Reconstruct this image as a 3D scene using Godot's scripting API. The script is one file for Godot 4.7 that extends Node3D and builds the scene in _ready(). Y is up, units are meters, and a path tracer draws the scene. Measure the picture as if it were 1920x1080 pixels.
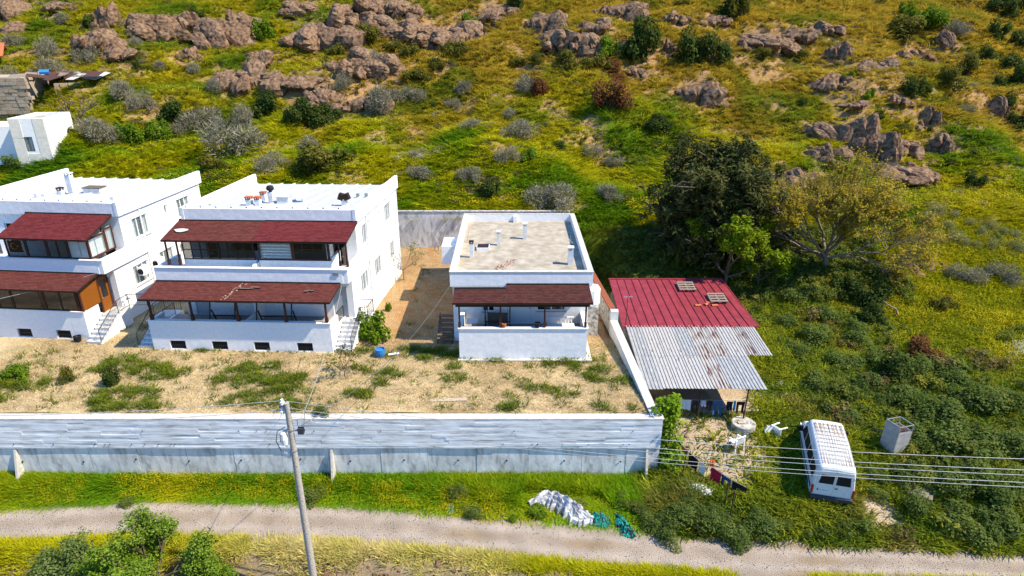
extends Node3D
# Hillside houses above a dirt road, seen from a drone. Units are metres, y is up, the camera looks towards -z.

const FOCAL := 1200.0            # focal length of the photograph in its own pixels (1920 x 1080)
const PITCH := 22.2              # degrees the lens looks down
const EYE := Vector3(0, 22.0, 0)
const SUN_FROM := Vector3(0.60, 0.79, 0.15)

var rng := RandomNumberGenerator.new()
var taken := {}
var M := {}
var n_low := FastNoiseLite.new()
var n_mid := FastNoiseLite.new()
var n_fine := FastNoiseLite.new()
var frame := Transform3D.IDENTITY   # how a house's own axes lie in its node (plots are not quite square)

# ---------------------------------------------------------------- mesh builder
class MB:
	var v := PackedVector3Array()
	var n := PackedVector3Array()
	var c := PackedColorArray()
	var xf := Transform3D.IDENTITY
	var col := Color.WHITE

	func tri(a: Vector3, b: Vector3, d: Vector3) -> void:
		a = xf * a
		b = xf * b
		d = xf * d
		var m := (b - a).cross(d - a).normalized()
		v.push_back(a)
		v.push_back(d)
		v.push_back(b)
		for i in 3:
			n.push_back(m)
			c.push_back(col)

	func trin(a: Vector3, b: Vector3, d: Vector3, na: Vector3, nb: Vector3, nd: Vector3) -> void:
		v.push_back(xf * a)
		v.push_back(xf * d)
		v.push_back(xf * b)
		n.push_back((xf.basis * na).normalized())
		n.push_back((xf.basis * nd).normalized())
		n.push_back((xf.basis * nb).normalized())
		for i in 3:
			c.push_back(col)

	func quadn(a: Vector3, b: Vector3, d: Vector3, e: Vector3, nn: Vector3) -> void:
		trin(a, b, d, nn, nn, nn)
		trin(a, d, e, nn, nn, nn)

	func quad(a: Vector3, b: Vector3, d: Vector3, e: Vector3) -> void:
		tri(a, b, d)
		tri(a, d, e)

	func box(lo: Vector3, hi: Vector3) -> void:
		obox((lo + hi) / 2, (hi - lo) / 2, Basis.IDENTITY)

	func obox(m: Vector3, h: Vector3, b: Basis) -> void:
		var p := []
		for i in 8:
			p.append(m + b * Vector3(h.x if i & 1 else -h.x, h.y if i & 2 else -h.y, h.z if i & 4 else -h.z))
		quad(p[4], p[5], p[7], p[6])
		quad(p[1], p[0], p[2], p[3])
		quad(p[5], p[1], p[3], p[7])
		quad(p[0], p[4], p[6], p[2])
		quad(p[6], p[7], p[3], p[2])
		quad(p[0], p[1], p[5], p[4])

	# a box with its long edges chamfered a little, along any direction
	func bar(a: Vector3, b: Vector3, w: float, h: float) -> void:
		var f := (b - a).normalized()
		var s := f.cross(Vector3.UP if absf(f.y) < 0.95 else Vector3.RIGHT).normalized()
		var u := s.cross(f).normalized()
		obox((a + b) / 2, Vector3(w / 2, h / 2, a.distance_to(b) / 2), Basis(s, u, -f))

	func tube(p: Array, r: Array, k: int, caps := true) -> void:
		var rings := []
		var side := Vector3.ZERO
		for i in p.size():
			var f: Vector3 = ((p[mini(i + 1, p.size() - 1)] as Vector3) - (p[maxi(i - 1, 0)] as Vector3)).normalized()
			if side == Vector3.ZERO:
				side = f.cross(Vector3.UP if absf(f.y) < 0.9 else Vector3.RIGHT).normalized()
			side = (side - f * side.dot(f)).normalized()
			var up := f.cross(side)
			var ring := []
			for j in k:
				var t := TAU * j / k
				ring.append([p[i] + (side * cos(t) + up * sin(t)) * r[i], side * cos(t) + up * sin(t)])
			rings.append(ring)
		for i in p.size() - 1:
			for j in k:
				var a: Array = rings[i][j]
				var b: Array = rings[i][(j + 1) % k]
				var d: Array = rings[i + 1][(j + 1) % k]
				var e: Array = rings[i + 1][j]
				trin(a[0], b[0], d[0], a[1], b[1], d[1])
				trin(a[0], d[0], e[0], a[1], d[1], e[1])
		if caps:
			for j in range(1, k - 1):
				tri(rings[0][0][0], rings[0][j + 1][0], rings[0][j][0])
				tri(rings[-1][0][0], rings[-1][j][0], rings[-1][j + 1][0])

	# turned profile: pairs of (radius, height) round the y axis at m
	func lathe(m: Vector3, prof: Array, k: int) -> void:
		for i in prof.size() - 1:
			for j in k:
				var t := TAU * j / k
				var s := TAU * (j + 1) / k
				var a := m + Vector3(cos(t) * prof[i].x, prof[i].y, sin(t) * prof[i].x)
				var b := m + Vector3(cos(s) * prof[i].x, prof[i].y, sin(s) * prof[i].x)
				var d := m + Vector3(cos(s) * prof[i + 1].x, prof[i + 1].y, sin(s) * prof[i + 1].x)
				var e := m + Vector3(cos(t) * prof[i + 1].x, prof[i + 1].y, sin(t) * prof[i + 1].x)
				quad(b, a, e, d)

	# wall of thickness th with rectangular openings [x0, y0, x1, y1]; o is its lower corner, ux runs along it, nn points outwards
	func wall(o: Vector3, ux: Vector3, nn: Vector3, w: float, h: float, th: float, holes: Array) -> void:
		var xs := [0.0, w]
		var ys := [0.0, h]
		for q in holes:
			xs.append_array([q[0], q[2]])
			ys.append_array([q[1], q[3]])
		xs.sort()
		ys.sort()
		var uy := Vector3.UP
		var bk := -nn * th
		for i in xs.size() - 1:
			for j in ys.size() - 1:
				if xs[i + 1] - xs[i] < 0.001 or ys[j + 1] - ys[j] < 0.001:
					continue
				var mx: float = (xs[i] + xs[i + 1]) / 2
				var my: float = (ys[j] + ys[j + 1]) / 2
				var open := false
				for q in holes:
					if mx > q[0] and mx < q[2] and my > q[1] and my < q[3]:
						open = true
				if open:
					continue
				var a: Vector3 = o + ux * xs[i] + uy * ys[j]
				var b: Vector3 = o + ux * xs[i + 1] + uy * ys[j]
				var d: Vector3 = o + ux * xs[i + 1] + uy * ys[j + 1]
				var e: Vector3 = o + ux * xs[i] + uy * ys[j + 1]
				fq(a, b, d, e, nn)
				fq(a + bk, b + bk, d + bk, e + bk, -nn)
		for q in holes + [[0, 0, w, h]]:
			var a: Vector3 = o + ux * q[0] + uy * q[1]
			var b: Vector3 = o + ux * q[2] + uy * q[1]
			var d: Vector3 = o + ux * q[2] + uy * q[3]
			var e: Vector3 = o + ux * q[0] + uy * q[3]
			var out := 1.0 if q.size() == 4 and q[2] - q[0] == w else -1.0
			fq(a, b, b + bk, a + bk, -uy * out)
			fq(b, d, d + bk, b + bk, ux * out)
			fq(d, e, e + bk, d + bk, uy * out)
			fq(e, a, a + bk, e + bk, -ux * out)

	func fq(a: Vector3, b: Vector3, d: Vector3, e: Vector3, nn: Vector3) -> void:
		if (b - a).cross(d - a).dot(nn) < 0:
			quad(a, e, d, b)
		else:
			quad(a, b, d, e)

	func mesh() -> ArrayMesh:
		var am := ArrayMesh.new()
		if v.is_empty():
			return am
		var arr := []
		arr.resize(Mesh.ARRAY_MAX)
		arr[Mesh.ARRAY_VERTEX] = v
		arr[Mesh.ARRAY_NORMAL] = n
		arr[Mesh.ARRAY_COLOR] = c
		am.add_surface_from_arrays(Mesh.PRIMITIVE_TRIANGLES, arr)
		return am

# ---------------------------------------------------------------- scene helpers
func nb() -> MB:
	var b := MB.new()
	b.xf = frame
	return b

func numbered(called: String) -> String:
	if not taken.has(called):
		taken[called] = 0
		return called
	taken[called] += 1
	return "%s_%03d" % [called, taken[called]]

func tag(o: Node, label: String, category := "", group := "", kind := "") -> Node:
	if label:
		o.set_meta("label", label)
	if category:
		o.set_meta("category", category)
	if group:
		o.set_meta("group", group)
	if kind:
		o.set_meta("kind", kind)
	return o

func thing(called: String, label: String, category: String, at := Vector3.ZERO, turn := 0.0, group := "") -> Node3D:
	var o := Node3D.new()
	o.name = numbered(called)
	add_child(o)
	o.position = at
	o.rotation.y = turn
	tag(o, label, category, group)
	return o

func part(parent: Node, called: String, b, mat: Material, label := "") -> MeshInstance3D:
	var o := MeshInstance3D.new()
	o.name = called
	o.mesh = b.mesh() if b is MB else b
	o.material_override = mat
	if label:
		o.set_meta("label", label)
	parent.add_child(o, true)
	return o

func single(called: String, b: MB, mat: Material, label: String, category: String, at := Vector3.ZERO, turn := 0.0, group := "") -> MeshInstance3D:
	var o := MeshInstance3D.new()
	o.name = numbered(called)
	o.mesh = b.mesh()
	o.material_override = mat
	add_child(o)
	o.position = at
	o.rotation.y = turn
	tag(o, label, category, group)
	return o

func copy_of(o: Node3D, at: Vector3, turn: float, size := Vector3.ONE, label := "", group := "") -> Node3D:
	var c: Node3D = o.duplicate()
	c.name = numbered(str(o.name).trim_suffix("_000"))
	add_child(c)
	c.position = at
	c.rotation = Vector3(0, turn, 0)
	c.scale = size
	if label:
		c.set_meta("label", label)
	if group:
		c.set_meta("group", group)
	return c

# ---------------------------------------------------------------- pixels to places
func ray(u: float, w: float) -> Vector3:
	var x := (u - 960.0) / FOCAL
	var y := -(w - 540.0) / FOCAL
	var cs := cos(deg_to_rad(PITCH))
	var sn := sin(deg_to_rad(PITCH))
	return Vector3(x, y * cs - sn, -(cs + y * sn))

func on_ground(u: float, w: float) -> Vector3:      # where that line of sight first meets the terrain
	var r := ray(u, w)
	var t := 18.0
	while t < 190.0:
		var p := EYE + r * t
		if p.y <= height(p.x, -p.z):
			break
		t += 0.25
	for i in 5:
		t -= 0.04
		var p := EYE + r * t
		if p.y > height(p.x, -p.z):
			break
	var q := EYE + r * t
	return Vector3(q.x, height(q.x, -q.z), q.z)

func at_level(u: float, w: float, y: float) -> Vector3:
	var r := ray(u, w)
	return EYE + r * ((y - EYE.y) / r.y)

func at_depth(u: float, w: float, z: float) -> Vector3:
	var r := ray(u, w)
	return EYE + r * (z / r.z)

func metres(px: float, p: Vector3) -> float:        # the size at p of something px pixels across
	var f := Vector3(0, -sin(deg_to_rad(PITCH)), -cos(deg_to_rad(PITCH)))
	return px / FOCAL * (p - EYE).dot(f)

# ---------------------------------------------------------------- terrain
# rock outcrops: pixel of the foot in the photograph, width and height in its pixels
const CRAGS := [[25, 46, 96, 62], [200, 58, 62, 62], [180, 92, 80, 46], [300, 66, 90, 50], [345, 52, 60, 40], [428, 92, 96, 80], [460, 60, 60, 50], [455, 164, 96, 62], [490, 128, 62, 44], [352, 112, 46, 30], [236, 112, 60, 24], [612, 86, 120, 56], [660, 56, 110, 60], [700, 26, 90, 46], [742, 60, 80, 44], [800, 80, 110, 44], [850, 76, 110, 50], [880, 84, 70, 44], [700, 126, 86, 50], [656, 140, 56, 34], [575, 160, 72, 24], [612, 190, 58, 36], [682, 204, 92, 32], [740, 22, 70, 30], [1020, 66, 76, 56], [1062, 88, 70, 46], [1096, 92, 76, 42], [1160, 36, 76, 40], [1120, 56, 50, 30], [1250, 94, 24, 30], [1303, 184, 78, 38], [1195, 138, 34, 18], [1340, 44, 42, 20], [1268, 40, 40, 24], [1440, 88, 92, 34], [1490, 72, 50, 26], [1546, 60, 60, 26], [1568, 110, 42, 40], [1557, 162, 46, 32], [1600, 274, 74, 76], [1640, 296, 60, 70], [1556, 256, 56, 34], [1690, 290, 64, 44], [1742, 234, 34, 50], [1766, 284, 40, 50], [1684, 328, 110, 26], [1735, 330, 40, 26], [1535, 296, 44, 34], [1484, 344, 62, 36], [1682, 192, 38, 20], [1776, 86, 28, 40], [1862, 220, 40, 56], [1650, 128, 60, 24], [1720, 110, 50, 24], [1600, 200, 50, 16], [20, 20, 70, 36], [110, 20, 50, 24], [560, 20, 60, 26], [930, 30, 60, 24]]
var crag_cells := {}

func find_crags() -> void:
	for a in CRAGS:
		var p := on_ground(a[0], maxf(a[1] - a[3] * 0.12, 2.0))
		var r := metres(a[2], p) * 0.62 + 0.8
		for i in range(floori((p.x - r) / 4.0), floori((p.x + r) / 4.0) + 1):
			for j in range(floori((-p.z - r * 1.3) / 4.0), floori((-p.z + r * 1.3) / 4.0) + 1):
				var k := Vector2i(i, j)
				if not crag_cells.has(k):
					crag_cells[k] = []
				crag_cells[k].append(Vector3(p.x, -p.z, r))

const ROAD_X := [-60.0, -35.0, -25.0, -17.6, -9.5, -1.5, 3.5, 8.4, 12.1, 17.7, 22.8, 40.0, 70.0]
const ROAD_N := [22.6, 23.9, 24.85, 25.6, 25.25, 24.3, 23.6, 22.95, 22.55, 22.2, 21.9, 21.4, 20.9]
const ROAD_S := [20.9, 22.2, 22.9, 23.35, 23.2, 22.35, 21.65, 21.2, 21.0, 20.85, 20.7, 20.2, 19.7]
const EAST_D := [13.0, 21.0, 24.7, 29.5, 34.0, 42.0, 48.0, 52.0, 56.0, 66.0, 80.0, 95.0, 112.0, 160.0]
const EAST_Y := [0.0, 0.0, 0.7, 1.7, 2.2, 3.0, 4.2, 5.6, 7.2, 10.2, 15.0, 21.0, 28.0, 48.0]
const BACK := 53.6
const WALL_D := 27.35

func curve(xs: Array, ys: Array, x: float) -> float:
	if x <= xs[0]:
		return ys[0]
	for i in xs.size() - 1:
		if x < xs[i + 1]:
			return lerpf(ys[i], ys[i + 1], (x - xs[i]) / (xs[i + 1] - xs[i]))
	return ys[-1]

func side_x(d: float) -> float:                     # the plot's east wall
	return 7.15 - clampf(d - 27.3, 0.0, 26.0) * 0.088

func in_plot(x: float, d: float) -> bool:
	return d > WALL_D and d < BACK and x < side_x(d)

func height(x: float, d: float) -> float:
	if in_plot(x, d):
		return 4.0 + n_mid.get_noise_2d(x * 2.0, d * 2.0) * 0.07
	var rn := curve(ROAD_X, ROAD_N, x)
	var rs := curve(ROAD_X, ROAD_S, x)
	if d < rs:                                       # the bank below the road
		var k := rs - d
		return -0.06 * minf(k, 1.0) - maxf(0.0, k - 0.9) * 0.5 + n_mid.get_noise_2d(x * 3.0, d * 3.0) * 0.14 * minf(k, 1.5)
	if d < rn:
		return 0.0
	var west := 0.22 * smoothstep(rn, rn + 1.2, d)
	var east := curve(EAST_D, EAST_Y, d) * smoothstep(rn - 0.2, rn + 2.2, d)
	var k := smoothstep(5.2, 9.6, x)
	if d > BACK - 1.0:
		k = 1.0
	var y := lerpf(west, east, k)
	var hill := smoothstep(54.0, 66.0, d)
	var rough := smoothstep(0.0, 2.5, d - rn)
	y += n_low.get_noise_2d(x, d) * 2.6 * hill + n_mid.get_noise_2d(x, d) * (0.12 * rough + 0.95 * hill) + n_fine.get_noise_2d(x, d) * (0.05 * rough + 0.13 * hill)
	y -= smoothstep(47.0, 62.0, x) * maxf(0.0, d - 52.0) * 0.10       # the gully beyond the spur
	return y

# what a thing on the slope stands above or beside, in words
func zone(p: Vector3) -> String:
	var d := -p.z
	if d < 54.0:
		return "beside the flower field" if p.x > 27.0 else "behind the red roofed shed"
	if p.x > 44.0 and d > 60.0:
		return "in the gully beyond the rocky spur"
	var high := "high above " if d > 78.0 else ("well above " if d > 66.0 else "just above ")
	if p.x < -32.0:
		return high + "the cream panel house"
	if p.x < -20.0:
		return high + "the house with glazed porches"
	if p.x < -6.0:
		return high + "the middle white house"
	if p.x < 10.0:
		return high + "the flat roofed low house"
	if p.x < 24.0:
		return high + "the dark pine"
	return high + "the budding yellow tree"

# ---------------------------------------------------------------- materials
func noise_tex(sd: int, freq: float, lo: Color, hi: Color, normal := false, bump := 4.0, kind := FastNoiseLite.TYPE_SIMPLEX_SMOOTH, octaves := 5) -> NoiseTexture2D:
	var t := NoiseTexture2D.new()
	var f := FastNoiseLite.new()
	f.seed = sd
	f.noise_type = kind
	f.frequency = freq
	f.fractal_octaves = octaves
	t.noise = f
	t.width = 512
	t.height = 512
	t.seamless = true
	if normal:
		t.as_normal_map = true
		t.bump_strength = bump
	else:
		var g := Gradient.new()
		g.set_color(0, lo)
		g.set_color(1, hi)
		g.set_offset(0, 0.18)
		g.set_offset(1, 0.82)
		t.color_ramp = g
	return t

func lin(r: float, g: float, b: float) -> Color:
	return Color(r, g, b).linear_to_srgb()

func mat(called: String, col: Color, rough := 0.85, opts := {}) -> StandardMaterial3D:
	var m := StandardMaterial3D.new()
	m.resource_name = called
	m.albedo_color = col
	m.roughness = rough
	m.metallic = opts.get("metal", 0.0)
	m.metallic_specular = opts.get("spec", 0.35)
	if opts.has("tex"):
		m.albedo_texture = opts.tex
	if opts.has("normal"):
		m.normal_enabled = true
		m.normal_texture = opts.normal
		m.normal_scale = opts.get("depth", 1.0)
	if opts.has("tex") or opts.has("normal"):
		m.uv1_triplanar = true
		m.uv1_world_triplanar = true
		var s: float = opts.get("scale", 0.5)
		m.uv1_scale = opts.get("scale3", Vector3(s, s, s))
	if opts.get("vc", false):
		m.vertex_color_use_as_albedo = true
	if opts.has("back"):
		m.backlight_enabled = true
		m.backlight = opts.back
	if opts.has("over"):
		m.detail_enabled = true
		m.detail_albedo = opts.over
		m.detail_blend_mode = BaseMaterial3D.BLEND_MODE_MUL
		m.detail_uv_layer = BaseMaterial3D.DETAIL_UV_2
		m.uv2_triplanar = true
		m.uv2_world_triplanar = true
		var k: float = opts.get("over_scale", 0.07)
		m.uv2_scale = Vector3(k, k, k)
	M[called] = m
	return m

func ramp_tex(sd: int, freq: float, stops: Array, kind := FastNoiseLite.TYPE_SIMPLEX_SMOOTH, size := 512) -> NoiseTexture2D:
	var t := noise_tex(sd, freq, Color.BLACK, Color.WHITE, false, 4.0, kind)
	t.width = size
	t.height = size
	var g := Gradient.new()
	g.offsets = PackedFloat32Array(stops.map(func(s): return s[0]))
	g.colors = PackedColorArray(stops.map(func(s): return s[1]))
	t.color_ramp = g
	return t

func make_materials() -> void:
	var speck := noise_tex(1, 0.05, Color(0.62, 0.62, 0.62), Color(1, 1, 1))
	var soft := noise_tex(2, 0.012, Color(0.86, 0.86, 0.86), Color(1, 1, 1))
	var faint := noise_tex(3, 0.015, Color(0.93, 0.93, 0.92), Color(1, 1, 1))
	var bumps := noise_tex(4, 0.03, Color.BLACK, Color.WHITE, true, 5.0)
	var waves := noise_tex(5, 0.008, Color.BLACK, Color.WHITE, true, 8.0)
	var grit := noise_tex(6, 0.09, Color.BLACK, Color.WHITE, true, 6.0)
	var cells := noise_tex(7, 0.03, Color(0.5, 0.47, 0.45), Color(1, 1, 1), false, 4.0, FastNoiseLite.TYPE_CELLULAR)
	var streak := ramp_tex(8, 0.02, [[0.0, Color(0.50, 0.47, 0.43)], [0.35, Color(0.80, 0.79, 0.77)], [0.6, Color(0.97, 0.97, 0.97)], [1.0, Color(1, 1, 1)]])
	var mild := ramp_tex(8, 0.02, [[0.0, Color(0.70, 0.68, 0.66)], [0.3, Color(0.88, 0.88, 0.88)], [0.55, Color(0.98, 0.98, 0.98)], [1.0, Color(1, 1, 1)]])
	var rust := ramp_tex(9, 0.012, [[0.0, Color(1, 1, 1)], [0.60, Color(0.95, 0.93, 0.9)], [0.68, Color(0.62, 0.36, 0.24)], [1.0, Color(0.36, 0.17, 0.11)]])
	var soil := ramp_tex(10, 0.04, [[0.0, Color(0.55, 0.5, 0.45)], [0.5, Color(0.9, 0.88, 0.85)], [1.0, Color(1, 1, 1)]])
	var rocky := ramp_tex(11, 0.022, [[0.0, Color(0.30, 0.27, 0.26)], [0.38, Color(0.66, 0.58, 0.54)], [0.6, Color(0.9, 0.82, 0.76)], [1.0, Color(1, 0.96, 0.9)]])
	var rocky2 := noise_tex(12, 0.02, Color.BLACK, Color.WHITE, true, 22.0, FastNoiseLite.TYPE_CELLULAR)
	var grain := noise_tex(13, 0.06, Color(0.6, 0.55, 0.5), Color(1, 1, 1))

	mat("ground", Color.WHITE, 0.95, {"vc": true, "tex": soil, "normal": grit, "depth": 1.0, "scale": 0.45, "spec": 0.1})
	mat("road", Color.WHITE, 0.95, {"vc": true, "tex": speck, "normal": grit, "depth": 0.9, "scale": 0.7, "spec": 0.1})
	mat("stucco", lin(0.82, 0.82, 0.82), 0.9, {"tex": noise_tex(33, 0.02, Color(0.965, 0.965, 0.96), Color(1, 1, 1)), "normal": waves, "depth": 0.18, "scale": 0.35, "spec": 0.2})
	mat("stucco_old", lin(0.74, 0.75, 0.75), 0.9, {"tex": faint, "normal": waves, "depth": 0.16, "scale": 0.4, "spec": 0.2, "over": faint, "over_scale": 0.09})
	mat("coping", lin(0.56, 0.53, 0.47), 0.9, {"tex": soft, "normal": bumps, "depth": 0.4, "scale": 0.5})
	mat("roof_screed", lin(0.44, 0.385, 0.30), 0.95, {"tex": soft, "normal": bumps, "depth": 0.25, "scale": 0.2, "over": noise_tex(34, 0.02, Color(0.9, 0.89, 0.87), Color(1, 1, 1)), "over_scale": 0.06})
	mat("concrete", lin(0.76, 0.76, 0.74), 0.92, {"tex": mild, "normal": bumps, "depth": 0.15, "scale3": Vector3(0.22, 0.07, 0.22), "over": soft, "over_scale": 0.06})
	mat("board_concrete", lin(0.84, 0.85, 0.87), 0.9, {"tex": mild, "normal": bumps, "depth": 0.12, "scale3": Vector3(0.06, 0.35, 0.06), "over": faint, "over_scale": 0.05})
	mat("old_concrete", lin(0.46, 0.43, 0.38), 0.95, {"tex": streak, "normal": bumps, "depth": 0.7, "scale": 0.25})
	mat("slab", lin(0.52, 0.44, 0.34), 0.95, {"tex": soil, "normal": bumps, "depth": 0.7, "scale": 0.4})
	mat("tile", lin(0.33, 0.30, 0.27), 0.6, {"tex": soft, "scale": 0.8})
	mat("marble", lin(0.62, 0.62, 0.62), 0.55, {"tex": streak, "scale": 0.6})
	mat("shingle_red", lin(0.20, 0.040, 0.042), 0.95, {"vc": true, "tex": speck, "scale": 1.2, "spec": 0.15})
	mat("shingle_brown", lin(0.18, 0.055, 0.045), 0.95, {"vc": true, "tex": speck, "scale": 1.2, "spec": 0.15})
	mat("shingle_dark", lin(0.115, 0.044, 0.038), 0.95, {"vc": true, "tex": speck, "scale": 1.2, "spec": 0.15})
	mat("felt", lin(0.02, 0.017, 0.016), 0.9)
	mat("wood_brown", lin(0.12, 0.040, 0.022), 0.6, {"tex": grain, "scale3": Vector3(2, 0.3, 2)})
	mat("wood_dark", lin(0.05, 0.024, 0.016), 0.6, {"tex": grain, "scale": 0.8})
	mat("wood_orange", lin(0.36, 0.12, 0.010), 0.5, {"tex": grain, "scale3": Vector3(0.3, 2, 0.3)})
	mat("wood_grey", lin(0.36, 0.31, 0.26), 0.9, {"tex": grain, "scale": 0.9})
	mat("wood_old", lin(0.20, 0.155, 0.12), 0.9, {"tex": grain, "scale": 0.9})
	mat("pvc", lin(0.80, 0.80, 0.80), 0.4)
	mat("iron", lin(0.018, 0.017, 0.017), 0.5, {"spec": 0.5})
	mat("rusty_iron", lin(0.11, 0.05, 0.03), 0.85, {"tex": speck, "scale": 1.5})
	mat("black", lin(0.012, 0.012, 0.014), 0.7)
	mat("curtain", lin(0.66, 0.68, 0.68), 0.9, {"back": Color(0.5, 0.5, 0.5)})
	mat("blind", lin(0.62, 0.68, 0.72), 0.7)
	mat("door_grey", lin(0.42, 0.44, 0.46), 0.6)
	mat("rack", lin(0.27, 0.19, 0.12), 0.8)
	mat("cream", lin(0.72, 0.68, 0.60), 0.9, {"tex": faint, "scale": 0.3})
	mat("room", lin(0.30, 0.28, 0.26), 0.9)
	var glass := mat("glass", Color(0.75, 0.85, 0.86, 0.10), 0.03, {"spec": 0.5})
	glass.transparency = BaseMaterial3D.TRANSPARENCY_ALPHA
	var smoked := mat("smoked_glass", Color(0.06, 0.065, 0.07, 0.55), 0.03, {"spec": 0.5})
	smoked.transparency = BaseMaterial3D.TRANSPARENCY_ALPHA
	mat("roof_white", lin(0.47, 0.48, 0.49), 0.45, {"tex": faint, "scale": 0.2})
	mat("roof_red", lin(0.27, 0.036, 0.048), 0.5, {"tex": soft, "scale": 0.25, "over": faint, "over_scale": 0.08})
	mat("galvanised", lin(0.36, 0.36, 0.35), 0.6, {"metal": 0.05, "tex": soft, "scale": 0.4})
	mat("galvanised_rusty", lin(0.37, 0.36, 0.345), 0.7, {"metal": 0.0, "tex": rust, "scale3": Vector3(1.1, 0.1, 0.1)})
	mat("galvanised_spotted", lin(0.37, 0.365, 0.35), 0.65, {"metal": 0.0, "tex": ramp_tex(19, 0.02, [[0.0, Color(1, 1, 1)], [0.78, Color(0.97, 0.95, 0.93)], [0.84, Color(0.62, 0.38, 0.26)], [1.0, Color(0.4, 0.2, 0.14)]]), "scale3": Vector3(0.6, 0.2, 0.2)})
	mat("brick", lin(0.36, 0.11, 0.055), 0.9, {"tex": speck, "scale": 1.3})
	mat("block", lin(0.40, 0.38, 0.36), 0.95, {"tex": soil, "scale": 0.5})
	mat("stone_wall", lin(0.50, 0.43, 0.35), 0.95, {"vc": true, "tex": soil, "normal": bumps, "scale": 0.6})
	mat("rock", lin(0.40, 0.34, 0.275), 0.95, {"vc": true, "tex": rocky, "normal": rocky2, "depth": 0.25, "scale": 0.17, "spec": 0.1, "over": soil, "over_scale": 0.5})
	mat("pebble", lin(0.42, 0.36, 0.31), 0.95, {"vc": true, "tex": soil, "scale": 1.0})
	mat("van_white", lin(0.72, 0.73, 0.74), 0.35, {"tex": faint, "scale": 0.6, "spec": 0.5})
	mat("van_roof", lin(0.62, 0.59, 0.53), 0.6, {"tex": ramp_tex(23, 0.03, [[0.0, Color(1, 1, 1)], [0.55, Color(0.95, 0.92, 0.86)], [0.75, Color(0.72, 0.58, 0.44)], [1.0, Color(0.55, 0.38, 0.26)]]), "scale": 0.6})
	mat("rubber", lin(0.015, 0.015, 0.016), 0.85)
	mat("bumper", lin(0.05, 0.052, 0.058), 0.7)
	mat("tail_red", lin(0.42, 0.02, 0.015), 0.25, {"spec": 0.5})
	mat("steel", lin(0.42, 0.43, 0.44), 0.45, {"metal": 0.6, "tex": soft, "scale": 0.8})
	mat("plate_blue", lin(0.02, 0.07, 0.35), 0.5)
	mat("pole", lin(0.47, 0.45, 0.42), 0.9, {"tex": soil, "normal": bumps, "depth": 0.4, "scale": 0.6})
	mat("porcelain", lin(0.72, 0.70, 0.70), 0.3)
	mat("wire", lin(0.42, 0.42, 0.41), 0.5, {"metal": 0.3})
	mat("cable", lin(0.10, 0.10, 0.10), 0.7)
	mat("plastic_white", lin(0.80, 0.80, 0.79), 0.45)
	mat("blue_plastic", lin(0.03, 0.17, 0.42), 0.45)
	mat("terracotta", lin(0.40, 0.12, 0.045), 0.85)
	mat("cloth", Color.WHITE, 0.95, {"vc": true, "back": Color(0.35, 0.35, 0.35)})
	mat("tarp", Color.WHITE, 0.75, {"vc": true, "tex": soft, "scale": 1.5})
	mat("bark", lin(0.16, 0.125, 0.095), 0.95, {"tex": grain, "scale": 1.0})
	mat("pale_bark", lin(0.32, 0.27, 0.20), 0.95, {"tex": grain, "scale": 1.0})
	mat("leaf", Color.WHITE, 0.7, {"vc": true, "back": Color(0.95, 0.95, 0.8), "spec": 0.2})
	mat("needle", Color.WHITE, 0.8, {"vc": true, "back": Color(0.6, 0.6, 0.5), "spec": 0.15})
	mat("twig", Color.WHITE, 0.95, {"vc": true, "back": Color(0.6, 0.6, 0.6), "spec": 0.1})
	mat("grass", Color.WHITE, 0.8, {"vc": true, "back": Color(0.95, 0.95, 0.8), "spec": 0.12})
	mat("petal", Color.WHITE, 0.8, {"vc": true, "back": Color(0.9, 0.9, 0.7)})
	mat("flag", Color.WHITE, 0.8, {"vc": true})
	mat("plain", Color.WHITE, 0.6, {"vc": true})

# ---------------------------------------------------------------- ground, road
const GREEN := Color(0.125, 0.225, 0.007)
const LUSH := Color(0.075, 0.160, 0.010)
const YELLOW_GREEN := Color(0.330, 0.315, 0.007)
const OCHRE := Color(0.330, 0.215, 0.032)
const SOIL := Color(0.40, 0.255, 0.145)
const DRY := Color(0.600, 0.480, 0.290)
const DUST := Color(0.50, 0.40, 0.29)
const EARTH := Color(0.40, 0.215, 0.09)

func near_spot(x: float, d: float, sx: float, sd: float, rx: float, rd: float) -> float:   # 1 at the middle of an ellipse, 0 outside, ragged edge
	var k := Vector2((x - sx) / rx, (d - sd) / rd).length() + n_fine.get_noise_2d(x * 1.3, d * 1.3) * 0.3
	return 1.0 - smoothstep(0.65, 1.05, k)

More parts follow.
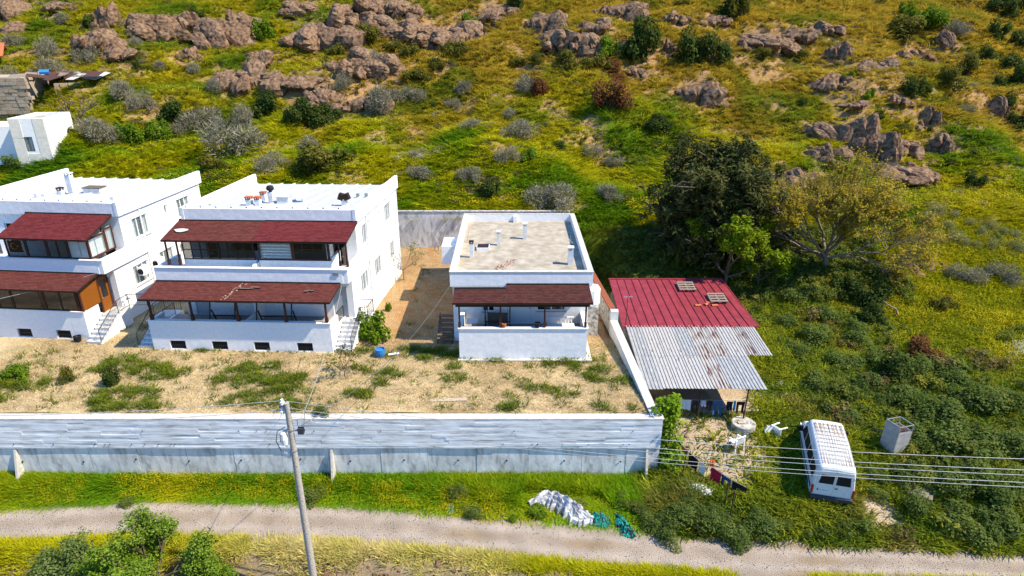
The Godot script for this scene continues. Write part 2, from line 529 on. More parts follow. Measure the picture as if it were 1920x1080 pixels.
func bare(x: float, d: float) -> float:              # how much bare soil shows, 0 to 1
	if in_plot(x, d):
		return 0.0
	var b := 0.0
	if d > 54.0:
		var up := smoothstep(62.0, 90.0, d)
		b = smoothstep(0.18, 0.5, n_mid.get_noise_2d(x * 1.2 + 70.0, d * 1.2) + 0.20 * up + 0.12 * smoothstep(10.0, 35.0, x))
		b *= 0.85 * (1.0 - 0.7 * smoothstep(86.0, 98.0, d))
		for c in crag_cells.get(Vector2i(floori(x / 4.0), floori(d / 4.0)), []):
			b = maxf(b, 0.9 * near_spot(x, d, c.x, c.y, c.z, c.z * 1.2))
		b = maxf(b, 1.0 - smoothstep(0.0, 1.6, d - BACK + n_fine.get_noise_2d(x, d)) if x < 6.0 else 0.0)
	elif x > 6.5:
		b = maxf(near_spot(x, d, 10.6, 28.6, 3.9, 4.2), near_spot(x, d, 11.0, 32.5, 4.0, 3.5))
		b = maxf(b, near_spot(x, d, 17.6, 24.3, 1.1, 1.5))
		b = maxf(b, near_spot(x, d, 12.2, 22.7, 1.2, 0.9) * 0.7)
		b = maxf(b, near_spot(x, d, 15.9, 32.6, 1.2, 1.6) * 0.8)
		b = maxf(b, near_spot(x, d, 9.5, 47.5, 3.4, 2.2) * 0.8)
		b = maxf(b, smoothstep(0.3, 0.6, n_mid.get_noise_2d(x * 3.0, d * 3.0 + 40.0)) * 0.7)
	return b

func grass_colour(x: float, d: float) -> Color:
	var a := n_mid.get_noise_2d(x * 0.9, d * 0.9) * 0.5 + 0.5
	var b := n_fine.get_noise_2d(x * 0.8 + 31.0, d * 0.8) * 0.5 + 0.5
	if d > 53.0:
		var c := GREEN.lerp(YELLOW_GREEN, smoothstep(0.30, 0.62, a))
		var up := smoothstep(64.0, 84.0, d + n_low.get_noise_2d(x * 2.0, d * 2.0) * 8.0)
		c = c.lerp(OCHRE, clampf(up * (0.45 + 0.75 * b) + 0.35 * smoothstep(4.0, 28.0, x) * b, 0.0, 0.85) * (1.0 if x > -22.0 else 0.35))
		return c.lerp(LUSH, 0.45 * (1.0 - smoothstep(0.28, 0.42, a)))
	if x > 6.5 and d > 21.0:
		var field := smoothstep(23.0, 32.0, x) * smoothstep(32.0, 40.0, d)
		var c2 := Color(0.120, 0.175, 0.016).lerp(Color(0.270, 0.285, 0.020), smoothstep(0.3, 0.75, b))
		c2 = c2.lerp(Color(0.20, 0.15, 0.05), 0.6 * smoothstep(0.25, 0.55, n_mid.get_noise_2d(x * 2.0, d * 2.0 + 80.0)))
		return c2.lerp(YELLOW_GREEN * 0.9, clampf(field * (0.35 + a * 0.7) + 0.25 * smoothstep(0.5, 0.7, a), 0.0, 0.9))
	var rn := curve(ROAD_X, ROAD_N, x)
	if d > rn:
		return GREEN.lerp(YELLOW_GREEN, smoothstep(0.35, 0.65, a) * (1.0 - 0.5 * smoothstep(rn, rn + 2.0, d)))
	return YELLOW_GREEN.lerp(DRY, smoothstep(0.4, 0.75, a) * 0.6)

func weeds(x: float, d: float) -> float:             # green growth in the dry garden
	var g := 0.85 * smoothstep(-0.3, 0.5, n_fine.get_noise_2d(x * 1.6, d * 1.6)) * smoothstep(0.06, 0.34, n_mid.get_noise_2d(x * 2.2 + 9.0, d * 4.0) + 0.30 * (1.0 - smoothstep(0.6, 2.6, absf(d - 29.8))) * (1.0 - smoothstep(-12.0, -4.0, x)) - 0.08)
	if x > -9.5 and d > 34.5:
		g *= 0.35
	return g

func ground_colour(x: float, d: float) -> Color:
	var f := n_fine.get_noise_2d(x * 2.0, d * 2.0)
	var c: Color
	if in_plot(x, d):
		c = DRY.lerp(Color(0.30, 0.20, 0.10), smoothstep(0.0, 0.4, n_mid.get_noise_2d(x * 1.8, d * 1.8 + 20.0)) * 0.6)
		c = c.lerp(EARTH, smoothstep(-10.5, -8.0, x) * smoothstep(33.0, 36.5, d) * (0.45 + 0.5 * smoothstep(-0.2, 0.3, f)))
		c = c.lerp(Color(0.12, 0.14, 0.03), weeds(x, d) * 0.6)
	else:
		c = grass_colour(x, d) * 0.92
		var s := SOIL if d > 54.0 else DUST
		if d > 40.0 and d < 54.0:
			s = EARTH
		c = c.lerp(s, bare(x, d))
		var rs := curve(ROAD_X, ROAD_S, x)
		if d < rs + 0.2:
			c = c.lerp(Color(0.26, 0.20, 0.14), smoothstep(0.5, 1.3, rs - d + f * 0.6) * 0.9)
		var rn := curve(ROAD_X, ROAD_N, x)
		if d >= rs - 0.5 and d <= rn + 0.5:
			c = DUST
	return c * (1.0 + 0.3 * f)

func sheet(xs: Array, ds: Array, skip: Callable, lift := 0.0) -> ArrayMesh:
	var w := xs.size()
	var v := PackedVector3Array()
	var n := PackedVector3Array()
	var c := PackedColorArray()
	var idx := PackedInt32Array()
	for j in ds.size():
		for i in w:
			var x: float = xs[i]
			var d: float = ds[j]
			v.push_back(Vector3(x, height(x, d) + lift, -d))
			c.push_back(ground_colour(x, d))
	for j in ds.size():
		for i in w:
			var a := v[j * w + maxi(i - 1, 0)]
			var b := v[j * w + mini(i + 1, w - 1)]
			var e := v[maxi(j - 1, 0) * w + i]
			var g := v[mini(j + 1, ds.size() - 1) * w + i]
			n.push_back((b - a).cross(g - e).normalized())
	for j in ds.size() - 1:
		for i in w - 1:
			if skip.call((xs[i] + xs[i + 1]) / 2, (ds[j] + ds[j + 1]) / 2):
				continue
			var p := j * w + i
			idx.append_array(PackedInt32Array([p, p + w, p + 1, p + 1, p + w, p + w + 1]))
	var arr := []
	arr.resize(Mesh.ARRAY_MAX)
	arr[Mesh.ARRAY_VERTEX] = v
	arr[Mesh.ARRAY_NORMAL] = n
	arr[Mesh.ARRAY_COLOR] = c
	arr[Mesh.ARRAY_INDEX] = idx
	var am := ArrayMesh.new()
	am.add_surface_from_arrays(Mesh.PRIMITIVE_TRIANGLES, arr)
	return am

func steps(a: float, b: float, s: float) -> Array:
	var r := []
	var x := a
	while x < b - 0.001:
		r.append(x)
		x += s
	r.append(b)
	return r

func make_ground() -> void:
	# the hillside, bank and yards: one sheet with the walled plot left out
	var xs := steps(-95.0, -40.0, 1.2) + steps(-39.6, 45.0, 0.42) + steps(45.6, 110.0, 1.0)
	var ds := steps(12.0, WALL_D - 0.1, 0.38) + [WALL_D - 0.02, WALL_D + 0.02] + steps(27.7, BACK - 0.3, 0.42) + [BACK - 0.03, BACK + 0.03] + steps(BACK + 0.4, 118.0, 0.5) + steps(119.0, 158.0, 2.0)
	var o := part(self, "ground", sheet(xs, ds, func(x, d): return d > WALL_D - 0.02 and d < BACK + 0.02 and x < side_x(d) - 0.25), M.ground)
	tag(o, "grassy hillside and rough yard ground below it", "", "", "structure")
	# the levelled garden inside the walls
	var gx := steps(-60.0, -36.0, 0.6) + steps(-35.6, 7.0, 0.3)
	var gd := steps(WALL_D + 0.12, BACK - 0.02, 0.3)
	var g := part(self, "garden_ground", sheet(gx, gd, func(x, d): return x > side_x(d) + 0.12, 0.0), M.ground)
	tag(g, "dry levelled garden ground inside the concrete walls", "", "", "structure")
	# the dirt road
	var v := PackedVector3Array()
	var n := PackedVector3Array()
	var c := PackedColorArray()
	var idx := PackedInt32Array()
	var k := 14
	var rx := steps(-60.0, 70.0, 0.4)
	for x in rx:
		var a := curve(ROAD_X, ROAD_S, x) - 0.22 + n_fine.get_noise_2d(x * 1.5, 3.0) * 0.3
		var b := curve(ROAD_X, ROAD_N, x) + 0.25 + n_fine.get_noise_2d(x * 1.5, 90.0) * 0.3
		for j in k + 1:
			var t := float(j) / k
			var d := lerpf(a, b, t)
			var rut := exp(-pow((t - 0.28) / 0.11, 2)) + exp(-pow((t - 0.74) / 0.11, 2))
			var edge := smoothstep(0.0, 0.1, t) * smoothstep(1.0, 0.9, t)
			v.push_back(Vector3(x, maxf(height(x, d), -0.05) + 0.012 + 0.035 * edge - 0.02 * rut + n_fine.get_noise_2d(x * 3, d * 3) * 0.012, -d))
			n.push_back(Vector3.UP)
			var f := n_fine.get_noise_2d(x * 1.2, d * 1.2)
			var col := Color(0.43, 0.345, 0.265).lerp(Color(0.52, 0.435, 0.355), clampf(rut, 0.0, 1.0))
			col = col.lerp(Color(0.36, 0.25, 0.13), smoothstep(0.0, 0.45, n_mid.get_noise_2d(x * 1.5, d * 3.0)) * (1.0 - rut) * (0.25 if x < -3.0 else 0.75))
			c.push_back(col * (1.0 + 0.25 * f))
	for i in rx.size() - 1:
		for j in k:
			var p := i * (k + 1) + j
			idx.append_array(PackedInt32Array([p, p + 1, p + k + 1, p + k + 1, p + 1, p + k + 2]))
	var arr := []
	arr.resize(Mesh.ARRAY_MAX)
	arr[Mesh.ARRAY_VERTEX] = v
	arr[Mesh.ARRAY_NORMAL] = n
	arr[Mesh.ARRAY_COLOR] = c
	arr[Mesh.ARRAY_INDEX] = idx
	var am := ArrayMesh.new()
	am.add_surface_from_arrays(Mesh.PRIMITIVE_TRIANGLES, arr)
	tag(part(self, "road", am, M.road), "pale rutted dirt road along the foot of the wall", "", "", "structure")

# ---------------------------------------------------------------- grass and flowers
func tuft(blades: int, spread: float, lean: float, wide: float, sd: int) -> ArrayMesh:
	rng.seed = sd
	var b := MB.new()
	for i in blades:
		var t := rng.randf() * TAU
		var p := Vector3(cos(t), 0, sin(t)) * spread * sqrt(rng.randf())
		var h := rng.randf_range(0.55, 1.0)
		var o := Vector3(cos(t + rng.randf_range(-0.9, 0.9)), 0, sin(t + rng.randf_range(-0.9, 0.9))) * lean * rng.randf_range(0.4, 1.2)
		var s := Vector3(-sin(t), 0, cos(t)).rotated(Vector3.UP, rng.randf_range(-1, 1)) * wide * rng.randf_range(0.6, 1.2)
		var mid := p + o * 0.35 + Vector3.UP * h * 0.6
		var tip := p + o + Vector3.UP * h
		b.quad(p - s, p + s, mid + s * 0.8, mid - s * 0.8)
		b.tri(mid - s * 0.8, mid + s * 0.8, tip)
	return b.mesh()

func flower_mesh(sd: int, heads: int, size: float) -> ArrayMesh:
	rng.seed = sd
	var b := MB.new()
	for i in heads:
		var p := Vector3(rng.randf_range(-0.5, 0.5), rng.randf_range(0.65, 1.0), rng.randf_range(-0.5, 0.5))
		var a := Vector3(rng.randf_range(-1, 1), rng.randf_range(-0.4, 0.4), rng.randf_range(-1, 1)).normalized() * size
		var e := a.cross(Vector3(rng.randf_range(-0.4, 0.4), 1, rng.randf_range(-0.4, 0.4))).normalized() * size
		b.quad(p - a, p + e, p + a, p - e)
	return b.mesh()

func scatter(called: String, label: String, mesh: Mesh, mt: Material, places: Array, cols: PackedColorArray) -> void:
	var mm := MultiMesh.new()
	mm.transform_format = MultiMesh.TRANSFORM_3D
	mm.use_colors = true
	mm.mesh = mesh
	mm.instance_count = places.size()
	for i in places.size():
		mm.set_instance_transform(i, places[i])
		mm.set_instance_color(i, cols[i])
	var o := MultiMeshInstance3D.new()
	o.name = numbered(called)
	o.multimesh = mm
	o.material_override = mt
	add_child(o)
	tag(o, label, "grass" if not "flower" in called else "flowers", "", "stuff")

func spot(x: float, d: float, h: float, w: float) -> Transform3D:
	var b := Basis(Vector3.UP, rng.randf() * TAU) * Basis(Vector3.RIGHT, rng.randf_range(-0.2, 0.2))
	return Transform3D(b.scaled_local(Vector3(w, h, w)), Vector3(x, height(x, d) - 0.03, -d))

func grow(called: String, label: String, mesh: Mesh, count: int, sd: int, pick: Callable) -> void:
	rng.seed = sd
	var places := []
	var cols := PackedColorArray()
	for i in count:
		var r = pick.call()
		if r == null:
			continue
		places.append(r[0])
		cols.push_back(r[1])
	scatter(called, label, mesh, M.petal if "flower" in called else M.grass, places, cols)

func tint(c: Color, a := 0.3) -> Color:
	var k := rng.randf_range(1.0 - a, 1.0 + a)
	return Color(c.r * k * rng.randf_range(0.92, 1.08), c.g * k, c.b * k)

func hill_pick(size: float):
	var d := 54.0 + 76.0 * pow(rng.randf(), 1.25)
	var x := rng.randf_range(-0.88, 0.92) * d
	if rng.randf() < bare(x, d) * 0.8:
		return null
	var s := size * rng.randf_range(0.6, 1.3) * (1.0 + (d - 54.0) * 0.008)
	return [spot(x, d, s * 0.8, s), tint(grass_colour(x, d) * 1.15)]

func yard_pick(size: float):
	var d := rng.randf_range(21.5, 54.5)
	var x := rng.randf_range(6.0, 0.9 * d + 4.0)
	if in_plot(x, d) or x < side_x(d) + 0.5 or rng.randf() < bare(x, d) * 0.95 or d < curve(ROAD_X, ROAD_N, x) + 0.35:
		return null
	if x > 7.0 and x < 13.9 and d > 31.0 and d < 42.6:
		return null
	var s := size * rng.randf_range(0.6, 1.3)
	return [spot(x, d, s * 0.8, s), tint(grass_colour(x, d) * 1.1)]

func verge_pick():
	var x := rng.randf_range(-27.0, 9.0)
	var n := curve(ROAD_X, ROAD_N, x) + 0.22
	var d := lerpf(n, WALL_D - 0.15, pow(rng.randf(), 0.85))
	var h := lerpf(0.10, 0.72, smoothstep(0.2, 1.6, d - n)) * rng.randf_range(0.6, 1.2)
	if x > 3.0 and rng.randf() < 0.4:
		h *= 0.6
	if (absf(x - 2.6) < 2.4 and d < n + 2.0) or (x > 4.2 and x < 6.4 and d < n + 1.4):      # trodden down round the tarpaulins
		h *= 0.3
	return [spot(x, d, h, rng.randf_range(0.35, 0.6)), tint(grass_colour(x, d) * 1.45)]

func bank_pick():
	var x := rng.randf_range(-24.0, 22.0)
	var s := curve(ROAD_X, ROAD_S, x) - 0.25
	var d := s - 3.6 * rng.randf() * rng.randf()
	if x > -6.8 and s - d > 0.35 + 0.5 * n_fine.get_noise_2d(x * 0.8, 5.0) and rng.randf() < 0.92:
		return null
	if rng.randf() < smoothstep(0.5, 1.5, s - d) * (0.93 if x > -7.0 else 0.7) or n_mid.get_noise_2d(x * 1.5, 200.0) > 0.25 + 0.2 * rng.randf():
		return null
	return [spot(x, d, rng.randf_range(0.14, 0.42), rng.randf_range(0.3, 0.5)), tint(grass_colour(x, d) * 1.3)]

func make_grass() -> void:
	var fine := tuft(16, 0.55, 0.75, 0.045, 21)
	var broad := tuft(13, 0.6, 1.0, 0.085, 22)
	var thick := tuft(16, 0.7, 1.2, 0.12, 23)
	grow("hill_grass", "long yellowish green grass covering the slope behind the houses", thick, 66000, 31, func(): return hill_pick(0.5))
	grow("hill_herbs", "leafy green herbs growing through the grass of the slope", broad, 15000, 32, func(): return hill_pick(0.42))
	grow("yard_grass", "rank green grass and weeds round the shed and van", broad, 26000, 33, func(): return yard_pick(0.5))
	grow("yard_weeds", "low leafy weeds between the grass of the rough yard", thick, 8000, 34, func(): return yard_pick(0.42))
	grow("verge_grass", "tall green grass between the dirt road and wall", fine, 12000, 35, verge_pick)
	grow("bank_grass", "yellowing grass on the bank below the dirt road", fine, 9000, 36, bank_pick)
	grow("dry_grass", "short straw coloured grass on the garden ground", tuft(10, 0.6, 0.9, 0.03, 24), 30000, 37, func():
		var x := rng.randf_range(-30.0, 7.0)
		var d := rng.randf_range(WALL_D + 0.3, 36.0) if rng.randf() < 0.75 else rng.randf_range(34.0, BACK)
		if x > side_x(d) - 0.2 or (x > -9.5 and d > 35.5 and rng.randf() < 0.6):
			return null
		return [spot(x, d, rng.randf_range(0.06, 0.18), rng.randf_range(0.16, 0.34)), tint(DRY, 0.45)])
	grow("garden_weeds", "green weeds in ragged patches on the garden ground", broad, 34000, 38, func():
		var x := rng.randf_range(-29.0, 6.8)
		var d := rng.randf_range(WALL_D + 0.3, 34.5) if rng.randf() < 0.85 else rng.randf_range(34.0, 50.0)
		if rng.randf() > weeds(x, d) + 0.012 or x > side_x(d) - 0.3:
			return null
		return [spot(x, d, rng.randf_range(0.12, 0.32), rng.randf_range(0.2, 0.4)), tint(Color(0.07, 0.125, 0.02).lerp(YELLOW_GREEN, rng.randf() * 0.5))])
	var gold := Color(0.72, 0.52, 0.005)
	grow("yellow_flowers", "yellow wild flowers in drifts over the green slope", flower_mesh(25, 14, 0.06), 13000, 39, func():
		var d := 54.0 + 56.0 * pow(rng.randf(), 1.5)
		var x := rng.randf_range(-0.85, 0.9) * d
		if n_mid.get_noise_2d(x * 0.8 + 200.0, d * 0.8) < 0.10 or rng.randf() < bare(x, d):
			return null
		return [spot(x, d, 0.6, 0.8), tint(gold.lerp(Color(0.45, 0.42, 0.01), 0.45))])
	grow("field_flowers", "yellow wild flowers in the field beside the thicket", flower_mesh(26, 12, 0.035), 7000, 40, func():
		var d := rng.randf_range(30.0, 54.0)
		var x := rng.randf_range(12.0, 0.9 * d + 3.0)
		if rng.randf() > smoothstep(22.0, 31.0, x + (d - 40.0) * 0.3) * smoothstep(-0.25, 0.2, n_mid.get_noise_2d(x, d)) + 0.03 or bare(x, d) > 0.3:
			return null
		return [spot(x, d, 0.5, 0.7), tint(gold)])
	grow("verge_flowers", "yellow flowers along the edge of the dirt road", flower_mesh(27, 9, 0.028), 2600, 41, func():
		var x := rng.randf_range(-27.0, 6.0)
		var n := curve(ROAD_X, ROAD_N, x) + 0.2
		var d := n + 1.25 * rng.randf()
		if n_mid.get_noise_2d(x * 2.2, 12.0) + n_fine.get_noise_2d(x, d) * 0.7 < 0.35 * rng.randf() - 0.2 or (x > -0.5 and rng.randf() < 0.7):
			return null
		return [spot(x, d, lerpf(0.34, 0.72, (d - n) / 1.3), 0.5), tint(gold)])
	grow("white_flowers", "patches of white blossom low in the grass", flower_mesh(28, 16, 0.035), 260, 42, func():
		var c: Array = [[-11.0, 64.0], [-9.0, 63.5], [-7.5, 64.2], [-23.0, 60.0], [33.0, 36.0], [33.6, 37.0]][rng.randi() % 6]
		var a := rng.randf() * TAU
		var x: float = c[0] + cos(a) * 1.3 * rng.randf()
		var d: float = c[1] + sin(a) * 0.9 * rng.randf()
		return [spot(x, d, 0.55, 0.6), tint(Color(0.7, 0.68, 0.6), 0.15)])

# ---------------------------------------------------------------- shrubs, trees
func rdir() -> Vector3:
	while true:
		var p := Vector3(rng.randf_range(-1, 1), rng.randf_range(-1, 1), rng.randf_range(-1, 1))
		if p.length_squared() < 1.0 and p.length_squared() > 0.01:
			return p.normalized()
	return Vector3.UP

func leaf(b: MB, p: Vector3, out: Vector3, s: float, narrow := 0.5) -> void:
	var nn := (out.normalized() + Vector3.UP * 0.45 + rdir() * 0.75).normalized()     # leaves turn their faces outwards and up
	var a := nn.cross(rdir()).normalized()
	var w := nn.cross(a) * s * narrow
	b.quad(p - w * 0.2, p + a * s * 0.5 - w, p + a * s, p + a * s * 0.5 + w)

# a crown of leaf clumps: lumps are [centre, radius]; leaves sit mostly in the outer part of each lump
func clumps(b: MB, lumps: Array, leaves: int, size: float, cols: Array, narrow := 0.5) -> void:
	var total := 0.0
	for l in lumps:
		total += l[1] * l[1]
	for l in lumps:
		var c: Vector3 = l[0]
		var r: float = l[1]
		var base: Color = (cols[0] as Color).lerp(cols[1], rng.randf())
		for i in int(leaves * r * r / total):
			var o := rdir()
			var p := c + o * r * (0.45 + 0.6 * sqrt(rng.randf()))
			b.col = base * rng.randf_range(0.72, 1.3)
			leaf(b, p, o + Vector3.UP * 0.3, size * rng.randf_range(0.6, 1.3), narrow)

func lumps_in(count: int, rx: float, ry: float, r: float, base: float) -> Array:
	var l := []
	for i in count:
		var o := rdir() * pow(rng.randf(), 0.4)
		var k := rng.randf_range(0.45, 1.2)
		var far := 1.35 if i % 4 == 0 else 0.95      # some clumps straggle out low at the sides
		l.append([Vector3(o.x * (rx * far - r * 0.5), maxf((base + ry * 0.5 + o.y * (ry * 0.5 - r * 0.4)) * (0.55 if far > 1.0 else 1.0), r * k * 0.6), o.z * (rx * far - r * 0.5)), r * k])
	return l

func stems(b: MB, count: int, rx: float, h: float, r: float) -> void:
	for i in count:
		var t := TAU * i / count + rng.randf()
		var e := Vector3(cos(t) * rx * rng.randf_range(0.4, 0.9), h * rng.randf_range(0.5, 0.95), sin(t) * rx * rng.randf_range(0.4, 0.9))
		b.tube([Vector3(cos(t), 0, sin(t)) * 0.05 - Vector3.UP * 0.15, e * 0.45 + Vector3.UP * h * 0.1, e], [r, r * 0.7, r * 0.3], 4, false)

var shrub_kinds := {}

func make_shrub_kinds() -> void:
	var looks := {
		"dark": [[Color(0.040, 0.068, 0.014), Color(0.080, 0.105, 0.020)], 0.10, 0.5],
		"olive": [[Color(0.085, 0.090, 0.014), Color(0.145, 0.135, 0.022)], 0.09, 0.5],
		"bright": [[Color(0.100, 0.170, 0.010), Color(0.165, 0.245, 0.016)], 0.10, 0.55],
		"rust": [[Color(0.13, 0.045, 0.022), Color(0.18, 0.085, 0.032)], 0.09, 0.5],
		"bramble": [[Color(0.080, 0.120, 0.024), Color(0.150, 0.190, 0.042)], 0.065, 0.55],
		"cushion": [[Color(0.150, 0.165, 0.060), Color(0.250, 0.255, 0.125)], 0.05, 0.4],
		"thorn": [[Color(0.30, 0.26, 0.21), Color(0.20, 0.185, 0.12)], 0.0, 0.0]}
	for kind in looks:
		shrub_kinds[kind] = []
		for v in 3:
			rng.seed = 500 + 10 * shrub_kinds.size() + v
			var leaves := MB.new()
			var wood := MB.new()
			if kind == "thorn":              # a mound of dry grey twigs with a little leaf
				var l := lumps_in(12, 1.0, 1.15, 0.42, 0.0)
				for i in 3400:
					var c: Array = l[rng.randi() % l.size()]
					var o := rdir()
					var q: Vector3 = c[0] + o * c[1] * (0.5 + 0.6 * sqrt(rng.randf()))
					var e := q + (o * 0.6 + rdir() + Vector3.UP * 0.4) * rng.randf_range(0.07, 0.16)
					leaves.col = (looks[kind][0][0] as Color).lerp(looks[kind][0][1], rng.randf()) * rng.randf_range(0.7, 1.3)
					if rng.randf() < 0.25:
						leaves.col = Color(0.12, 0.135, 0.04) * rng.randf_range(0.7, 1.3)
					var w := (e - q).cross(rdir()).normalized() * rng.randf_range(0.007, 0.016)
					leaves.quad(q - w, q + w, e + w * 0.5, e - w * 0.5)
				stems(wood, 9, 0.75, 0.6, 0.03)
			else:
				var flat := 0.62 if kind == "cushion" else 0.85
				var l := lumps_in(5 if kind == "cushion" else 13, 1.0, flat * 1.5, 0.62 if kind == "cushion" else 0.42, 0.0)
				clumps(leaves, l, 2400, looks[kind][1] * 1.25, looks[kind][0], looks[kind][2])
				stems(wood, 6, 0.7, 0.9, 0.04)
			shrub_kinds[kind].append([leaves.mesh(), wood.mesh()])

const SHRUB_TEXT := {
	"dark": ["evergreen_shrub", "dark evergreen shrub", "shrub"],
	"olive": ["olive_shrub", "olive green low bush", "bush"],
	"bright": ["leafy_shrub", "fresh bright green leafy bush", "bush"],
	"rust": ["rusty_shrub", "rust brown dying bush", "bush"],
	"bramble": ["bramble_bush", "dark green bramble bush", "bush"],
	"cushion": ["cushion_shrub", "rounded grey green cushion shrub", "shrub"],
	"thorn": ["thorn_shrub", "grey dry thorn shrub", "shrub"]}

func shrub(kind: String, p: Vector3, w: float, h: float, label := "", group := "") -> Node3D:
	var t: Array = SHRUB_TEXT[kind]
	var said: String = "%s %s %s" % ["broad" if w > 3.4 else ("mid sized" if w > 1.9 else "small"), t[1], zone(p)]
	if not label:
		group = said
	var o := thing(t[0], label if label else said, t[2], p - Vector3.UP * 0.05, rng.randf() * TAU, group)
	var m: Array = shrub_kinds[kind][rng.randi() % 3]
	part(o, "foliage", m[0], M.twig if kind == "thorn" else M.leaf)
	part(o, "stem", m[1], M.bark)
	o.scale = Vector3(w / 2 * rng.randf_range(0.85, 1.15), h / 1.35 * rng.randf_range(0.8, 1.15), w / 2 * rng.randf_range(0.7, 1.15))
	return o

func make_shrubs() -> void:
	make_shrub_kinds()
	rng.seed = 77
	# photo pixel of the foot, width in pixels, kind
	var list := {
		"thorn": [[257, 86, 32], [165, 118, 46], [29, 88, 42], [122, 46, 34], [95, 104, 60], [226, 184, 56], [268, 208, 54], [376, 240, 80], [171, 262, 74], [205, 268, 60], [18, 155, 46], [100, 146, 66], [135, 150, 44], [367, 140, 42], [300, 130, 30], [443, 286, 100], [406, 176, 42], [708, 133, 58], [719, 214, 74], [776, 188, 50], [646, 168, 40], [867, 172, 36], [850, 203, 36], [886, 241, 42], [581, 284, 52], [507, 318, 54], [462, 240, 62], [786, 294, 34], [784, 336, 50], [880, 338, 58], [872, 176, 36], [957, 222, 38], [976, 260, 62], [950, 304, 44], [1030, 392, 118], [1109, 296, 48], [1150, 312, 42], [1135, 374, 50], [987, 172, 56], [1490, 104, 30], [1794, 66, 56], [1674, 322, 34], [1646, 296, 24], [1728, 299, 20], [1476, 340, 30], [1813, 214, 32], [1881, 526, 60], [1805, 528, 66], [1535, 590, 28], [740, 190, 40], [330, 250, 40], [60, 165, 40]],
		"dark": [[172, 56, 38], [373, 44, 30], [260, 130, 20], [333, 226, 50], [505, 214, 62], [560, 232, 70], [606, 236, 60], [628, 226, 36], [968, 20, 42], [1202, 104, 88], [1150, 108, 40], [1283, 118, 66], [1335, 118, 60], [1224, 246, 44], [1250, 240, 26], [1050, 282, 30], [1709, 182, 50], [1737, 178, 26], [1504, 200, 22], [1678, 264, 24], [1648, 220, 26], [1461, 320, 24], [1781, 312, 22], [1824, 356, 48], [1883, 34, 44], [1869, 76, 44], [1905, 90, 46], [1887, 128, 44], [1869, 166, 38], [1909, 240, 44], [1880, 200, 40], [1845, 110, 34], [1580, 552, 66], [1624, 604, 52], [1627, 574, 74], [1672, 716, 84], [920, 368, 58], [1380, 30, 60], [1905, 20, 50], [1860, 20, 40], [1910, 160, 46]],
		"olive": [[633, 108, 52], [685, 76, 66], [773, 108, 44], [850, 104, 56], [782, 150, 50], [600, 320, 110], [1061, 126, 56], [1117, 130, 54], [865, 104, 48], [972, 120, 36], [1005, 120, 38], [1283, 12, 32], [1388, 32, 66], [1487, 108, 50], [1646, 16, 36], [1683, 76, 84], [1772, 164, 58], [1813, 140, 56], [1489, 246, 22], [1474, 230, 16], [1433, 272, 16], [1690, 246, 28], [1742, 250, 18], [1711, 298, 16], [1768, 580, 56], [400, 324, 58], [820, 130, 44], [1560, 320, 30], [1430, 110, 40], [740, 96, 40]],
		"bright": [[244, 268, 62], [497, 78, 52], [1131, 104, 54], [1742, 56, 56], [1591, 148, 24], [1628, 188, 30], [1700, 40, 40], [480, 130, 30], [990, 300, 40], [300, 262, 50], [880, 50, 30]],
		"rust": [[1146, 140, 46], [1154, 154, 46], [1143, 206, 72], [1009, 176, 50], [1720, 668, 62]],
		"cushion": [[1734, 420, 36], [1754, 402, 40], [1744, 452, 38], [1775, 428, 30], [1788, 455, 42], [1809, 462, 26], [1836, 444, 30], [1847, 432, 38], [1859, 470, 36], [1896, 470, 42], [1901, 446, 28], [1830, 466, 28], [1788, 410, 28], [1703, 392, 20], [1816, 424, 30], [1880, 440, 30]]}
	for kind in list:
		for a in list[kind]:
			var p := on_ground(a[0], a[1])
			var w := metres(a[2], p)
			shrub(kind, p, w, w * rng.randf_range(0.55, 0.72) * (1.25 if kind in ["dark", "bright", "cushion"] else 1.0))
	# thicket of the rough yard
	for a in [[1700, 760, 90], [1760, 790, 100], [1830, 770, 110], [1890, 760, 90], [1730, 830, 80], [1800, 850, 110], [1870, 840, 110], [1690, 900, 70], [1760, 920, 110], [1840, 930, 120], [1905, 920, 100], [1720, 960, 80], [1790, 985, 110], [1870, 1000, 110], [1640, 900, 60], [1650, 930, 50], [1630, 730, 70], [1580, 690, 70], [1540, 730, 66], [1500, 660, 60], [1470, 610, 60], [1530, 640, 70], [1600, 640, 66], [1700, 700, 80], [1780, 720, 70], [1640, 680, 60], [1480, 560, 60], [1540, 600, 60], [1420, 560, 44], [1450, 530, 50], [1520, 560, 60], [1590, 790, 60], [1660, 760, 50]]:
		var p := on_ground(a[0], a[1])
		var w := metres(a[2], p)
		shrub("bramble", p, w, w * rng.randf_range(0.42, 0.6), "dark green bramble bush in the thicket %s" % ("around the metal cabinet" if -p.z < 31.0 else ("below the budding tree" if -p.z > 38.0 else "between the van and the field")), "brambles of the rough yard")
	for a in [[1225, 985, 60], [1270, 985, 80], [1320, 990, 80], [1370, 1005, 80], [1425, 1005, 76], [1290, 945, 60], [1345, 975, 60], [1200, 960, 50], [1465, 985, 50], [1420, 960, 46], [1250, 1010, 60], [1390, 1030, 60], [1165, 945, 44]]:
		var p := on_ground(a[0], a[1])
		var w := metres(a[2], p)
		shrub("bramble", p, w, w * rng.randf_range(0.5, 0.7), "dark green leafy bush on the bank where the wall ends", "bushes on the bank by the wall's end")
	# verge plants in front of the wall
	for a in [[1010, 965, 40], [885, 965, 44], [965, 975, 26], [860, 935, 50], [240, 945, 40], [590, 935, 50], [620, 890, 36], [1085, 955, 40]]:
		var p := on_ground(a[0], a[1])
		var w := metres(a[2], p)
		shrub("bright" if rng.randf() < 0.4 else "bramble", p, w, w * 0.6, "clump of green weeds at the edge of the dirt road", "weed clumps along the road verge")
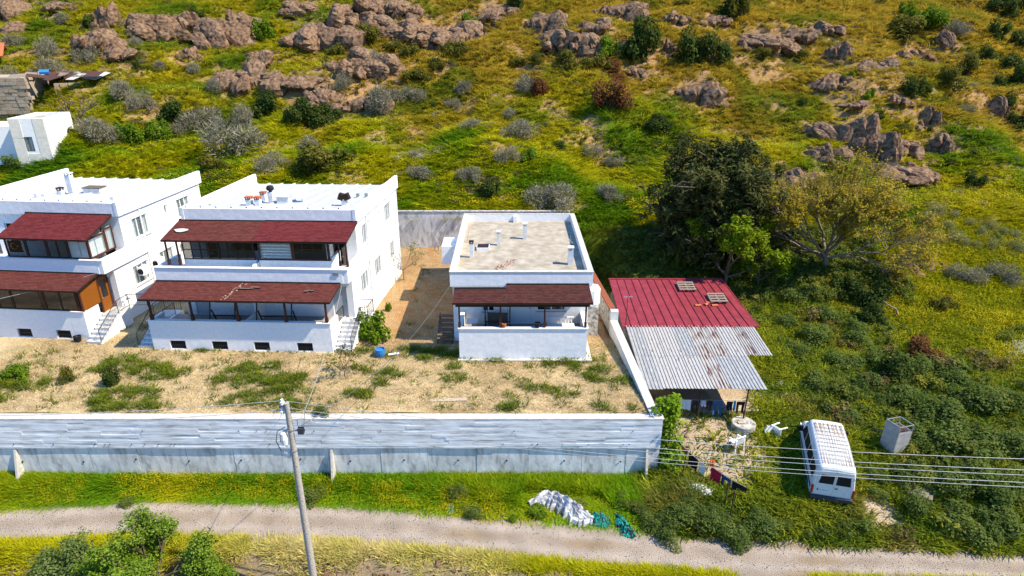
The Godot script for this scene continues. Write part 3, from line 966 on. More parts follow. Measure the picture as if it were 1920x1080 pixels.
	# garden bushes, each its own
	shrub("bright", at_level(702, 634, 4.0), 2.2, 1.75, "round glossy green bush beside the white stone stairs")
	shrub("dark", at_level(213, 722, 4.0), 1.15, 1.25, "grey green upright shrub standing alone in the dry garden")
	shrub("bright", at_level(32, 708, 4.0), 1.7, 0.8, "low spreading bright green plant beside the pale slab in the garden")
	shrub("olive", at_level(127, 714, 4.0), 1.0, 0.95, "thin brownish sapling between two green plants in the garden")
	shrub("bright", at_level(729, 582, 4.0), 0.6, 0.7, "small green seedling on the earth between the two houses")
	# leafy climber against the end of the wall
	rng.seed = 91
	var cl := thing("climbing_plant", "bright green climber growing up the end of the concrete wall", "climber", Vector3(7.85, height(7.9, 27.2), -27.0))
	var cb := MB.new()
	var ll := []
	for i in 46:
		var t := rng.randf()
		ll.append([Vector3(rng.randf_range(-0.3, 0.75) - 0.25 * t, 0.1 + t * 3.7, rng.randf_range(-0.9, 0.5) - t * 0.8), rng.randf_range(0.25, 0.5)])
	clumps(cb, ll, 3200, 0.15, [Color(0.11, 0.20, 0.010), Color(0.20, 0.30, 0.018)], 0.6)
	part(cl, "foliage", cb, M.leaf)
	var cw := MB.new()
	for i in 5:
		cw.tube([Vector3(0.1 * i, -0.2, 0.1 * i - 0.3), Vector3(0.1 + 0.05 * i, 1.8, -0.2 * i), Vector3(-0.1 + 0.1 * i, 3.4, -0.8)], [0.05, 0.035, 0.015], 5)
	part(cl, "stem", cw, M.bark)

# limbs: [from, to, radius]; twigs are added at the ends of the last level
func branch(out: Array, p: Vector3, dir: Vector3, len_: float, r: float, depth: int, spread: float, lift: float, ends: Array) -> void:
	var q := p + dir * len_
	var m := (p + q) / 2 + rdir() * len_ * 0.07
	out.append([p, m, q, r, depth])
	if depth == 0:
		ends.append([q, dir])
		return
	var k := 3 if rng.randf() < 0.65 else 2
	for i in k:
		var nd := (dir + rdir() * spread + Vector3.UP * lift).normalized()
		branch(out, q if i < 2 else m, nd, len_ * rng.randf_range(0.62, 0.86), r * 0.66, depth - 1, spread, lift, ends)

func wood_mesh(limbs: Array, thin := 4) -> MB:
	var b := MB.new()
	for l in limbs:
		b.tube([l[0], l[1], l[2]], [l[3], l[3] * 0.84, l[3] * 0.68], 8 if l[4] > 3 else (5 if l[4] > 1 else thin), false)
	return b

func make_trees() -> void:
	# dark pine behind the shed
	rng.seed = 201
	var foot := Vector3(15.9, 0, -48.6)
	foot.y = height(foot.x, 48.6) - 0.1
	var pine := thing("pine_tree", "big dark pine with dead grey twigs behind the red shed roof", "tree", foot)
	var limbs := [[Vector3.ZERO, Vector3(0.1, 3.4, 0.1), Vector3(0.0, 7.2, 0.0), 0.34, 5]]
	var needles := MB.new()
	var dead := MB.new()
	for i in 120:
		var t := rng.randf()
		var y := lerpf(0.9, 8.6, t)
		var a := rng.randf() * TAU
		var reach := 4.5 * sqrt(maxf(0.05, 1.0 - pow(absf(t - 0.42) / 0.66, 2.2))) * rng.randf_range(0.55, 1.05)
		var e := Vector3(cos(a) * reach, y + reach * 0.16, sin(a) * reach)
		var s := Vector3(0, minf(y * 0.8 + 0.3, 7.0), 0)
		limbs.append([s, s.lerp(e, 0.5) + Vector3.UP * 0.25, e, 0.07, 2])
		for j in 11:
			var c := s.lerp(e, rng.randf_range(0.4, 1.02)) + rdir() * 0.8
			var base := Color(0.034, 0.046, 0.013).lerp(Color(0.13, 0.115, 0.032), rng.randf() * rng.randf())
			for k in 30:
				var o := rdir()
				needles.col = base * rng.randf_range(0.7, 1.35)
				leaf(needles, c + o * rng.randf_range(0.05, 0.42), o + Vector3.UP * 0.4 + Vector3(e.x, 0, e.z).normalized() * 0.5, rng.randf_range(0.26, 0.48), 0.16)
		if rng.randf() < 0.33:
			var q := e + Vector3(e.x, 0, e.z).normalized() * 0.2
			dead.tube([q, q + Vector3(rng.randf_range(-0.6, 0.6), 0.45, rng.randf_range(0.0, 0.6)), q + Vector3(rng.randf_range(-1.0, 1.0), 0.5, rng.randf_range(0.2, 1.0))], [0.04, 0.03, 0.01], 4)
	pine.scale = Vector3(1.14, 1.06, 1.1)
	part(pine, "trunk", wood_mesh(limbs), M.bark)
	part(pine, "crown", needles, M.needle)
	part(pine, "dead_branch", dead, M.wood_grey, "bleached dead twigs sticking out of the crown")
	# lime green tree in front of it
	rng.seed = 202
	leafy_tree("young_tree", "lime green young tree in front of the dark pine", Vector3(16.0, height(16.0, 44.6), -44.6), 1.5, 0.17, 4, 0.62, 0.36, 1.75, 7, 0.45, 8000, 0.17, [Color(0.13, 0.19, 0.008), Color(0.21, 0.27, 0.012)], M.bark)
	leafy_tree("low_tree", "small fresh green tree at the corner behind the shed", Vector3(18.6, height(18.6, 45.0), -45.0), 0.7, 0.10, 3, 0.75, 0.2, 1.2, 9, 0.5, 4000, 0.16, [Color(0.07, 0.12, 0.008), Color(0.15, 0.21, 0.012)], M.bark)
	# big bare tree just coming into yellow leaf
	rng.seed = 203
	var p := Vector3(24.6, height(24.6, 47.4) - 0.1, -47.4)
	var t2 := thing("budding_tree", "wide spreading bare branched tree with sparse yellow buds", "tree", p)
	limbs = []
	var ends := []
	limbs.append([Vector3.ZERO, Vector3(0.05, 0.8, 0), Vector3(-0.1, 1.5, 0.1), 0.26, 6])
	for i in 8:
		var a := TAU * i / 8 + rng.randf() * 0.5
		branch(limbs, Vector3(-0.1, rng.randf_range(1.1, 1.6), 0.1), Vector3(cos(a) * 0.9, rng.randf_range(0.12, 1.5), sin(a) * 0.9).normalized(), rng.randf_range(1.6, 2.05), 0.11, 5, 0.5, 0.10, ends)
	t2.scale = Vector3(1.12, 1.05, 1.1)
	part(t2, "trunk", wood_mesh(limbs, 3), M.pale_bark)
	var buds := MB.new()
	var twigs := MB.new()
	for e in ends:
		for j in 6:
			var d: Vector3 = ((e[1] as Vector3) + rdir() * 0.5 + Vector3.UP * 0.25).normalized()
			var l := rng.randf_range(0.5, 1.4)
			var q: Vector3 = e[0] + d * l
			var w := d.cross(rdir()).normalized() * 0.012
			twigs.col = Color(0.27, 0.215, 0.12) * rng.randf_range(0.7, 1.25)
			twigs.quad(e[0] - w, e[0] + w, q + w * 0.4, q - w * 0.4)
			for k in 6:
				buds.col = Color(0.42, 0.30, 0.018).lerp(Color(0.26, 0.22, 0.018), rng.randf()) * rng.randf_range(0.75, 1.3)
				leaf(buds, (e[0] as Vector3).lerp(q, rng.randf_range(0.3, 1.0)), d, rng.randf_range(0.08, 0.15), 0.5)
	part(t2, "twigs", twigs, M.twig)
	part(t2, "crown", buds, M.leaf)
	# small trees elsewhere
	rng.seed = 204
	leafy_tree("slender_tree", "slender half bare tree beside the row of stones", on_ground(1658, 492) - Vector3.UP * 0.1, 1.3, 0.08, 3, 0.5, 0.35, 0.9, 4, 0.4, 500, 0.13, [Color(0.14, 0.14, 0.012), Color(0.2, 0.17, 0.02)], M.pale_bark)
	leafy_tree("bare_tree", "small leafless tree beside the ruined stone hut", on_ground(144, 238) - Vector3.UP * 0.1, 0.9, 0.13, 4, 0.75, 0.15, 1.25, 1, 0.3, 60, 0.13, [Color(0.12, 0.12, 0.03), Color(0.2, 0.17, 0.05)], M.bark)
	leafy_tree("fruit_sapling", "thin pale leafed sapling on the earth beside the two storey house", at_level(757, 524, 4.0), 0.9, 0.045, 3, 0.5, 0.5, 0.95, 5, 0.35, 800, 0.09, [Color(0.17, 0.17, 0.07), Color(0.25, 0.23, 0.12)], M.pale_bark)
	leafy_tree("garden_sapling", "spindly green sapling in front of the stone stairs", at_level(646, 706, 4.0), 0.5, 0.03, 3, 0.7, 0.35, 0.55, 4, 0.3, 620, 0.09, [Color(0.09, 0.10, 0.02), Color(0.16, 0.15, 0.03)], M.bark)
	leafy_tree("bare_bush", "leafless grey bush against the concrete wall behind the houses", Vector3(-6.4, 4.0, -52.6), 0.4, 0.04, 3, 0.8, 0.25, 0.8, 1, 0.3, 20, 0.08, [Color(0.1, 0.1, 0.03), Color(0.15, 0.14, 0.05)], M.wood_grey)
	leafy_tree("small_palm_tree", "small green tree in front of the pale panel house", on_ground(26, 326) - Vector3.UP * 0.1, 1.0, 0.06, 2, 0.8, 0.2, 0.5, 6, 0.4, 700, 0.16, [Color(0.07, 0.13, 0.02), Color(0.12, 0.18, 0.02)], M.bark)
	# the tree that reaches into the picture from the bank below the road
	rng.seed = 208
	leafy_tree("roadside_tree", "airy fresh green tree on the bank, its crown over the road", Vector3(-15.2, -1.0, -20.6), 1.1, 0.10, 5, 0.62, 0.16, 0.95, 3, 0.34, 15000, 0.085, [Color(0.12, 0.20, 0.020), Color(0.22, 0.31, 0.035)], M.bark)
	leafy_tree("bank_tree", "grey green bushy tree on the bank beside the fresh green one", Vector3(-19.3, -1.2, -20.8), 0.6, 0.09, 3, 0.75, 0.2, 0.9, 6, 0.5, 8000, 0.09, [Color(0.10, 0.15, 0.04), Color(0.17, 0.22, 0.06)], M.bark)
	leafy_tree("bank_sapling", "dense green sapling low on the bank behind the fresh green tree", Vector3(-16.7, -0.8, -20.6), 0.4, 0.07, 3, 0.8, 0.1, 0.85, 7, 0.5, 9000, 0.085, [Color(0.09, 0.17, 0.012), Color(0.20, 0.29, 0.02)], M.bark)
	leafy_tree("bank_bush", "leafy green bush low on the bank near the concrete pole", Vector3(-13.2, -1.2, -20.2), 0.3, 0.06, 3, 0.8, 0.1, 0.75, 7, 0.45, 7000, 0.085, [Color(0.09, 0.17, 0.012), Color(0.19, 0.27, 0.02)], M.bark)

func leafy_tree(called: String, label: String, p: Vector3, trunk: float, r: float, depth: int, spread: float, lift: float, len_: float, per_end: int, clump: float, leaves: int, size: float, cols: Array, bark: Material) -> void:
	var t := thing(called, label, "tree" if not "bush" in called else "bush", p)
	var limbs := [[Vector3(0, -0.2, 0), Vector3(0.03, trunk * 0.5, 0), Vector3(0, trunk, 0.02), r, depth + 2]]
	var ends := []
	for i in 4:
		var a := TAU * i / 4 + rng.randf()
		branch(limbs, Vector3(0, trunk * rng.randf_range(0.75, 1.0), 0), Vector3(cos(a), rng.randf_range(0.5, 1.6), sin(a)).normalized(), len_, r * 0.62, depth - 1, spread, lift, ends)
	part(t, "trunk", wood_mesh(limbs), bark)
	var lumps := []
	for e in ends:
		for j in per_end:
			lumps.append([(e[0] as Vector3) + rdir() * clump * rng.randf_range(0.2, 1.1), clump * rng.randf_range(0.35, 0.75)])
	var b := MB.new()
	clumps(b, lumps, leaves, size, cols, 0.5)
	part(t, "crown", b, M.leaf)

# low tangled growth that nobody could count: small leaf clumps joined into one mass
func make_scrub() -> void:
	rng.seed = 731
	var b := MB.new()
	var l := []
	for i in 6:
		l.append([Vector3(rng.randf_range(-0.55, 0.55), rng.randf_range(0.15, 0.75), rng.randf_range(-0.55, 0.55)), rng.randf_range(0.22, 0.42)])
	clumps(b, l, 230, 0.17, [Color(0.8, 0.9, 0.85), Color(1.15, 1.05, 1.0)], 0.35)
	var clump := b.mesh()
	rng.seed = 732
	var places := []
	var cols := PackedColorArray()
	var dark := Color(0.105, 0.145, 0.026)
	var olive := Color(0.25, 0.235, 0.030)
	var brown := Color(0.21, 0.145, 0.06)
	for i in 4600:                       # the rough yard
		var d := rng.randf_range(22.3, 52.0)
		var x := rng.randf_range(7.5, 0.88 * d + 4.0)
		var rn := curve(ROAD_X, ROAD_N, x)
		if d < rn + 0.6 or x < side_x(d) + 1.0 or (x < 15.6 and d > 29.0 and d < 43.0) or rng.randf() < bare(x, d) * 1.3:
			continue
		if Vector2(x - 15.9, d - 26.8).length() < 3.0 or (x > 8.0 and x < 13.0 and d > 24.6 and d < 31.0):
			continue
		var thick := smoothstep(-0.15, 0.25, n_mid.get_noise_2d(x * 1.3 + 55.0, d * 1.3)) + 0.6 * smoothstep(19.0, 22.0, x) * (1.0 - smoothstep(31.0, 36.0, d))
		if rng.randf() > thick * (0.62 if x > 19.0 and d < 36.0 else 0.32) + 0.05 or (x > 26.0 and d > 36.0 and rng.randf() < 0.75):
			continue
		var s := rng.randf_range(0.25, 0.6) if rng.randf() < 0.7 else rng.randf_range(0.6, 1.15)
		places.append(spot(x, d, s * rng.randf_range(0.5, 1.2), s))
		cols.push_back(tint(dark.lerp(olive, smoothstep(-0.2, 0.4, n_fine.get_noise_2d(x * 0.7, d * 0.7)) * rng.randf()).lerp(brown, 0.8 * smoothstep(0.2, 0.5, n_mid.get_noise_2d(x * 2.0, d * 2.0 + 80.0)))))
	for i in 2600:                       # under the trees behind the shed
		var x := rng.randf_range(6.0, 30.0)
		var d := rng.randf_range(43.2, 52.5)
		if rng.randf() > 0.5 or x < side_x(d) + 0.6:
			continue
		var s := rng.randf_range(0.4, 1.0)
		places.append(spot(x, d, s * 0.9, s))
		cols.push_back(tint(dark.lerp(olive, rng.randf() * 0.5)))
	scatter("yard_undergrowth", "tangled dark green scrub spreading over the rough yard", clump, M.leaf, places, cols)
	places = []
	cols = PackedColorArray()
	for i in 8500:                       # the slope
		var d := 55.0 + 58.0 * pow(rng.randf(), 0.9)
		var x := rng.randf_range(-0.86, 0.9) * d
		var k := smoothstep(0.02, 0.4, n_mid.get_noise_2d(x * 0.9 + 150.0, d * 0.9)) + 0.10 + 0.2 * smoothstep(70.0, 90.0, d)
		if rng.randf() > k:
			continue
		var s := rng.randf_range(0.22, 0.75) * (1.0 if rng.randf() < 0.9 else 1.6)
		places.append(spot(x, d, s * rng.randf_range(0.5, 0.9), s))
		var c := Color(0.085, 0.10, 0.022)
		var r := rng.randf()
		if r < 0.25:
			c = Color(0.22, 0.185, 0.12)
		elif r < 0.45:
			c = Color(0.15, 0.125, 0.025)
		cols.push_back(tint(c))
	scatter("hill_undergrowth", "low olive and grey scrub dotted through the hillside grass", clump, M.leaf, places, cols)

# ---------------------------------------------------------------- rocks
var rock_meshes := []

# a block cut by flat faces: planes are [normal, distance]
func block_points(nu: int, nv: int, planes: Array, f: FastNoiseLite, rough: float) -> Array:
	var pts := []
	for j in nv + 1:
		var row := []
		var ph := PI * (float(j) / nv) * 0.86
		for i in nu:
			var th := TAU * i / nu
			var o := Vector3(sin(ph) * cos(th), cos(ph), sin(ph) * sin(th))
			var r := 1.25
			for q in planes:
				var c: float = o.dot(q[0])
				if c > 0.05:
					r = minf(r, q[1] / c)
			r += rough * (f.get_noise_3dv(o * 2.2) + 0.6 * f.get_noise_3dv(o * 6.0))
			row.append(o * r)
		pts.append(row)
	return pts

func make_rock_meshes() -> void:
	for k in 9:
		rng.seed = 900 + k
		var f := FastNoiseLite.new()
		f.seed = 900 + k
		f.frequency = 0.9
		f.fractal_octaves = 3
		var b := MB.new()
		var big := k < 6
		var strata := Basis(Vector3.BACK, rng.randf_range(0.3, 0.7)) * Basis(Vector3.UP, rng.randf() * TAU)
		for n in (20 if big else 1):
			var planes := []
			for i in 13:
				planes.append([(rdir() + Vector3.UP * 0.2).normalized(), rng.randf_range(0.62, 1.0)])
			var nu := 20 if big else 14
			var nv := 12 if big else 9
			var pts := block_points(nu, nv, planes, f, 0.07)
			var at := Vector3.ZERO
			var s := Vector3.ONE
			if big:
				var t := rng.randf() * TAU
				var rad := sqrt(rng.randf()) * 0.78
				at = Vector3(cos(t) * rad, 0.42 * (1.0 - rad) * rng.randf_range(0.4, 1.0) - 0.05, sin(t) * rad)
				var z := rng.randf_range(0.16, 0.50) * (1.15 - 0.5 * rad)
				s = Vector3(z * 1.25, z * rng.randf_range(0.6, 0.95), z * 0.85)
			var turn := strata * Basis(Vector3.UP, rng.randf_range(-0.5, 0.5)) if big else Basis.IDENTITY
			b.xf = Transform3D(turn.scaled_local(s), at)
			var shade := rng.randf_range(0.8, 1.12)
			for j in nv:
				for i in nu:
					var v := rng.randf_range(-1.0, 1.0)
					b.col = Color(1.0, 0.97 + 0.03 * v, 0.94 + 0.05 * v) * (shade + 0.06 * v)
					b.quad(pts[j][i], pts[j][(i + 1) % nu], pts[j + 1][(i + 1) % nu], pts[j + 1][i])
		rock_meshes.append(b.mesh())

func make_rocks() -> void:
	make_rock_meshes()
	rng.seed = 301
	# foot pixel, width and height in pixels, lean
	for a in CRAGS:
		var p := on_ground(a[0], maxf(a[1] - a[3] * 0.12, 2.0))
		var w := metres(a[2], p)
		var h := metres(a[3], p)
		var said: String = "%s weathered brown rock outcrop %s" % ["huge" if w > 7.0 else ("large" if w > 4.0 else "low"), zone(p)]
		rock("rock_outcrop", said, "rock", said, p, Vector3(w * 0.64, h * 1.2, w * 0.62), rng.randi() % 6)
		for j in 3:      # loose pieces at its foot
			var q := on_ground(a[0] + rng.randf_range(-0.6, 0.6) * a[2], maxf(a[1] + rng.randf_range(-0.5, 0.25) * a[3], 1.0))
			var s := metres(rng.randf_range(0.12, 0.3) * a[2], q)
			rock("boulder", "loose brown boulder beside a rock outcrop " + zone(q), "boulder", "loose boulders " + zone(q), q, Vector3(s, s * 0.9, s), 6 + rng.randi() % 3)
	for a in [[1695, 504, 30, 22], [1716, 508, 20, 16], [1732, 505, 26, 22], [1768, 503, 16, 12], [1722, 516, 22, 14], [1748, 498, 18, 14]]:
		var p := on_ground(a[0], a[1])
		rock("terrace_stone", "pinkish stone in the short row beside the slender tree", "stone", "row of stones by the slender tree", p, Vector3(metres(a[2], p) * 0.6, metres(a[3], p), metres(a[2], p) * 0.6), 6 + rng.randi() % 3)
	for i in 120:
		var x := rng.randf_range(-10.0, 11.0)
		var d := curve(ROAD_X, ROAD_S, x) - rng.randf_range(0.7, 1.9)
		var s := rng.randf_range(0.05, 0.17) * (1.9 if absf(x + 7.6) < 1.6 and rng.randf() < 0.5 else 1.0)
		rock("bank_stone", "pale stone on the bank below the dirt road", "stone", "stones on the bank below the road", Vector3(x, height(x, d), -d), Vector3(s, s * 0.8, s), 6 + rng.randi() % 3)
	for i in 40:
		var x := rng.randf_range(8.2, 18.5)
		var d := rng.randf_range(23.6, 30.6)
		if bare(x, d) < 0.3:
			continue
		var s := rng.randf_range(0.05, 0.12)
		rock("yard_stone", "small stone on the bare earth in front of the shed", "stone", "small stones on the yard earth", Vector3(x, height(x, d), -d), Vector3(s, s * 0.8, s), 6 + rng.randi() % 3)
	# grit on the road and yard
	var places := []
	var cols := PackedColorArray()
	for i in 6000:
		var x := rng.randf_range(-26.0, 24.0)
		var d := rng.randf_range(curve(ROAD_X, ROAD_S, x) - 1.6, curve(ROAD_X, ROAD_N, x) + 0.1)
		if i % 3 == 0:
			x = rng.randf_range(7.8, 18.0)
			d = rng.randf_range(23.5, 31.5)
			if rng.randf() > bare(x, d):
				continue
		var s := rng.randf_range(0.008, 0.022)
		places.append(Transform3D(Basis.from_euler(Vector3(rng.randf() * TAU, rng.randf() * TAU, 0)).scaled(Vector3(s, s, s)), Vector3(x, height(x, d) + 0.045, -d)))
		cols.push_back(Color(0.45, 0.40, 0.35) * rng.randf_range(0.5, 1.35))
	scatter("gravel", "loose gravel on the dirt road and the yard", rock_meshes[7], M.pebble, places, cols)

func rock(called: String, label: String, cat: String, group: String, p: Vector3, s: Vector3, k: int) -> void:
	var o := MeshInstance3D.new()
	o.name = numbered(called)
	o.mesh = rock_meshes[k]
	o.material_override = M.rock
	add_child(o)
	o.position = p - Vector3.UP * s.y * 0.1
	o.rotation = Vector3(rng.randf_range(-0.15, 0.15), rng.randf_range(-0.5, 0.5) + (PI if rng.randf() < 0.5 else 0.0), rng.randf_range(-0.15, 0.1))
	o.scale = s
	tag(o, label, cat, group)

# ---------------------------------------------------------------- building pieces
func pan(b: MB, o: Vector3, ux: Vector3, nn: Vector3, x0: float, y0: float, x1: float, y1: float, t0: float, t1: float) -> void:
	b.obox(o + ux * (x0 + x1) / 2 + Vector3.UP * (y0 + y1) / 2 + nn * (t0 + t1) / 2, Vector3((x1 - x0) / 2, (y1 - y0) / 2, absf(t1 - t0) / 2), Basis(ux, Vector3.UP, nn))

# a window set back in its opening: frame, one pane for each light, sill, and a curtain behind where there is one
func window(parent: Node, o: Vector3, ux: Vector3, nn: Vector3, w: float, h: float, lights: int, fm: Material, glass: Material, curtain := 0.0, back := -0.10, bar_ := 0.06, mid := 0.0) -> void:
	var b := nb()
	pan(b, o, ux, nn, 0, 0, w, bar_, back - 0.05, back)
	pan(b, o, ux, nn, 0, h - bar_, w, h, back - 0.05, back)
	for i in lights + 1:
		var x := (w - bar_) * i / lights
		pan(b, o, ux, nn, x, bar_, x + bar_, h - bar_, back - 0.05, back)
	if mid > 0.0:
		pan(b, o, ux, nn, bar_, mid - 0.02, w - bar_, mid + 0.02, back - 0.045, back - 0.006)
	var f := part(parent, "window", b, fm)
	for i in lights:
		var p := nb()
		var x := (w - bar_) * i / lights + bar_
		pan(p, o, ux, nn, x, bar_, x + (w - bar_) / lights - bar_, h - bar_, back - 0.028, back - 0.022)
		part(f, "pane", p, glass)
	if curtain > 0.0:
		var k := 26
		for s in [0, 1]:
			var c := nb()
			for i in k:
				var x0: float = w * 0.5 * s + w * 0.5 * curtain * i / k + (w * 0.5 * (1.0 - curtain) if s == 1 else 0.0)
				var x1: float = x0 + w * 0.5 * curtain / k
				var z0 := back - 0.14 - 0.03 * (i % 2)
				var z1 := back - 0.14 - 0.03 * ((i + 1) % 2)
				c.quad(o + ux * x0 + nn * z0, o + ux * x1 + nn * z1, o + ux * x1 + nn * z1 + Vector3.UP * h, o + ux * x0 + nn * z0 + Vector3.UP * h)
			part(f, "curtain", c, M.curtain)

func sill(parent: Node, o: Vector3, ux: Vector3, nn: Vector3, w: float) -> void:
	var b := nb()
	pan(b, o, ux, nn, -0.06, -0.05, w + 0.06, -0.002, -0.1, 0.07)
	part(parent, "window_sill", b, M.coping)

# shingled lean-to roof; a and b are the front corners, c and d the back ones
func lean_to(parent: Node, a: Vector3, b: Vector3, c: Vector3, d: Vector3, sm: Material, sd: int, label := "") -> void:
	rng.seed = sd
	var deck := nb()
	var t := Vector3.UP * -0.10
	deck.quad(a, b, c, d)
	deck.quad(d + t, c + t, b + t, a + t)
	deck.quad(a + t, b + t, b, a)
	deck.quad(b + t, c + t, c, b)
	deck.quad(c + t, d + t, d, c)
	deck.quad(d + t, a + t, a, d)
	var r := part(parent, "porch_roof", deck, M.wood_dark, label)
	var s := nb()
	var up := (b - a).cross(c - b).normalized()
	var rows := int((d - a).length() / 0.15)
	var cols := int((b - a).length() / 0.30)
	for j in rows:
		var v0 := float(j) / rows
		var v1 := float(j + 1) / rows + 0.008
		for i in range(-1, cols + 1):
			var sh := 0.5 * (j % 2) + rng.randf_range(-0.06, 0.06)
			var u0 := clampf((i + sh) / cols, 0.0, 1.0)
			var u1 := clampf((i + 0.96 + sh) / cols, 0.0, 1.0)
			if u1 - u0 < 0.001:
				continue
			var lift := up * rng.randf_range(0.014, 0.024)
			s.col = Color.WHITE * rng.randf_range(0.72, 1.12)
			var p := a.lerp(b, u0).lerp(d.lerp(c, u0), v0) + lift
			var q := a.lerp(b, u1).lerp(d.lerp(c, u1), v0) + lift
			var w := a.lerp(b, u1).lerp(d.lerp(c, u1), minf(v1, 1.0)) + up * 0.006
			var x := a.lerp(b, u0).lerp(d.lerp(c, u0), minf(v1, 1.0)) + up * 0.006
			s.quad(p, q, w, x)
			s.quad(p - lift, q - lift, q, p)
	var sh2 := part(r, "shingles", s, sm)
	sh2.set_meta("kind", "stuff")
	var fl := nb()      # the dark flashing along the wall
	fl.bar(d + Vector3(0, 0.03, -0.05), c + Vector3(0, 0.03, -0.05), 0.14, 0.09)
	part(r, "flashing", fl, M.felt)

# bare roofing felt and split laths where shingles have come off
func roof_scar(parent: Node, p: Vector3, along: Vector3, up: Vector3, len_: float, sd: int) -> void:
	rng.seed = sd
	var b := nb()
	var w := nb()
	for i in 7:
		var o := p + along * rng.randf_range(-0.5, 0.5) * len_ + along.cross(up) * rng.randf_range(-0.12, 0.12)
		b.bar(o + up * 0.03, o + up * 0.045 + along * len_ * rng.randf_range(0.15, 0.4) + along.cross(up) * rng.randf_range(-0.1, 0.1), rng.randf_range(0.05, 0.12), 0.01)
		if i < 4:
			w.bar(o + up * 0.05, o + up * 0.06 + along * len_ * rng.randf_range(0.15, 0.35) + along.cross(up) * rng.randf_range(-0.05, 0.05), 0.06, 0.012)
	part(parent, "torn_felt", b, M.felt)
	part(parent, "split_lath", w, M.wood_grey)

func post(parent: Node, p: Vector3, h: float, w := 0.10, mt: Material = null) -> void:
	var b := nb()
	b.box(p + Vector3(-w * 0.8, 0, -w * 0.8), p + Vector3(w * 0.8, 0.32, w * 0.8))
	b.box(p + Vector3(-w / 2, 0.32, -w / 2), p + Vector3(w / 2, h, w / 2))
	part(parent, "post", b, mt if mt else M.wood_brown)

func railing(parent: Node, pts: Array, h := 0.85, every := 0.13) -> void:
	var top := nb()
	for i in pts.size() - 1:
		top.tube([pts[i] + Vector3.UP * h, pts[i + 1] + Vector3.UP * h], [0.022, 0.022], 6)
		top.tube([pts[i] + Vector3.UP * 0.1, pts[i + 1] + Vector3.UP * 0.1], [0.014, 0.014], 5)
	for p in pts:
		top.tube([p, p + Vector3.UP * h], [0.022, 0.022], 6)
	var r := part(parent, "railing", top, M.iron)
	var bars := nb()
	for i in pts.size() - 1:
		var k := int(((pts[i + 1] as Vector3) - (pts[i] as Vector3)).length() / every)
		for j in range(1, k):
			var q: Vector3 = (pts[i] as Vector3).lerp(pts[i + 1], float(j) / k)
			bars.tube([q + Vector3.UP * 0.1, q + Vector3.UP * h], [0.009, 0.009], 4, false)
	part(r, "baluster", bars, M.iron)

func stairs(parent: Node, x0: float, x1: float, z0: float, top: float, n: int, run: float) -> void:     # climbs from z0 away from the camera
	var body := nb()
	for i in n:
		var y := top * i / n
		body.box(Vector3(x0 + 0.03, -0.3, z0 - run * (i + 1)), Vector3(x1 - 0.03, y + top / n - 0.035, z0 - run * i - 0.02))
	part(parent, "stair_riser", body, M.stucco)
	for i in n:
		var tr := nb()
		var y := top * (i + 1) / n
		tr.box(Vector3(x0, y - 0.033, z0 - run * (i + 1) - 0.0), Vector3(x1, y, z0 - run * i + 0.02))
		part(parent, "stair_tread", tr, M.marble)

func swing_seat(at: Vector3, turn: float, w: float, canopy: bool, label: String) -> void:
	var f := frame
	frame = Transform3D.IDENTITY
	var o := thing("swing_seat", label, "garden swing", at, turn)
	for s in [-1, 1]:
		var b := nb()
		b.tube([Vector3(s * w / 2, 0.02, 0.5), Vector3(s * w / 2, 0.5, 0.30), Vector3(s * w / 2, 1.0, 0.1), Vector3(s * w / 2, 1.62, -0.12)], [0.045, 0.045, 0.045, 0.045], 6)
		b.tube([Vector3(s * w / 2, 0.02, -0.5), Vector3(s * w / 2, 0.9, -0.1), Vector3(s * w / 2, 1.0, 0.1)], [0.045, 0.045, 0.045], 6)
		part(o, "side_frame", b, M.iron)
	var c := nb()
	c.tube([Vector3(-w / 2, 1.62, -0.12), Vector3(w / 2, 1.62, -0.12)], [0.045, 0.045], 6)
	c.tube([Vector3(-w / 2, 0.45, -0.32), Vector3(w / 2, 0.45, -0.32)], [0.04, 0.04], 6)
	part(o, "crossbar", c, M.iron)
	if canopy:
		var s2 := nb()
		s2.box(Vector3(-w * 0.4, 0.42, -0.22), Vector3(w * 0.4, 0.52, 0.28))
		part(o, "seat", s2, M.wood_old)
		var bk := nb()
		bk.obox(Vector3(0, 0.78, -0.28), Vector3(w * 0.4, 0.26, 0.04), Basis(Vector3.RIGHT, -0.25))
		part(o, "backrest", bk, M.wood_old)
		for s in [-1, 1]:
			var r := nb()
			r.tube([Vector3(s * w * 0.4, 0.5, 0.0), Vector3(s * w * 0.42, 1.6, -0.12)], [0.012, 0.012], 5)
			r.tube([Vector3(s * w * 0.4, 0.5, -0.25), Vector3(s * w * 0.4, 1.02, -0.36), Vector3(s * w * 0.4, 1.02, -0.36)], [0.018, 0.018, 0.018], 5)
			part(o, "hanger", r, M.iron)
	frame = f

func chimney(parent: Node, p: Vector3, w: float, h: float, cap: Material) -> void:
	var b := nb()
	b.box(p + Vector3(-w / 2, -0.2, -w / 2), p + Vector3(w / 2, h, w / 2))
	var c := part(parent, "chimney", b, M.stucco_old)
	if cap:
		var k := nb()
		for i in [-1, 1]:
			for j in [-1, 1]:
				k.box(p + Vector3(i * w * 0.4 - 0.03, h, j * w * 0.4 - 0.03), p + Vector3(i * w * 0.4 + 0.03, h + 0.13, j * w * 0.4 + 0.03))
		k.box(p + Vector3(-w * 0.62, h + 0.13, -w * 0.62), p + Vector3(w * 0.62, h + 0.19, w * 0.62))
		part(c, "chimney_cap", k, cap)

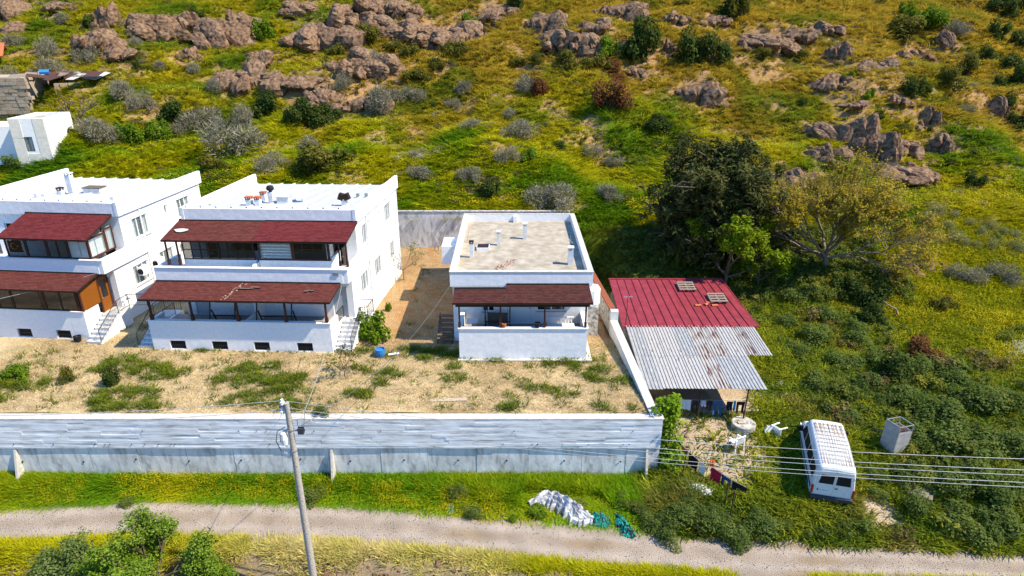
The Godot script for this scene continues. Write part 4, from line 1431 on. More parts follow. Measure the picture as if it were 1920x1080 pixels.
# ---------------------------------------------------------------- the two tall white houses
func two_storey(o: Vector3, skew: float, lean: float, glazed: bool, called_label: String) -> Node3D:
	frame = Transform3D(Basis(Vector3(1, 0, skew), Vector3.UP, Vector3(-lean, 0, 1)), Vector3.ZERO)
	var h := thing("white_house", called_label, "house", o)
	var X := Vector3.RIGHT
	var Z := Vector3.BACK
	var R := Vector3.FORWARD       # along the east wall, away from the camera
	# --- terrace: front wall with cellar windows, floor, plinth
	var cellar := [[1.05, 0.06, 2.0, 0.62], [3.6, 0.06, 4.55, 0.62], [6.15, 0.06, 7.1, 0.62], [8.75, 0.06, 9.7, 0.62]]
	var b := nb()
	b.wall(Vector3(-5.45, 0, 0), X, Z, 10.9, 1.9, 0.18, cellar)
	part(h, "terrace_wall", b, M.stucco)
	b = nb()
	b.box(Vector3(-5.45, -0.4, -2.5), Vector3(5.45, 0.0, 0.06))
	part(h, "plinth", b, M.coping)
	for q in cellar:
		var g := nb()
		for i in 8:
			var x: float = -5.45 + q[0] + (q[2] - q[0]) * (i + 0.5) / 8
			g.tube([Vector3(x, q[1], -0.05), Vector3(x, q[3], -0.05)], [0.01, 0.01], 4, false)
		pan(g, Vector3(-5.45 + q[0], q[1], 0), X, Z, 0, 0.25, 0.95, 0.275, -0.06, -0.04)
		var gr := part(h, "cellar_grille", g, M.iron)
		var p := nb()
		pan(p, Vector3(-5.45 + q[0], q[1], 0), X, Z, 0, 0, 0.95, 0.56, -0.15, -0.14)
		part(gr, "pane", p, M.black)
	b = nb()
	b.box(Vector3(-5.27, 0.02, -2.48), Vector3(5.27, 1.0, -1.7))
	b.box(Vector3(-5.27, 1.0, -2.5), Vector3(5.27, 1.2, -0.18))
	part(h, "terrace_floor", b, M.tile)
	b = nb()
	b.box(Vector3(-5.5, 1.9, -0.24), Vector3(5.5, 1.95, 0.05))
	part(h, "coping", b, M.stucco)
	for s in [-1, 1]:
		b = nb()
		b.wall(Vector3(s * 5.45, 0, -0.18 if s > 0 else -2.5), R if s > 0 else Z, X * s, 2.32, 1.2, 0.18, [])
		b.wall(Vector3(s * 5.45, 1.2, -0.18 if s > 0 else -1.3), R if s > 0 else Z, X * s, 1.12, 0.7, 0.18, [])
		part(h, "terrace_wall", b, M.stucco)
	# --- ground floor
	var right := 6.06
	var left := -4.54
	var deep := 13.2
	var gf := [[0.55, 1.2, 1.45, 3.25], [1.95, 2.1, 4.4, 3.15], [6.5, 2.1, 8.9, 3.15], [9.3, 1.2, 10.2, 3.25]]
	b = nb()
	b.wall(Vector3(left, 0, -2.5), X, Z, right - left, 4.0, 0.2, gf)
	part(h, "wall", b, M.stucco)
	for q in gf:
		if q[1] < 1.5:
			var dr := nb()
			pan(dr, Vector3(left + q[0], q[1], -2.5), X, Z, 0.0, 0.0, q[2] - q[0], q[3] - q[1], -0.14, -0.07)
			var dd := part(h, "door", dr, M.door_grey)
			dr = nb()
			pan(dr, Vector3(left + q[0], q[1], -2.5), X, Z, q[2] - q[0] - 0.1, 0.95, q[2] - q[0] - 0.06, 1.08, -0.07, -0.02)
			part(dd, "handle", dr, M.steel)
		else:
			window(h, Vector3(left + q[0], q[1], -2.5), X, Z, q[2] - q[0], q[3] - q[1], 3, M.pvc, M.smoked_glass, 0.3, -0.06)
			sill(h, Vector3(left + q[0], q[1], -2.5), X, Z, q[2] - q[0])
	# east side wall, both floors, with its windows
	var sw := [[1.7, 1.95, 3.3, 3.3], [4.6, 1.95, 6.2, 3.3], [7.0, 2.4, 7.45, 3.1], [8.2, 1.95, 9.6, 3.3], [2.6, 4.95, 4.2, 6.3], [6.1, 5.7, 6.5, 6.3], [7.6, 4.95, 9.2, 6.3]]
	b = nb()
	b.wall(Vector3(right, 0, -2.7), R, X, deep - 2.9, 4.0, 0.2, sw.filter(func(q): return q[1] < 4.0).map(func(q): return [q[0] - 0.2, q[1], q[2] - 0.2, q[3]]))
	b.wall(Vector3(right, 4.0, -4.2), R, X, deep - 4.4, 2.9, 0.2, sw.filter(func(q): return q[1] > 4.0).map(func(q): return [q[0] - 1.7, q[1] - 4.0, q[2] - 1.7, q[3] - 4.0]))
	part(h, "side_wall", b, M.stucco)
	for q in sw:
		var w: float = q[2] - q[0]
		window(h, Vector3(right, q[1], -2.5 - q[0]), R, X, w, q[3] - q[1], 3 if w > 1.0 else 1, M.pvc, M.glass, 0.55, -0.08)
		if w > 1.0:
			sill(h, Vector3(right, q[1], -2.5 - q[0]), R, X, w)
	b = nb()
	b.wall(Vector3(left, 0, -deep + 0.2), Z, -X, deep - 2.9, 4.0, 0.2, [])
	b.wall(Vector3(left, 4.0, -deep + 0.2), Z, -X, deep - 4.4, 2.9, 0.2, [])
	part(h, "side_wall", b, M.stucco)
	b = nb()
	b.wall(Vector3(right, 0, -deep), -X, -Z, right - left, 6.9, 0.2, [])
	part(h, "back_wall", b, M.stucco)
	for y in [1.1, 3.9]:
		b = nb()
		b.box(Vector3(left + 0.2, y - 0.15, -deep + 0.2), Vector3(right - 0.2, y, -2.7))
		part(h, "floor_slab", b, M.room)
	b = nb()
	b.box(Vector3(0.55, 1.1, -deep + 0.2), Vector3(0.75, 6.8, -4.4))
	part(h, "party_wall", b, M.room)
	# drain pipes and fittings on the east wall
	for z in [-5.95, -deep + 0.15]:
		b = nb()
		b.tube([Vector3(right + 0.06, 0.05, z), Vector3(right + 0.06, 6.8, z)], [0.045, 0.045], 6)
		part(h, "drain_pipe", b, M.pvc)
	b = nb()
	b.box(Vector3(right + 0.003, 1.6, -3.3), Vector3(right + 0.12, 2.2, -2.95))
	part(h, "meter_box", b, M.pvc)
	# --- balcony
	b = nb()
	b.box(Vector3(-5.44, 3.84, -4.0), Vector3(5.91, 4.0, -1.5))
	part(h, "balcony_slab", b, M.stucco)
	b = nb()
	b.box(Vector3(-5.44, 4.0, -1.68), Vector3(5.91, 4.70, -1.5))
	b.box(Vector3(-5.44, 4.0, -4.0), Vector3(-5.26, 4.70, -1.68))
	b.box(Vector3(5.91, 3.84, -5.9), Vector3(6.22, 4.72, -1.52))
	part(h, "balcony_parapet", b, M.stucco)
	b = nb()
	b.box(Vector3(-5.48, 4.70, -1.72), Vector3(6.26, 4.74, -1.46))
	part(h, "coping", b, M.stucco)
	# --- upper storey front
	var uf := [[1.0, 4.0, 1.9, 6.1], [2.6, 4.9, 4.6, 6.2], [6.4, 4.9, 8.4, 6.2], [9.0, 4.0, 9.9, 6.1]]
	b = nb()
	b.wall(Vector3(left, 4.0, -4.0), X, Z, right - left, 2.85, 0.2, uf.map(func(q): return [q[0], q[1] - 4.0, q[2], q[3] - 4.0]))
	part(h, "wall", b, M.stucco)
	for q in uf:
		window(h, Vector3(left + q[0], q[1], -4.0), X, Z, q[2] - q[0], q[3] - q[1], 1 if q[1] < 4.5 else 3, M.pvc, M.smoked_glass, 0.6, -0.06)
	# --- roof: parapets round a white sheet roof that falls to the back
	b = nb()
	b.box(Vector3(left - 0.05, 6.84, -4.12), Vector3(right + 0.05, 7.70, -3.88))
	part(h, "parapet", b, M.stucco)
	for s in [left - 0.14, right - 0.06]:
		b = nb()
		b.box(Vector3(s, 6.86, -deep - 0.25), Vector3(s + 0.2, 7.76, -3.86))
		part(h, "parapet", b, M.stucco)
	var n := 11
	for i in n:
		var x0 := left + 0.06 + (right - left - 0.12) * i / n
		var x1 := left + 0.06 + (right - left - 0.12) * (i + 1) / n
		b = nb()
		var y0 := 7.70
		var y1 := 7.05
		b.quad(Vector3(x0, y0, -4.05), Vector3(x1, y0, -4.05), Vector3(x1, y1, -deep - 0.15), Vector3(x0, y1, -deep - 0.15))
		b.quad(Vector3(x0, y0 - 0.06, -4.05), Vector3(x0, y1 - 0.06, -deep - 0.15), Vector3(x1, y1 - 0.06, -deep - 0.15), Vector3(x1, y0 - 0.06, -4.05))
		for k in 1:
			var xr := x0 + 0.08
			var u := 0.09
			b.quad(Vector3(xr - 0.07, y0, -4.05), Vector3(xr - 0.03, y0 + u, -4.05), Vector3(xr - 0.03, y1 + u, -deep - 0.15), Vector3(xr - 0.07, y1, -deep - 0.15))
			b.quad(Vector3(xr - 0.03, y0 + u, -4.05), Vector3(xr + 0.03, y0 + u, -4.05), Vector3(xr + 0.03, y1 + u, -deep - 0.15), Vector3(xr - 0.03, y1 + u, -deep - 0.15))
			b.quad(Vector3(xr + 0.03, y0 + u, -4.05), Vector3(xr + 0.07, y0, -4.05), Vector3(xr + 0.07, y1, -deep - 0.15), Vector3(xr + 0.03, y1 + u, -deep - 0.15))
		part(h, "roof_panel", b, M.roof_white)
	# --- porches
	var low_l := -5.45
	lean_to(h, Vector3(low_l, 3.45, 0.42), Vector3(5.75, 3.45, 0.42), Vector3(5.75, 3.84, -1.44), Vector3(low_l, 3.84, -1.44), M.shingle_brown, 61)
	var beam := nb()
	beam.box(Vector3(-5.3, 3.24, -0.16), Vector3(5.4, 3.36, -0.02))
	part(h, "porch_beam", beam, M.wood_dark)
	for x in [-5.2, -2.75, 0.0, 2.85, 5.25]:
		post(h, Vector3(x, 1.95, -0.09), 1.42)
	if not glazed:
		lean_to(h, Vector3(-4.85, 6.33, -1.75), Vector3(0.55, 6.33, -1.75), Vector3(0.55, 6.93, -3.86), Vector3(-4.85, 6.93, -3.86), M.shingle_brown, 62, "faded brownish half of the upper porch roof")
		lean_to(h, Vector3(0.56, 6.35, -1.75), Vector3(6.25, 6.35, -1.75), Vector3(6.25, 6.95, -3.86), Vector3(0.56, 6.95, -3.86), M.shingle_red, 63, "newer dark red half of the upper porch roof")
	return h

func furnish_middle_house(h: Node3D) -> void:
	var X := Vector3.RIGHT
	var Z := Vector3.BACK
	# upper porch: sill walls, glazing and posts
	var b := nb()
	b.box(Vector3(-4.0, 4.0, -2.45), Vector3(0.45, 4.96, -2.3))
	b.box(Vector3(0.62, 4.0, -2.45), Vector3(5.0, 4.96, -2.3))
	part(h, "sill_wall", b, M.stucco)
	b = nb()
	b.box(Vector3(0.46, 4.0, -4.0), Vector3(0.60, 4.86, -1.68))
	part(h, "divider_wall", b, M.stucco)
	for i in 2:
		window(h, Vector3(-4.0 + i * 2.2, 4.96, -2.32), X, Z, 2.2, 1.2, 4, M.wood_dark, M.smoked_glass, 0.0, 0.0, 0.05, 0.62)
	window(h, Vector3(0.62, 4.96, -2.32), X, Z, 2.1, 1.24, 1, M.wood_brown, M.glass, 0.0, 0.0, 0.10)
	window(h, Vector3(2.73, 4.96, -2.32), X, Z, 2.2, 1.24, 1, M.wood_brown, M.smoked_glass, 0.0, 0.0, 0.10, 0.7)
	window(h, Vector3(4.95, 4.96, -2.32), Vector3.FORWARD, X, 0.9, 1.24, 1, M.wood_brown, M.glass, 0.9, 0.0, 0.08)
	b = nb()
	for i in 6:       # zebra blind
		pan(b, Vector3(0.75, 5.06, -2.45), X, Z, 0, i * 0.185, 1.85, i * 0.185 + 0.11, -0.01, 0.0)
	part(h, "window_blind", b, M.blind)
	b = nb()
	b.box(Vector3(4.83, 4.0, -3.9), Vector3(5.0, 5.1, -2.47))
	part(h, "sill_wall", b, M.stucco)
	for p in [Vector3(-4.72, 4.74, -1.95), Vector3(-4.05, 4.74, -1.95), Vector3(5.62, 4.74, -2.1), Vector3(6.1, 4.74, -2.0)]:
		post(h, p, 1.55, 0.08)
	b = nb()
	b.box(Vector3(-4.8, 6.16, -2.08), Vector3(6.15, 6.28, -1.96))
	part(h, "porch_beam", b, M.wood_dark)
	# divider and door mats of the lower porch
	b = nb()
	b.box(Vector3(0.25, 1.2, -2.5), Vector3(0.40, 3.75, -1.5))
	b.box(Vector3(0.25, 1.2, -1.5), Vector3(0.40, 1.9, -0.19))
	part(h, "divider_wall", b, M.stucco)
	stairs(h, 5.48, 6.55, -0.1, 1.2, 7, 0.29)
	b = nb()
	b.box(Vector3(5.48, -0.3, -3.4), Vector3(7.0, 1.16, -2.13))
	part(h, "landing", b, M.stucco)
	b = nb()
	b.box(Vector3(5.47, 1.165, -3.42), Vector3(7.02, 1.2, -2.13))
	part(h, "stair_tread", b, M.marble)
	railing(h, [Vector3(6.52, 0.1, -0.15), Vector3(6.52, 1.2, -2.1), Vector3(6.95, 1.2, -2.2), Vector3(6.95, 1.2, -3.35), Vector3(6.12, 1.2, -3.38)])
	railing(h, [Vector3(5.36, 1.2, -1.35), Vector3(5.36, 1.2, -2.45)], 0.8, 0.1)
	stairs(h, -6.5, -5.48, -0.1, 1.2, 7, 0.29)
	b = nb()
	b.box(Vector3(-6.5, -0.3, -3.2), Vector3(-5.3, 1.16, -2.13))
	part(h, "landing", b, M.stucco)
	railing(h, [Vector3(-6.47, 0.1, -0.15), Vector3(-6.47, 1.2, -2.1), Vector3(-6.47, 1.2, -3.15), Vector3(-5.4, 1.2, -3.15)])
	railing(h, [Vector3(-5.36, 1.2, -1.35), Vector3(-5.36, 1.2, -2.45)], 0.8, 0.1)
	# worn places on the roofs
	roof_scar(h, Vector3(0.6, 3.73, -0.75), X, Vector3(0, 0.98, 0.2), 1.7, 71)
	roof_scar(h, Vector3(3.9, 3.70, -0.65), X, Vector3(0, 0.98, 0.2), 0.8, 72)
	b = nb()
	for i in 9:
		var t := TAU * i / 9
		var s := TAU * (i + 1) / 9
		var m := Vector3(-4.05, 6.62, -2.65)
		var q := func(a: float): return m + Vector3(cos(a) * (0.42 + 0.1 * sin(a * 3.0)), sin(a) * 0.057, -sin(a) * 0.2) + Vector3.UP * 0.07
		b.tri(m + Vector3.UP * 0.07, q.call(t), q.call(s))
	part(h, "roof_patch", b, M.coping)
	b = nb()
	for i in 34:
		rng.seed = 400 + i
		var p := Vector3(-0.55 + i * 0.018 + rng.randf_range(-0.16, 0.16), 0, 0.34 - i * 0.05)
		p.y = 3.45 + (0.42 - p.z) / 1.86 * 0.39 + 0.028
		b.obox(p, Vector3(0.035, 0.004, 0.02), Basis(Vector3.RIGHT, 0.2) * Basis(Vector3.UP, rng.randf()))
	part(h, "worn_shingles", b, M.slab)
	# roof clutter
	for a in [[-0.85, -5.0, 0.32, 0.42], [-0.3, -5.0, 0.32, 0.42], [-0.6, -6.4, 0.3, 0.40]]:
		chimney(h, Vector3(a[0], 7.6, a[1]), a[2], a[3], M.terracotta)
	chimney(h, Vector3(0.2, 7.55, -5.8), 0.3, 0.75, null)
	b = nb()
	b.lathe(Vector3(0.2, 8.3, -5.8), [Vector2(0.08, 0), Vector2(0.10, 0.08), Vector2(0.21, 0.14), Vector2(0.24, 0.26), Vector2(0.17, 0.4), Vector2(0.0, 0.44)], 12)
	part(h, "roof_vent", b, M.black)
	b = nb()
	b.box(Vector3(0.62, 7.4, -6.2), Vector3(1.35, 7.98, -5.6))
	var ht := part(h, "roof_hatch", b, M.stucco_old)
	b = nb()
	b.box(Vector3(0.58, 7.98, -6.24), Vector3(1.39, 8.03, -5.56))
	part(ht, "hatch_lid", b, M.roof_white)
	chimney(h, Vector3(5.1, 7.6, -5.2), 0.3, 0.45, null)
	b = nb()
	for s in [-1, 1]:
		b.obox(Vector3(5.1 + s * 0.17, 8.2, -5.2), Vector3(0.16, 0.2, 0.17), Basis(Vector3.BACK, s * 0.35))
	part(h, "chimney_cowl", b, M.wood_dark)
	for p in [Vector3(5.0, 7.62, -8.0), Vector3(5.5, 7.6, -8.2), Vector3(-3.4, 7.62, -4.9)]:
		b = nb()
		b.box(p + Vector3(-0.09, -0.2, -0.09), p + Vector3(0.09, 0.08, 0.09))
		part(h, "roof_vent", b, M.steel)
	satellite_dish(h, Vector3(1.9, 7.5, -6.4), 0.42)
	b = nb()
	b.box(Vector3(5.35, 4.36, -1.5), Vector3(5.7, 4.55, -1.45))
	part(h, "house_sign", b, M.steel, "small grey plaque on the balcony parapet")
	# gas bottle frames on the side wall
	for z in [-10.2, -11.4]:
		b = nb()
		b.tube([Vector3(6.12, 0.25, z), Vector3(6.12, 0.95, z), Vector3(6.12, 1.0, z - 0.1), Vector3(6.12, 1.0, z - 0.4), Vector3(6.12, 0.3, z - 0.5)], [0.02, 0.02, 0.02, 0.02, 0.02], 5)
		part(h, "gas_pipe", b, M.pvc)

func satellite_dish(parent: Node, p: Vector3, r: float) -> void:
	var b := nb()
	var prof := []
	var aim := Basis(Vector3.UP, 0.5) * Basis(Vector3.RIGHT, 1.0)
	var old := b.xf
	b.xf = old * Transform3D(aim, p + Vector3.UP * 0.65)
	for i in 7:
		prof.append(Vector2(r * i / 6, 0.25 * r * pow(i / 6.0, 2)))
	b.lathe(Vector3.ZERO, prof, 18)
	b.tube([Vector3(0, 0, r * 0.9), Vector3(0, r * 0.9, 0)], [0.012, 0.012], 4)
	b.lathe(Vector3(0, r * 0.85, 0), [Vector2(0, 0), Vector2(0.04, 0), Vector2(0.04, 0.1), Vector2(0, 0.1)], 8)
	b.xf = old
	b.tube([p, p + Vector3.UP * 0.6], [0.025, 0.025], 6)
	part(parent, "satellite_dish", b, M.pvc)

func furnish_west_house(h: Node3D) -> void:
	var X := Vector3.RIGHT
	var Z := Vector3.BACK
	var R := Vector3.FORWARD
	# lower porch closed with dark framed glass and an orange boarded end with a door
	for i in 5:
		var x := -5.3 + i * 2.1
		window(h, Vector3(x, 1.95, -0.02), X, Z, 2.1, 1.36, 2 if i % 2 == 0 else 1, M.wood_dark, M.smoked_glass, 0.0, 0.0, 0.08)
	var b := nb()
	var end := 5.45
	for i in 11:
		var y := 1.95 + i * 0.135
		var bb := nb()
		bb.box(Vector3(end - 0.02, y, -1.52), Vector3(end + 0.04 + 0.008 * (i % 2), y + 0.128, -0.06))
		part(h, "plank", bb, M.wood_orange)
	b.box(Vector3(end - 0.03, 1.2, -1.62), Vector3(end + 0.07, 3.75, -1.52))
	b.box(Vector3(end - 0.03, 1.2, -2.48), Vector3(end + 0.07, 3.75, -2.40))
	b.box(Vector3(end - 0.03, 3.45, -2.4), Vector3(end + 0.07, 3.75, -1.62))
	b.box(Vector3(end - 0.03, 1.95, -0.08), Vector3(end + 0.07, 3.4, 0.02))
	part(h, "porch_frame", b, M.wood_brown)
	b = nb()
	b.box(Vector3(end + 0.0, 1.2, -2.39), Vector3(end + 0.05, 2.1, -1.63))
	b.box(Vector3(end + 0.0, 2.1, -2.39), Vector3(end + 0.05, 3.44, -2.25))
	b.box(Vector3(end + 0.0, 2.1, -1.77), Vector3(end + 0.05, 3.44, -1.63))
	b.box(Vector3(end + 0.0, 3.3, -2.25), Vector3(end + 0.05, 3.44, -1.77))
	var dr := part(h, "door", b, M.wood_orange, "orange wooden porch door with a tall glass light")
	b = nb()
	b.box(Vector3(end + 0.02, 2.1, -2.25), Vector3(end + 0.03, 3.3, -1.77))
	part(dr, "pane", b, M.smoked_glass)
	b = nb()
	b.lathe(Vector3(end + 0.09, 2.1, -1.70), [Vector2(0, 0), Vector2(0.04, 0.02), Vector2(0.04, 0.06), Vector2(0, 0.08)], 8)
	part(dr, "handle", b, M.steel)
	stairs(h, 5.5, 6.5, 0.45, 1.2, 7, 0.29)
	b = nb()
	b.box(Vector3(5.5, -0.3, -2.6), Vector3(6.5, 1.16, -1.58))
	part(h, "landing", b, M.stucco)
	b = nb()
	b.box(Vector3(5.49, 1.165, -2.62), Vector3(6.52, 1.2, -1.58))
	part(h, "stair_tread", b, M.marble)
	railing(h, [Vector3(6.47, 0.1, 0.4), Vector3(6.47, 1.2, -1.55), Vector3(6.47, 1.2, -2.6)])
	railing(h, [Vector3(6.47, 1.2, -2.6), Vector3(7.6, 1.2, -2.75), Vector3(7.6, 1.2, -3.7)])
	# upper porch over the east half, glazed on the parapet
	lean_to(h, Vector3(-0.1, 6.1, -1.25), Vector3(5.75, 6.1, -1.25), Vector3(5.75, 6.93, -3.86), Vector3(-0.1, 6.93, -3.86), M.shingle_red, 64, "plain dark red upper porch roof")
	for i in 4:
		window(h, Vector3(0.05 + i * 1.36, 4.74, -1.62), X, Z, 1.36, 1.26, 1 if i != 2 else 2, M.wood_dark, M.smoked_glass if i < 3 else M.glass, 0.0 if i < 3 else 0.95, 0.0, 0.09)
	window(h, Vector3(5.52, 4.74, -1.64), R, X, 1.5, 1.3, 1, M.wood_brown, M.glass, 0.95, 0.0, 0.10)
	window(h, Vector3(5.52, 4.74, -3.16), R, X, 0.75, 1.5, 1, M.wood_brown, M.glass, 0.95, 0.0, 0.10)
	# roof clutter
	chimney(h, Vector3(1.2, 7.55, -6.6), 0.36, 1.25, M.stucco_old)
	chimney(h, Vector3(0.6, 7.5, -6.3), 0.3, 0.35, M.wood_dark)
	b = nb()
	b.box(Vector3(1.7, 7.3, -7.6), Vector3(2.9, 7.85, -6.9))
	var hb := part(h, "roof_hatch", b, M.stucco_old)
	b = nb()
	b.box(Vector3(1.66, 7.85, -7.64), Vector3(2.94, 7.9, -6.86))
	part(hb, "hatch_lid", b, M.wood_old)
	for p in [Vector3(-0.2, 7.66, -5.2), Vector3(0.4, 7.66, -5.1), Vector3(5.3, 7.66, -4.9)]:
		b = nb()
		b.box(p + Vector3(-0.1, -0.2, -0.1), p + Vector3(0.1, 0.24, 0.1))
		part(h, "roof_vent", b, M.stucco_old)
	for z in [-4.6, -6.2]:
		b = nb()
		b.box(Vector3(6.1, 2.55, z - 0.75), Vector3(6.42, 3.1, z))
		var ac := part(h, "air_conditioner", b, M.pvc)
		b = nb()
		b.tube([Vector3(6.26, 2.82, z + 0.001), Vector3(6.26, 2.82, z + 0.02)], [0.2, 0.2], 14)
		part(ac, "fan_grille", b, M.black)

# ---------------------------------------------------------------- the single storey house
func cottage() -> void:
	frame = Transform3D.IDENTITY
	var h := thing("single_storey_house", "low white house with flat screed roof and brown porch", "house", Vector3(0.6, 4, -33.0))
	var X := Vector3.RIGHT
	var Z := Vector3.BACK
	var R := Vector3.FORWARD
	var l := -3.65
	var r := 3.72
	var b := nb()
	b.box(Vector3(l - 0.1, -0.3, -14.4), Vector3(r + 0.32, 0.10, 0.24))
	part(h, "apron", b, M.coping)
	b = nb()
	b.wall(Vector3(l, 0.1, 0), X, Z, r - l, 1.90, 0.18, [])
	b.wall(Vector3(r, 0.1, -0.18), R, X, 2.2, 1.90, 0.18, [])
	b.wall(Vector3(l, 0.1, -2.38), Z, -X, 2.2, 1.90, 0.18, [])
	part(h, "terrace_wall", b, M.stucco)
	b = nb()
	b.box(Vector3(l - 0.05, 2.0, -0.22), Vector3(r + 0.05, 2.06, 0.05))
	b.box(Vector3(r - 0.2, 2.0, -2.3), Vector3(r + 0.05, 2.06, -0.22))
	b.box(Vector3(l - 0.05, 2.0, -2.3), Vector3(l + 0.2, 2.06, -0.22))
	part(h, "coping", b, M.stucco)
	b = nb()
	b.box(Vector3(l + 0.18, 1.0, -2.4), Vector3(r - 0.18, 1.2, -0.18))
	part(h, "terrace_floor", b, M.tile)
	var front := [[1.35, 2.0, 2.1, 3.2], [3.35, 1.2, 4.35, 3.4], [4.65, 2.05, 6.4, 3.2]]
	b = nb()
	b.wall(Vector3(-4.15, 0, -2.4), X, Z, 8.15, 4.1, 0.2, front.map(func(q): return [q[0] + 0.4, q[1], q[2] + 0.4, q[3]]))
	part(h, "wall", b, M.stucco)
	for q in front:
		var o := Vector3(l - 0.1 + q[0], q[1], -2.4)
		if q[1] < 1.5:
			b = nb()
			pan(b, o, X, Z, 0, 0, 1.0, 2.2, -0.12, -0.06)
			var d := part(h, "door", b, M.pvc)
			b = nb()
			pan(b, o, X, Z, 0.16, 1.2, 0.84, 2.05, -0.065, -0.055)
			part(d, "pane", b, M.smoked_glass)
			b = nb()
			pan(b, o, X, Z, 0.86, 0.98, 0.9, 1.12, -0.058, 0.0)
			part(d, "handle", b, M.steel)
		else:
			window(h, o, X, Z, q[2] - q[0], q[3] - q[1], 2, M.pvc, M.smoked_glass, 0.0, -0.06, 0.07)
			sill(h, o, X, Z, q[2] - q[0])
	# side and back walls
	b = nb()
	b.wall(Vector3(4.0, 0, -2.6), R, X, 11.4, 4.1, 0.2, [[3.8, 1.9, 5.0, 3.1]])
	part(h, "side_wall", b, M.stucco)
	window(h, Vector3(4.0, 1.9, -6.4), R, X, 1.2, 1.2, 2, M.pvc, M.smoked_glass, 0.5)
	b = nb()
	b.wall(Vector3(-4.15, 0, -14.0), Z, -X, 11.4, 4.1, 0.2, [])
	part(h, "side_wall", b, M.stucco)
	b = nb()
	b.wall(Vector3(4.0, 0, -14.2), -X, -Z, 8.15, 4.1, 0.2, [])
	part(h, "back_wall", b, M.stucco)
	# flat roof with parapets
	b = nb()
	b.box(Vector3(-4.1, 4.02, -14.3), Vector3(4.0, 4.22, -2.0))
	part(h, "roof_slab", b, M.roof_screed)
	for q in [[-4.24, -2.12, 4.14, -1.86], [-4.24, -14.44, -3.98, -2.12], [3.86, -14.44, 4.14, -2.12], [-3.98, -14.44, 3.86, -14.2]]:
		b = nb()
		b.box(Vector3(q[0], 4.0 if q[1] != -2.12 else 3.85, q[1]), Vector3(q[2], 4.76, q[3]))
		var pp := part(h, "parapet", b, M.stucco)
		b = nb()
		b.box(Vector3(q[0] - 0.03, 4.76, q[1] - 0.03 if q[1] != -14.44 or q[2] > 3.9 or q[0] < -4.0 else q[1]), Vector3(q[2] + 0.03, 4.80 if q[2] - q[0] > 1.0 else 4.797, q[3] + (0.03 if q[1] == -2.12 else 0.0)))
		part(pp, "coping", b, M.coping)
	b = nb()
	b.box(Vector3(-0.5, 4.22, -14.2), Vector3(-0.22, 4.72, -13.9))
	part(h, "parapet_pier", b, M.stucco)
	# annex on the west side
	b = nb()
	b.wall(Vector3(-5.35, 3.0, -8.0), X, Z, 1.2, 1.3, 0.12, [])
	b.wall(Vector3(-5.35, 3.0, -9.88), Z, -X, 1.76, 1.3, 0.12, [])
	b.wall(Vector3(-4.15, 3.0, -10.0), -X, -Z, 1.2, 1.3, 0.12, [])
	b.box(Vector3(-5.23, 3.0, -9.88), Vector3(-4.16, 4.0, -8.12))
	part(h, "annex", b, M.stucco)
	# chimneys, hatch, antenna
	for a in [[-3.2, -6.0, 0.24, 0.95], [-1.5, -8.5, 0.24, 0.85], [0.3, -9.9, 0.26, 1.0], [3.05, -4.7, 0.32, 1.0]]:
		chimney(h, Vector3(a[0], 4.2, a[1]), a[2], a[3], M.stucco_old if a[0] != -3.2 else M.wood_dark)
	b = nb()
	b.box(Vector3(-2.95, 4.2, -8.1), Vector3(-2.1, 4.42, -7.3))
	var ht := part(h, "roof_hatch", b, M.stucco)
	b = nb()
	b.box(Vector3(-2.9, 4.42, -8.05), Vector3(-2.15, 4.46, -7.35))
	part(ht, "hatch_lid", b, M.wood_dark)
	b = nb()
	b.tube([Vector3(3.0, 5.2, -5.0), Vector3(3.05, 6.0, -5.1)], [0.02, 0.015], 5)
	b.tube([Vector3(2.8, 5.9, -5.1), Vector3(3.2, 5.5, -5.0)], [0.012, 0.012], 4)
	part(h, "antenna", b, M.steel)
	b = nb()
	b.tube([Vector3(-3.7, 4.22, -9.0), Vector3(-3.55, 5.3, -9.3), Vector3(-3.45, 4.22, -9.0)], [0.02, 0.02, 0.02], 5)
	part(h, "antenna_bracket", b, M.steel)
	b = nb()
	rng.seed = 88
	for i in 170:
		var t := rng.randf()
		b.obox(Vector3(-1.9 + t * 1.4 + rng.randfn(0.0, 0.16), 4.223, -3.3 - t * 2.2 + rng.randfn(0.0, 0.22)), Vector3(rng.randf_range(0.012, 0.04), 0.005, rng.randf_range(0.012, 0.04)), Basis(Vector3.UP, rng.randf() * 3))
	part(h, "brick_dust", b, M.brick, "reddish stain of crushed brick on the flat roof")
	# porch
	lean_to(h, Vector3(-3.95, 3.66, 0.12), Vector3(-0.94, 3.66, 0.12), Vector3(-0.94, 3.915, -1.32), Vector3(-3.95, 3.915, -1.32), M.shingle_dark, 65)
	lean_to(h, Vector3(-0.93, 3.66, 0.12), Vector3(3.96, 3.66, 0.12), Vector3(3.92, 4.00, -1.80), Vector3(-0.93, 4.00, -1.80), M.shingle_dark, 66)
	b = nb()
	b.box(Vector3(-3.8, 3.36, -0.16), Vector3(3.8, 3.48, -0.04))
	part(h, "porch_beam", b, M.wood_dark)
	for x in [-3.6, -1.26, 1.26, 3.6]:
		post(h, Vector3(x, 2.06, -0.1), 1.32, 0.09)
	# wooden side steps
	for i in 6:
		b = nb()
		b.box(Vector3(-5.2, 0.25 + i * 0.17, -2.3 - i * 0.32), Vector3(-4.18, 0.31 + i * 0.17, -1.96 - i * 0.32))
		part(h, "step_plank", b, M.wood_old)
	b = nb()
	for x in [-5.15, -4.24]:
		b.obox(Vector3(x, 0.62, -3.0), Vector3(0.03, 0.09, 1.15), Basis(Vector3.RIGHT, 0.49))
		b.box(Vector3(x - 0.03, -0.1, -4.1), Vector3(x + 0.03, 1.1, -4.0))
	part(h, "step_frame", b, M.wood_old)
	# water tank in the gap beside the wall
	b = nb()
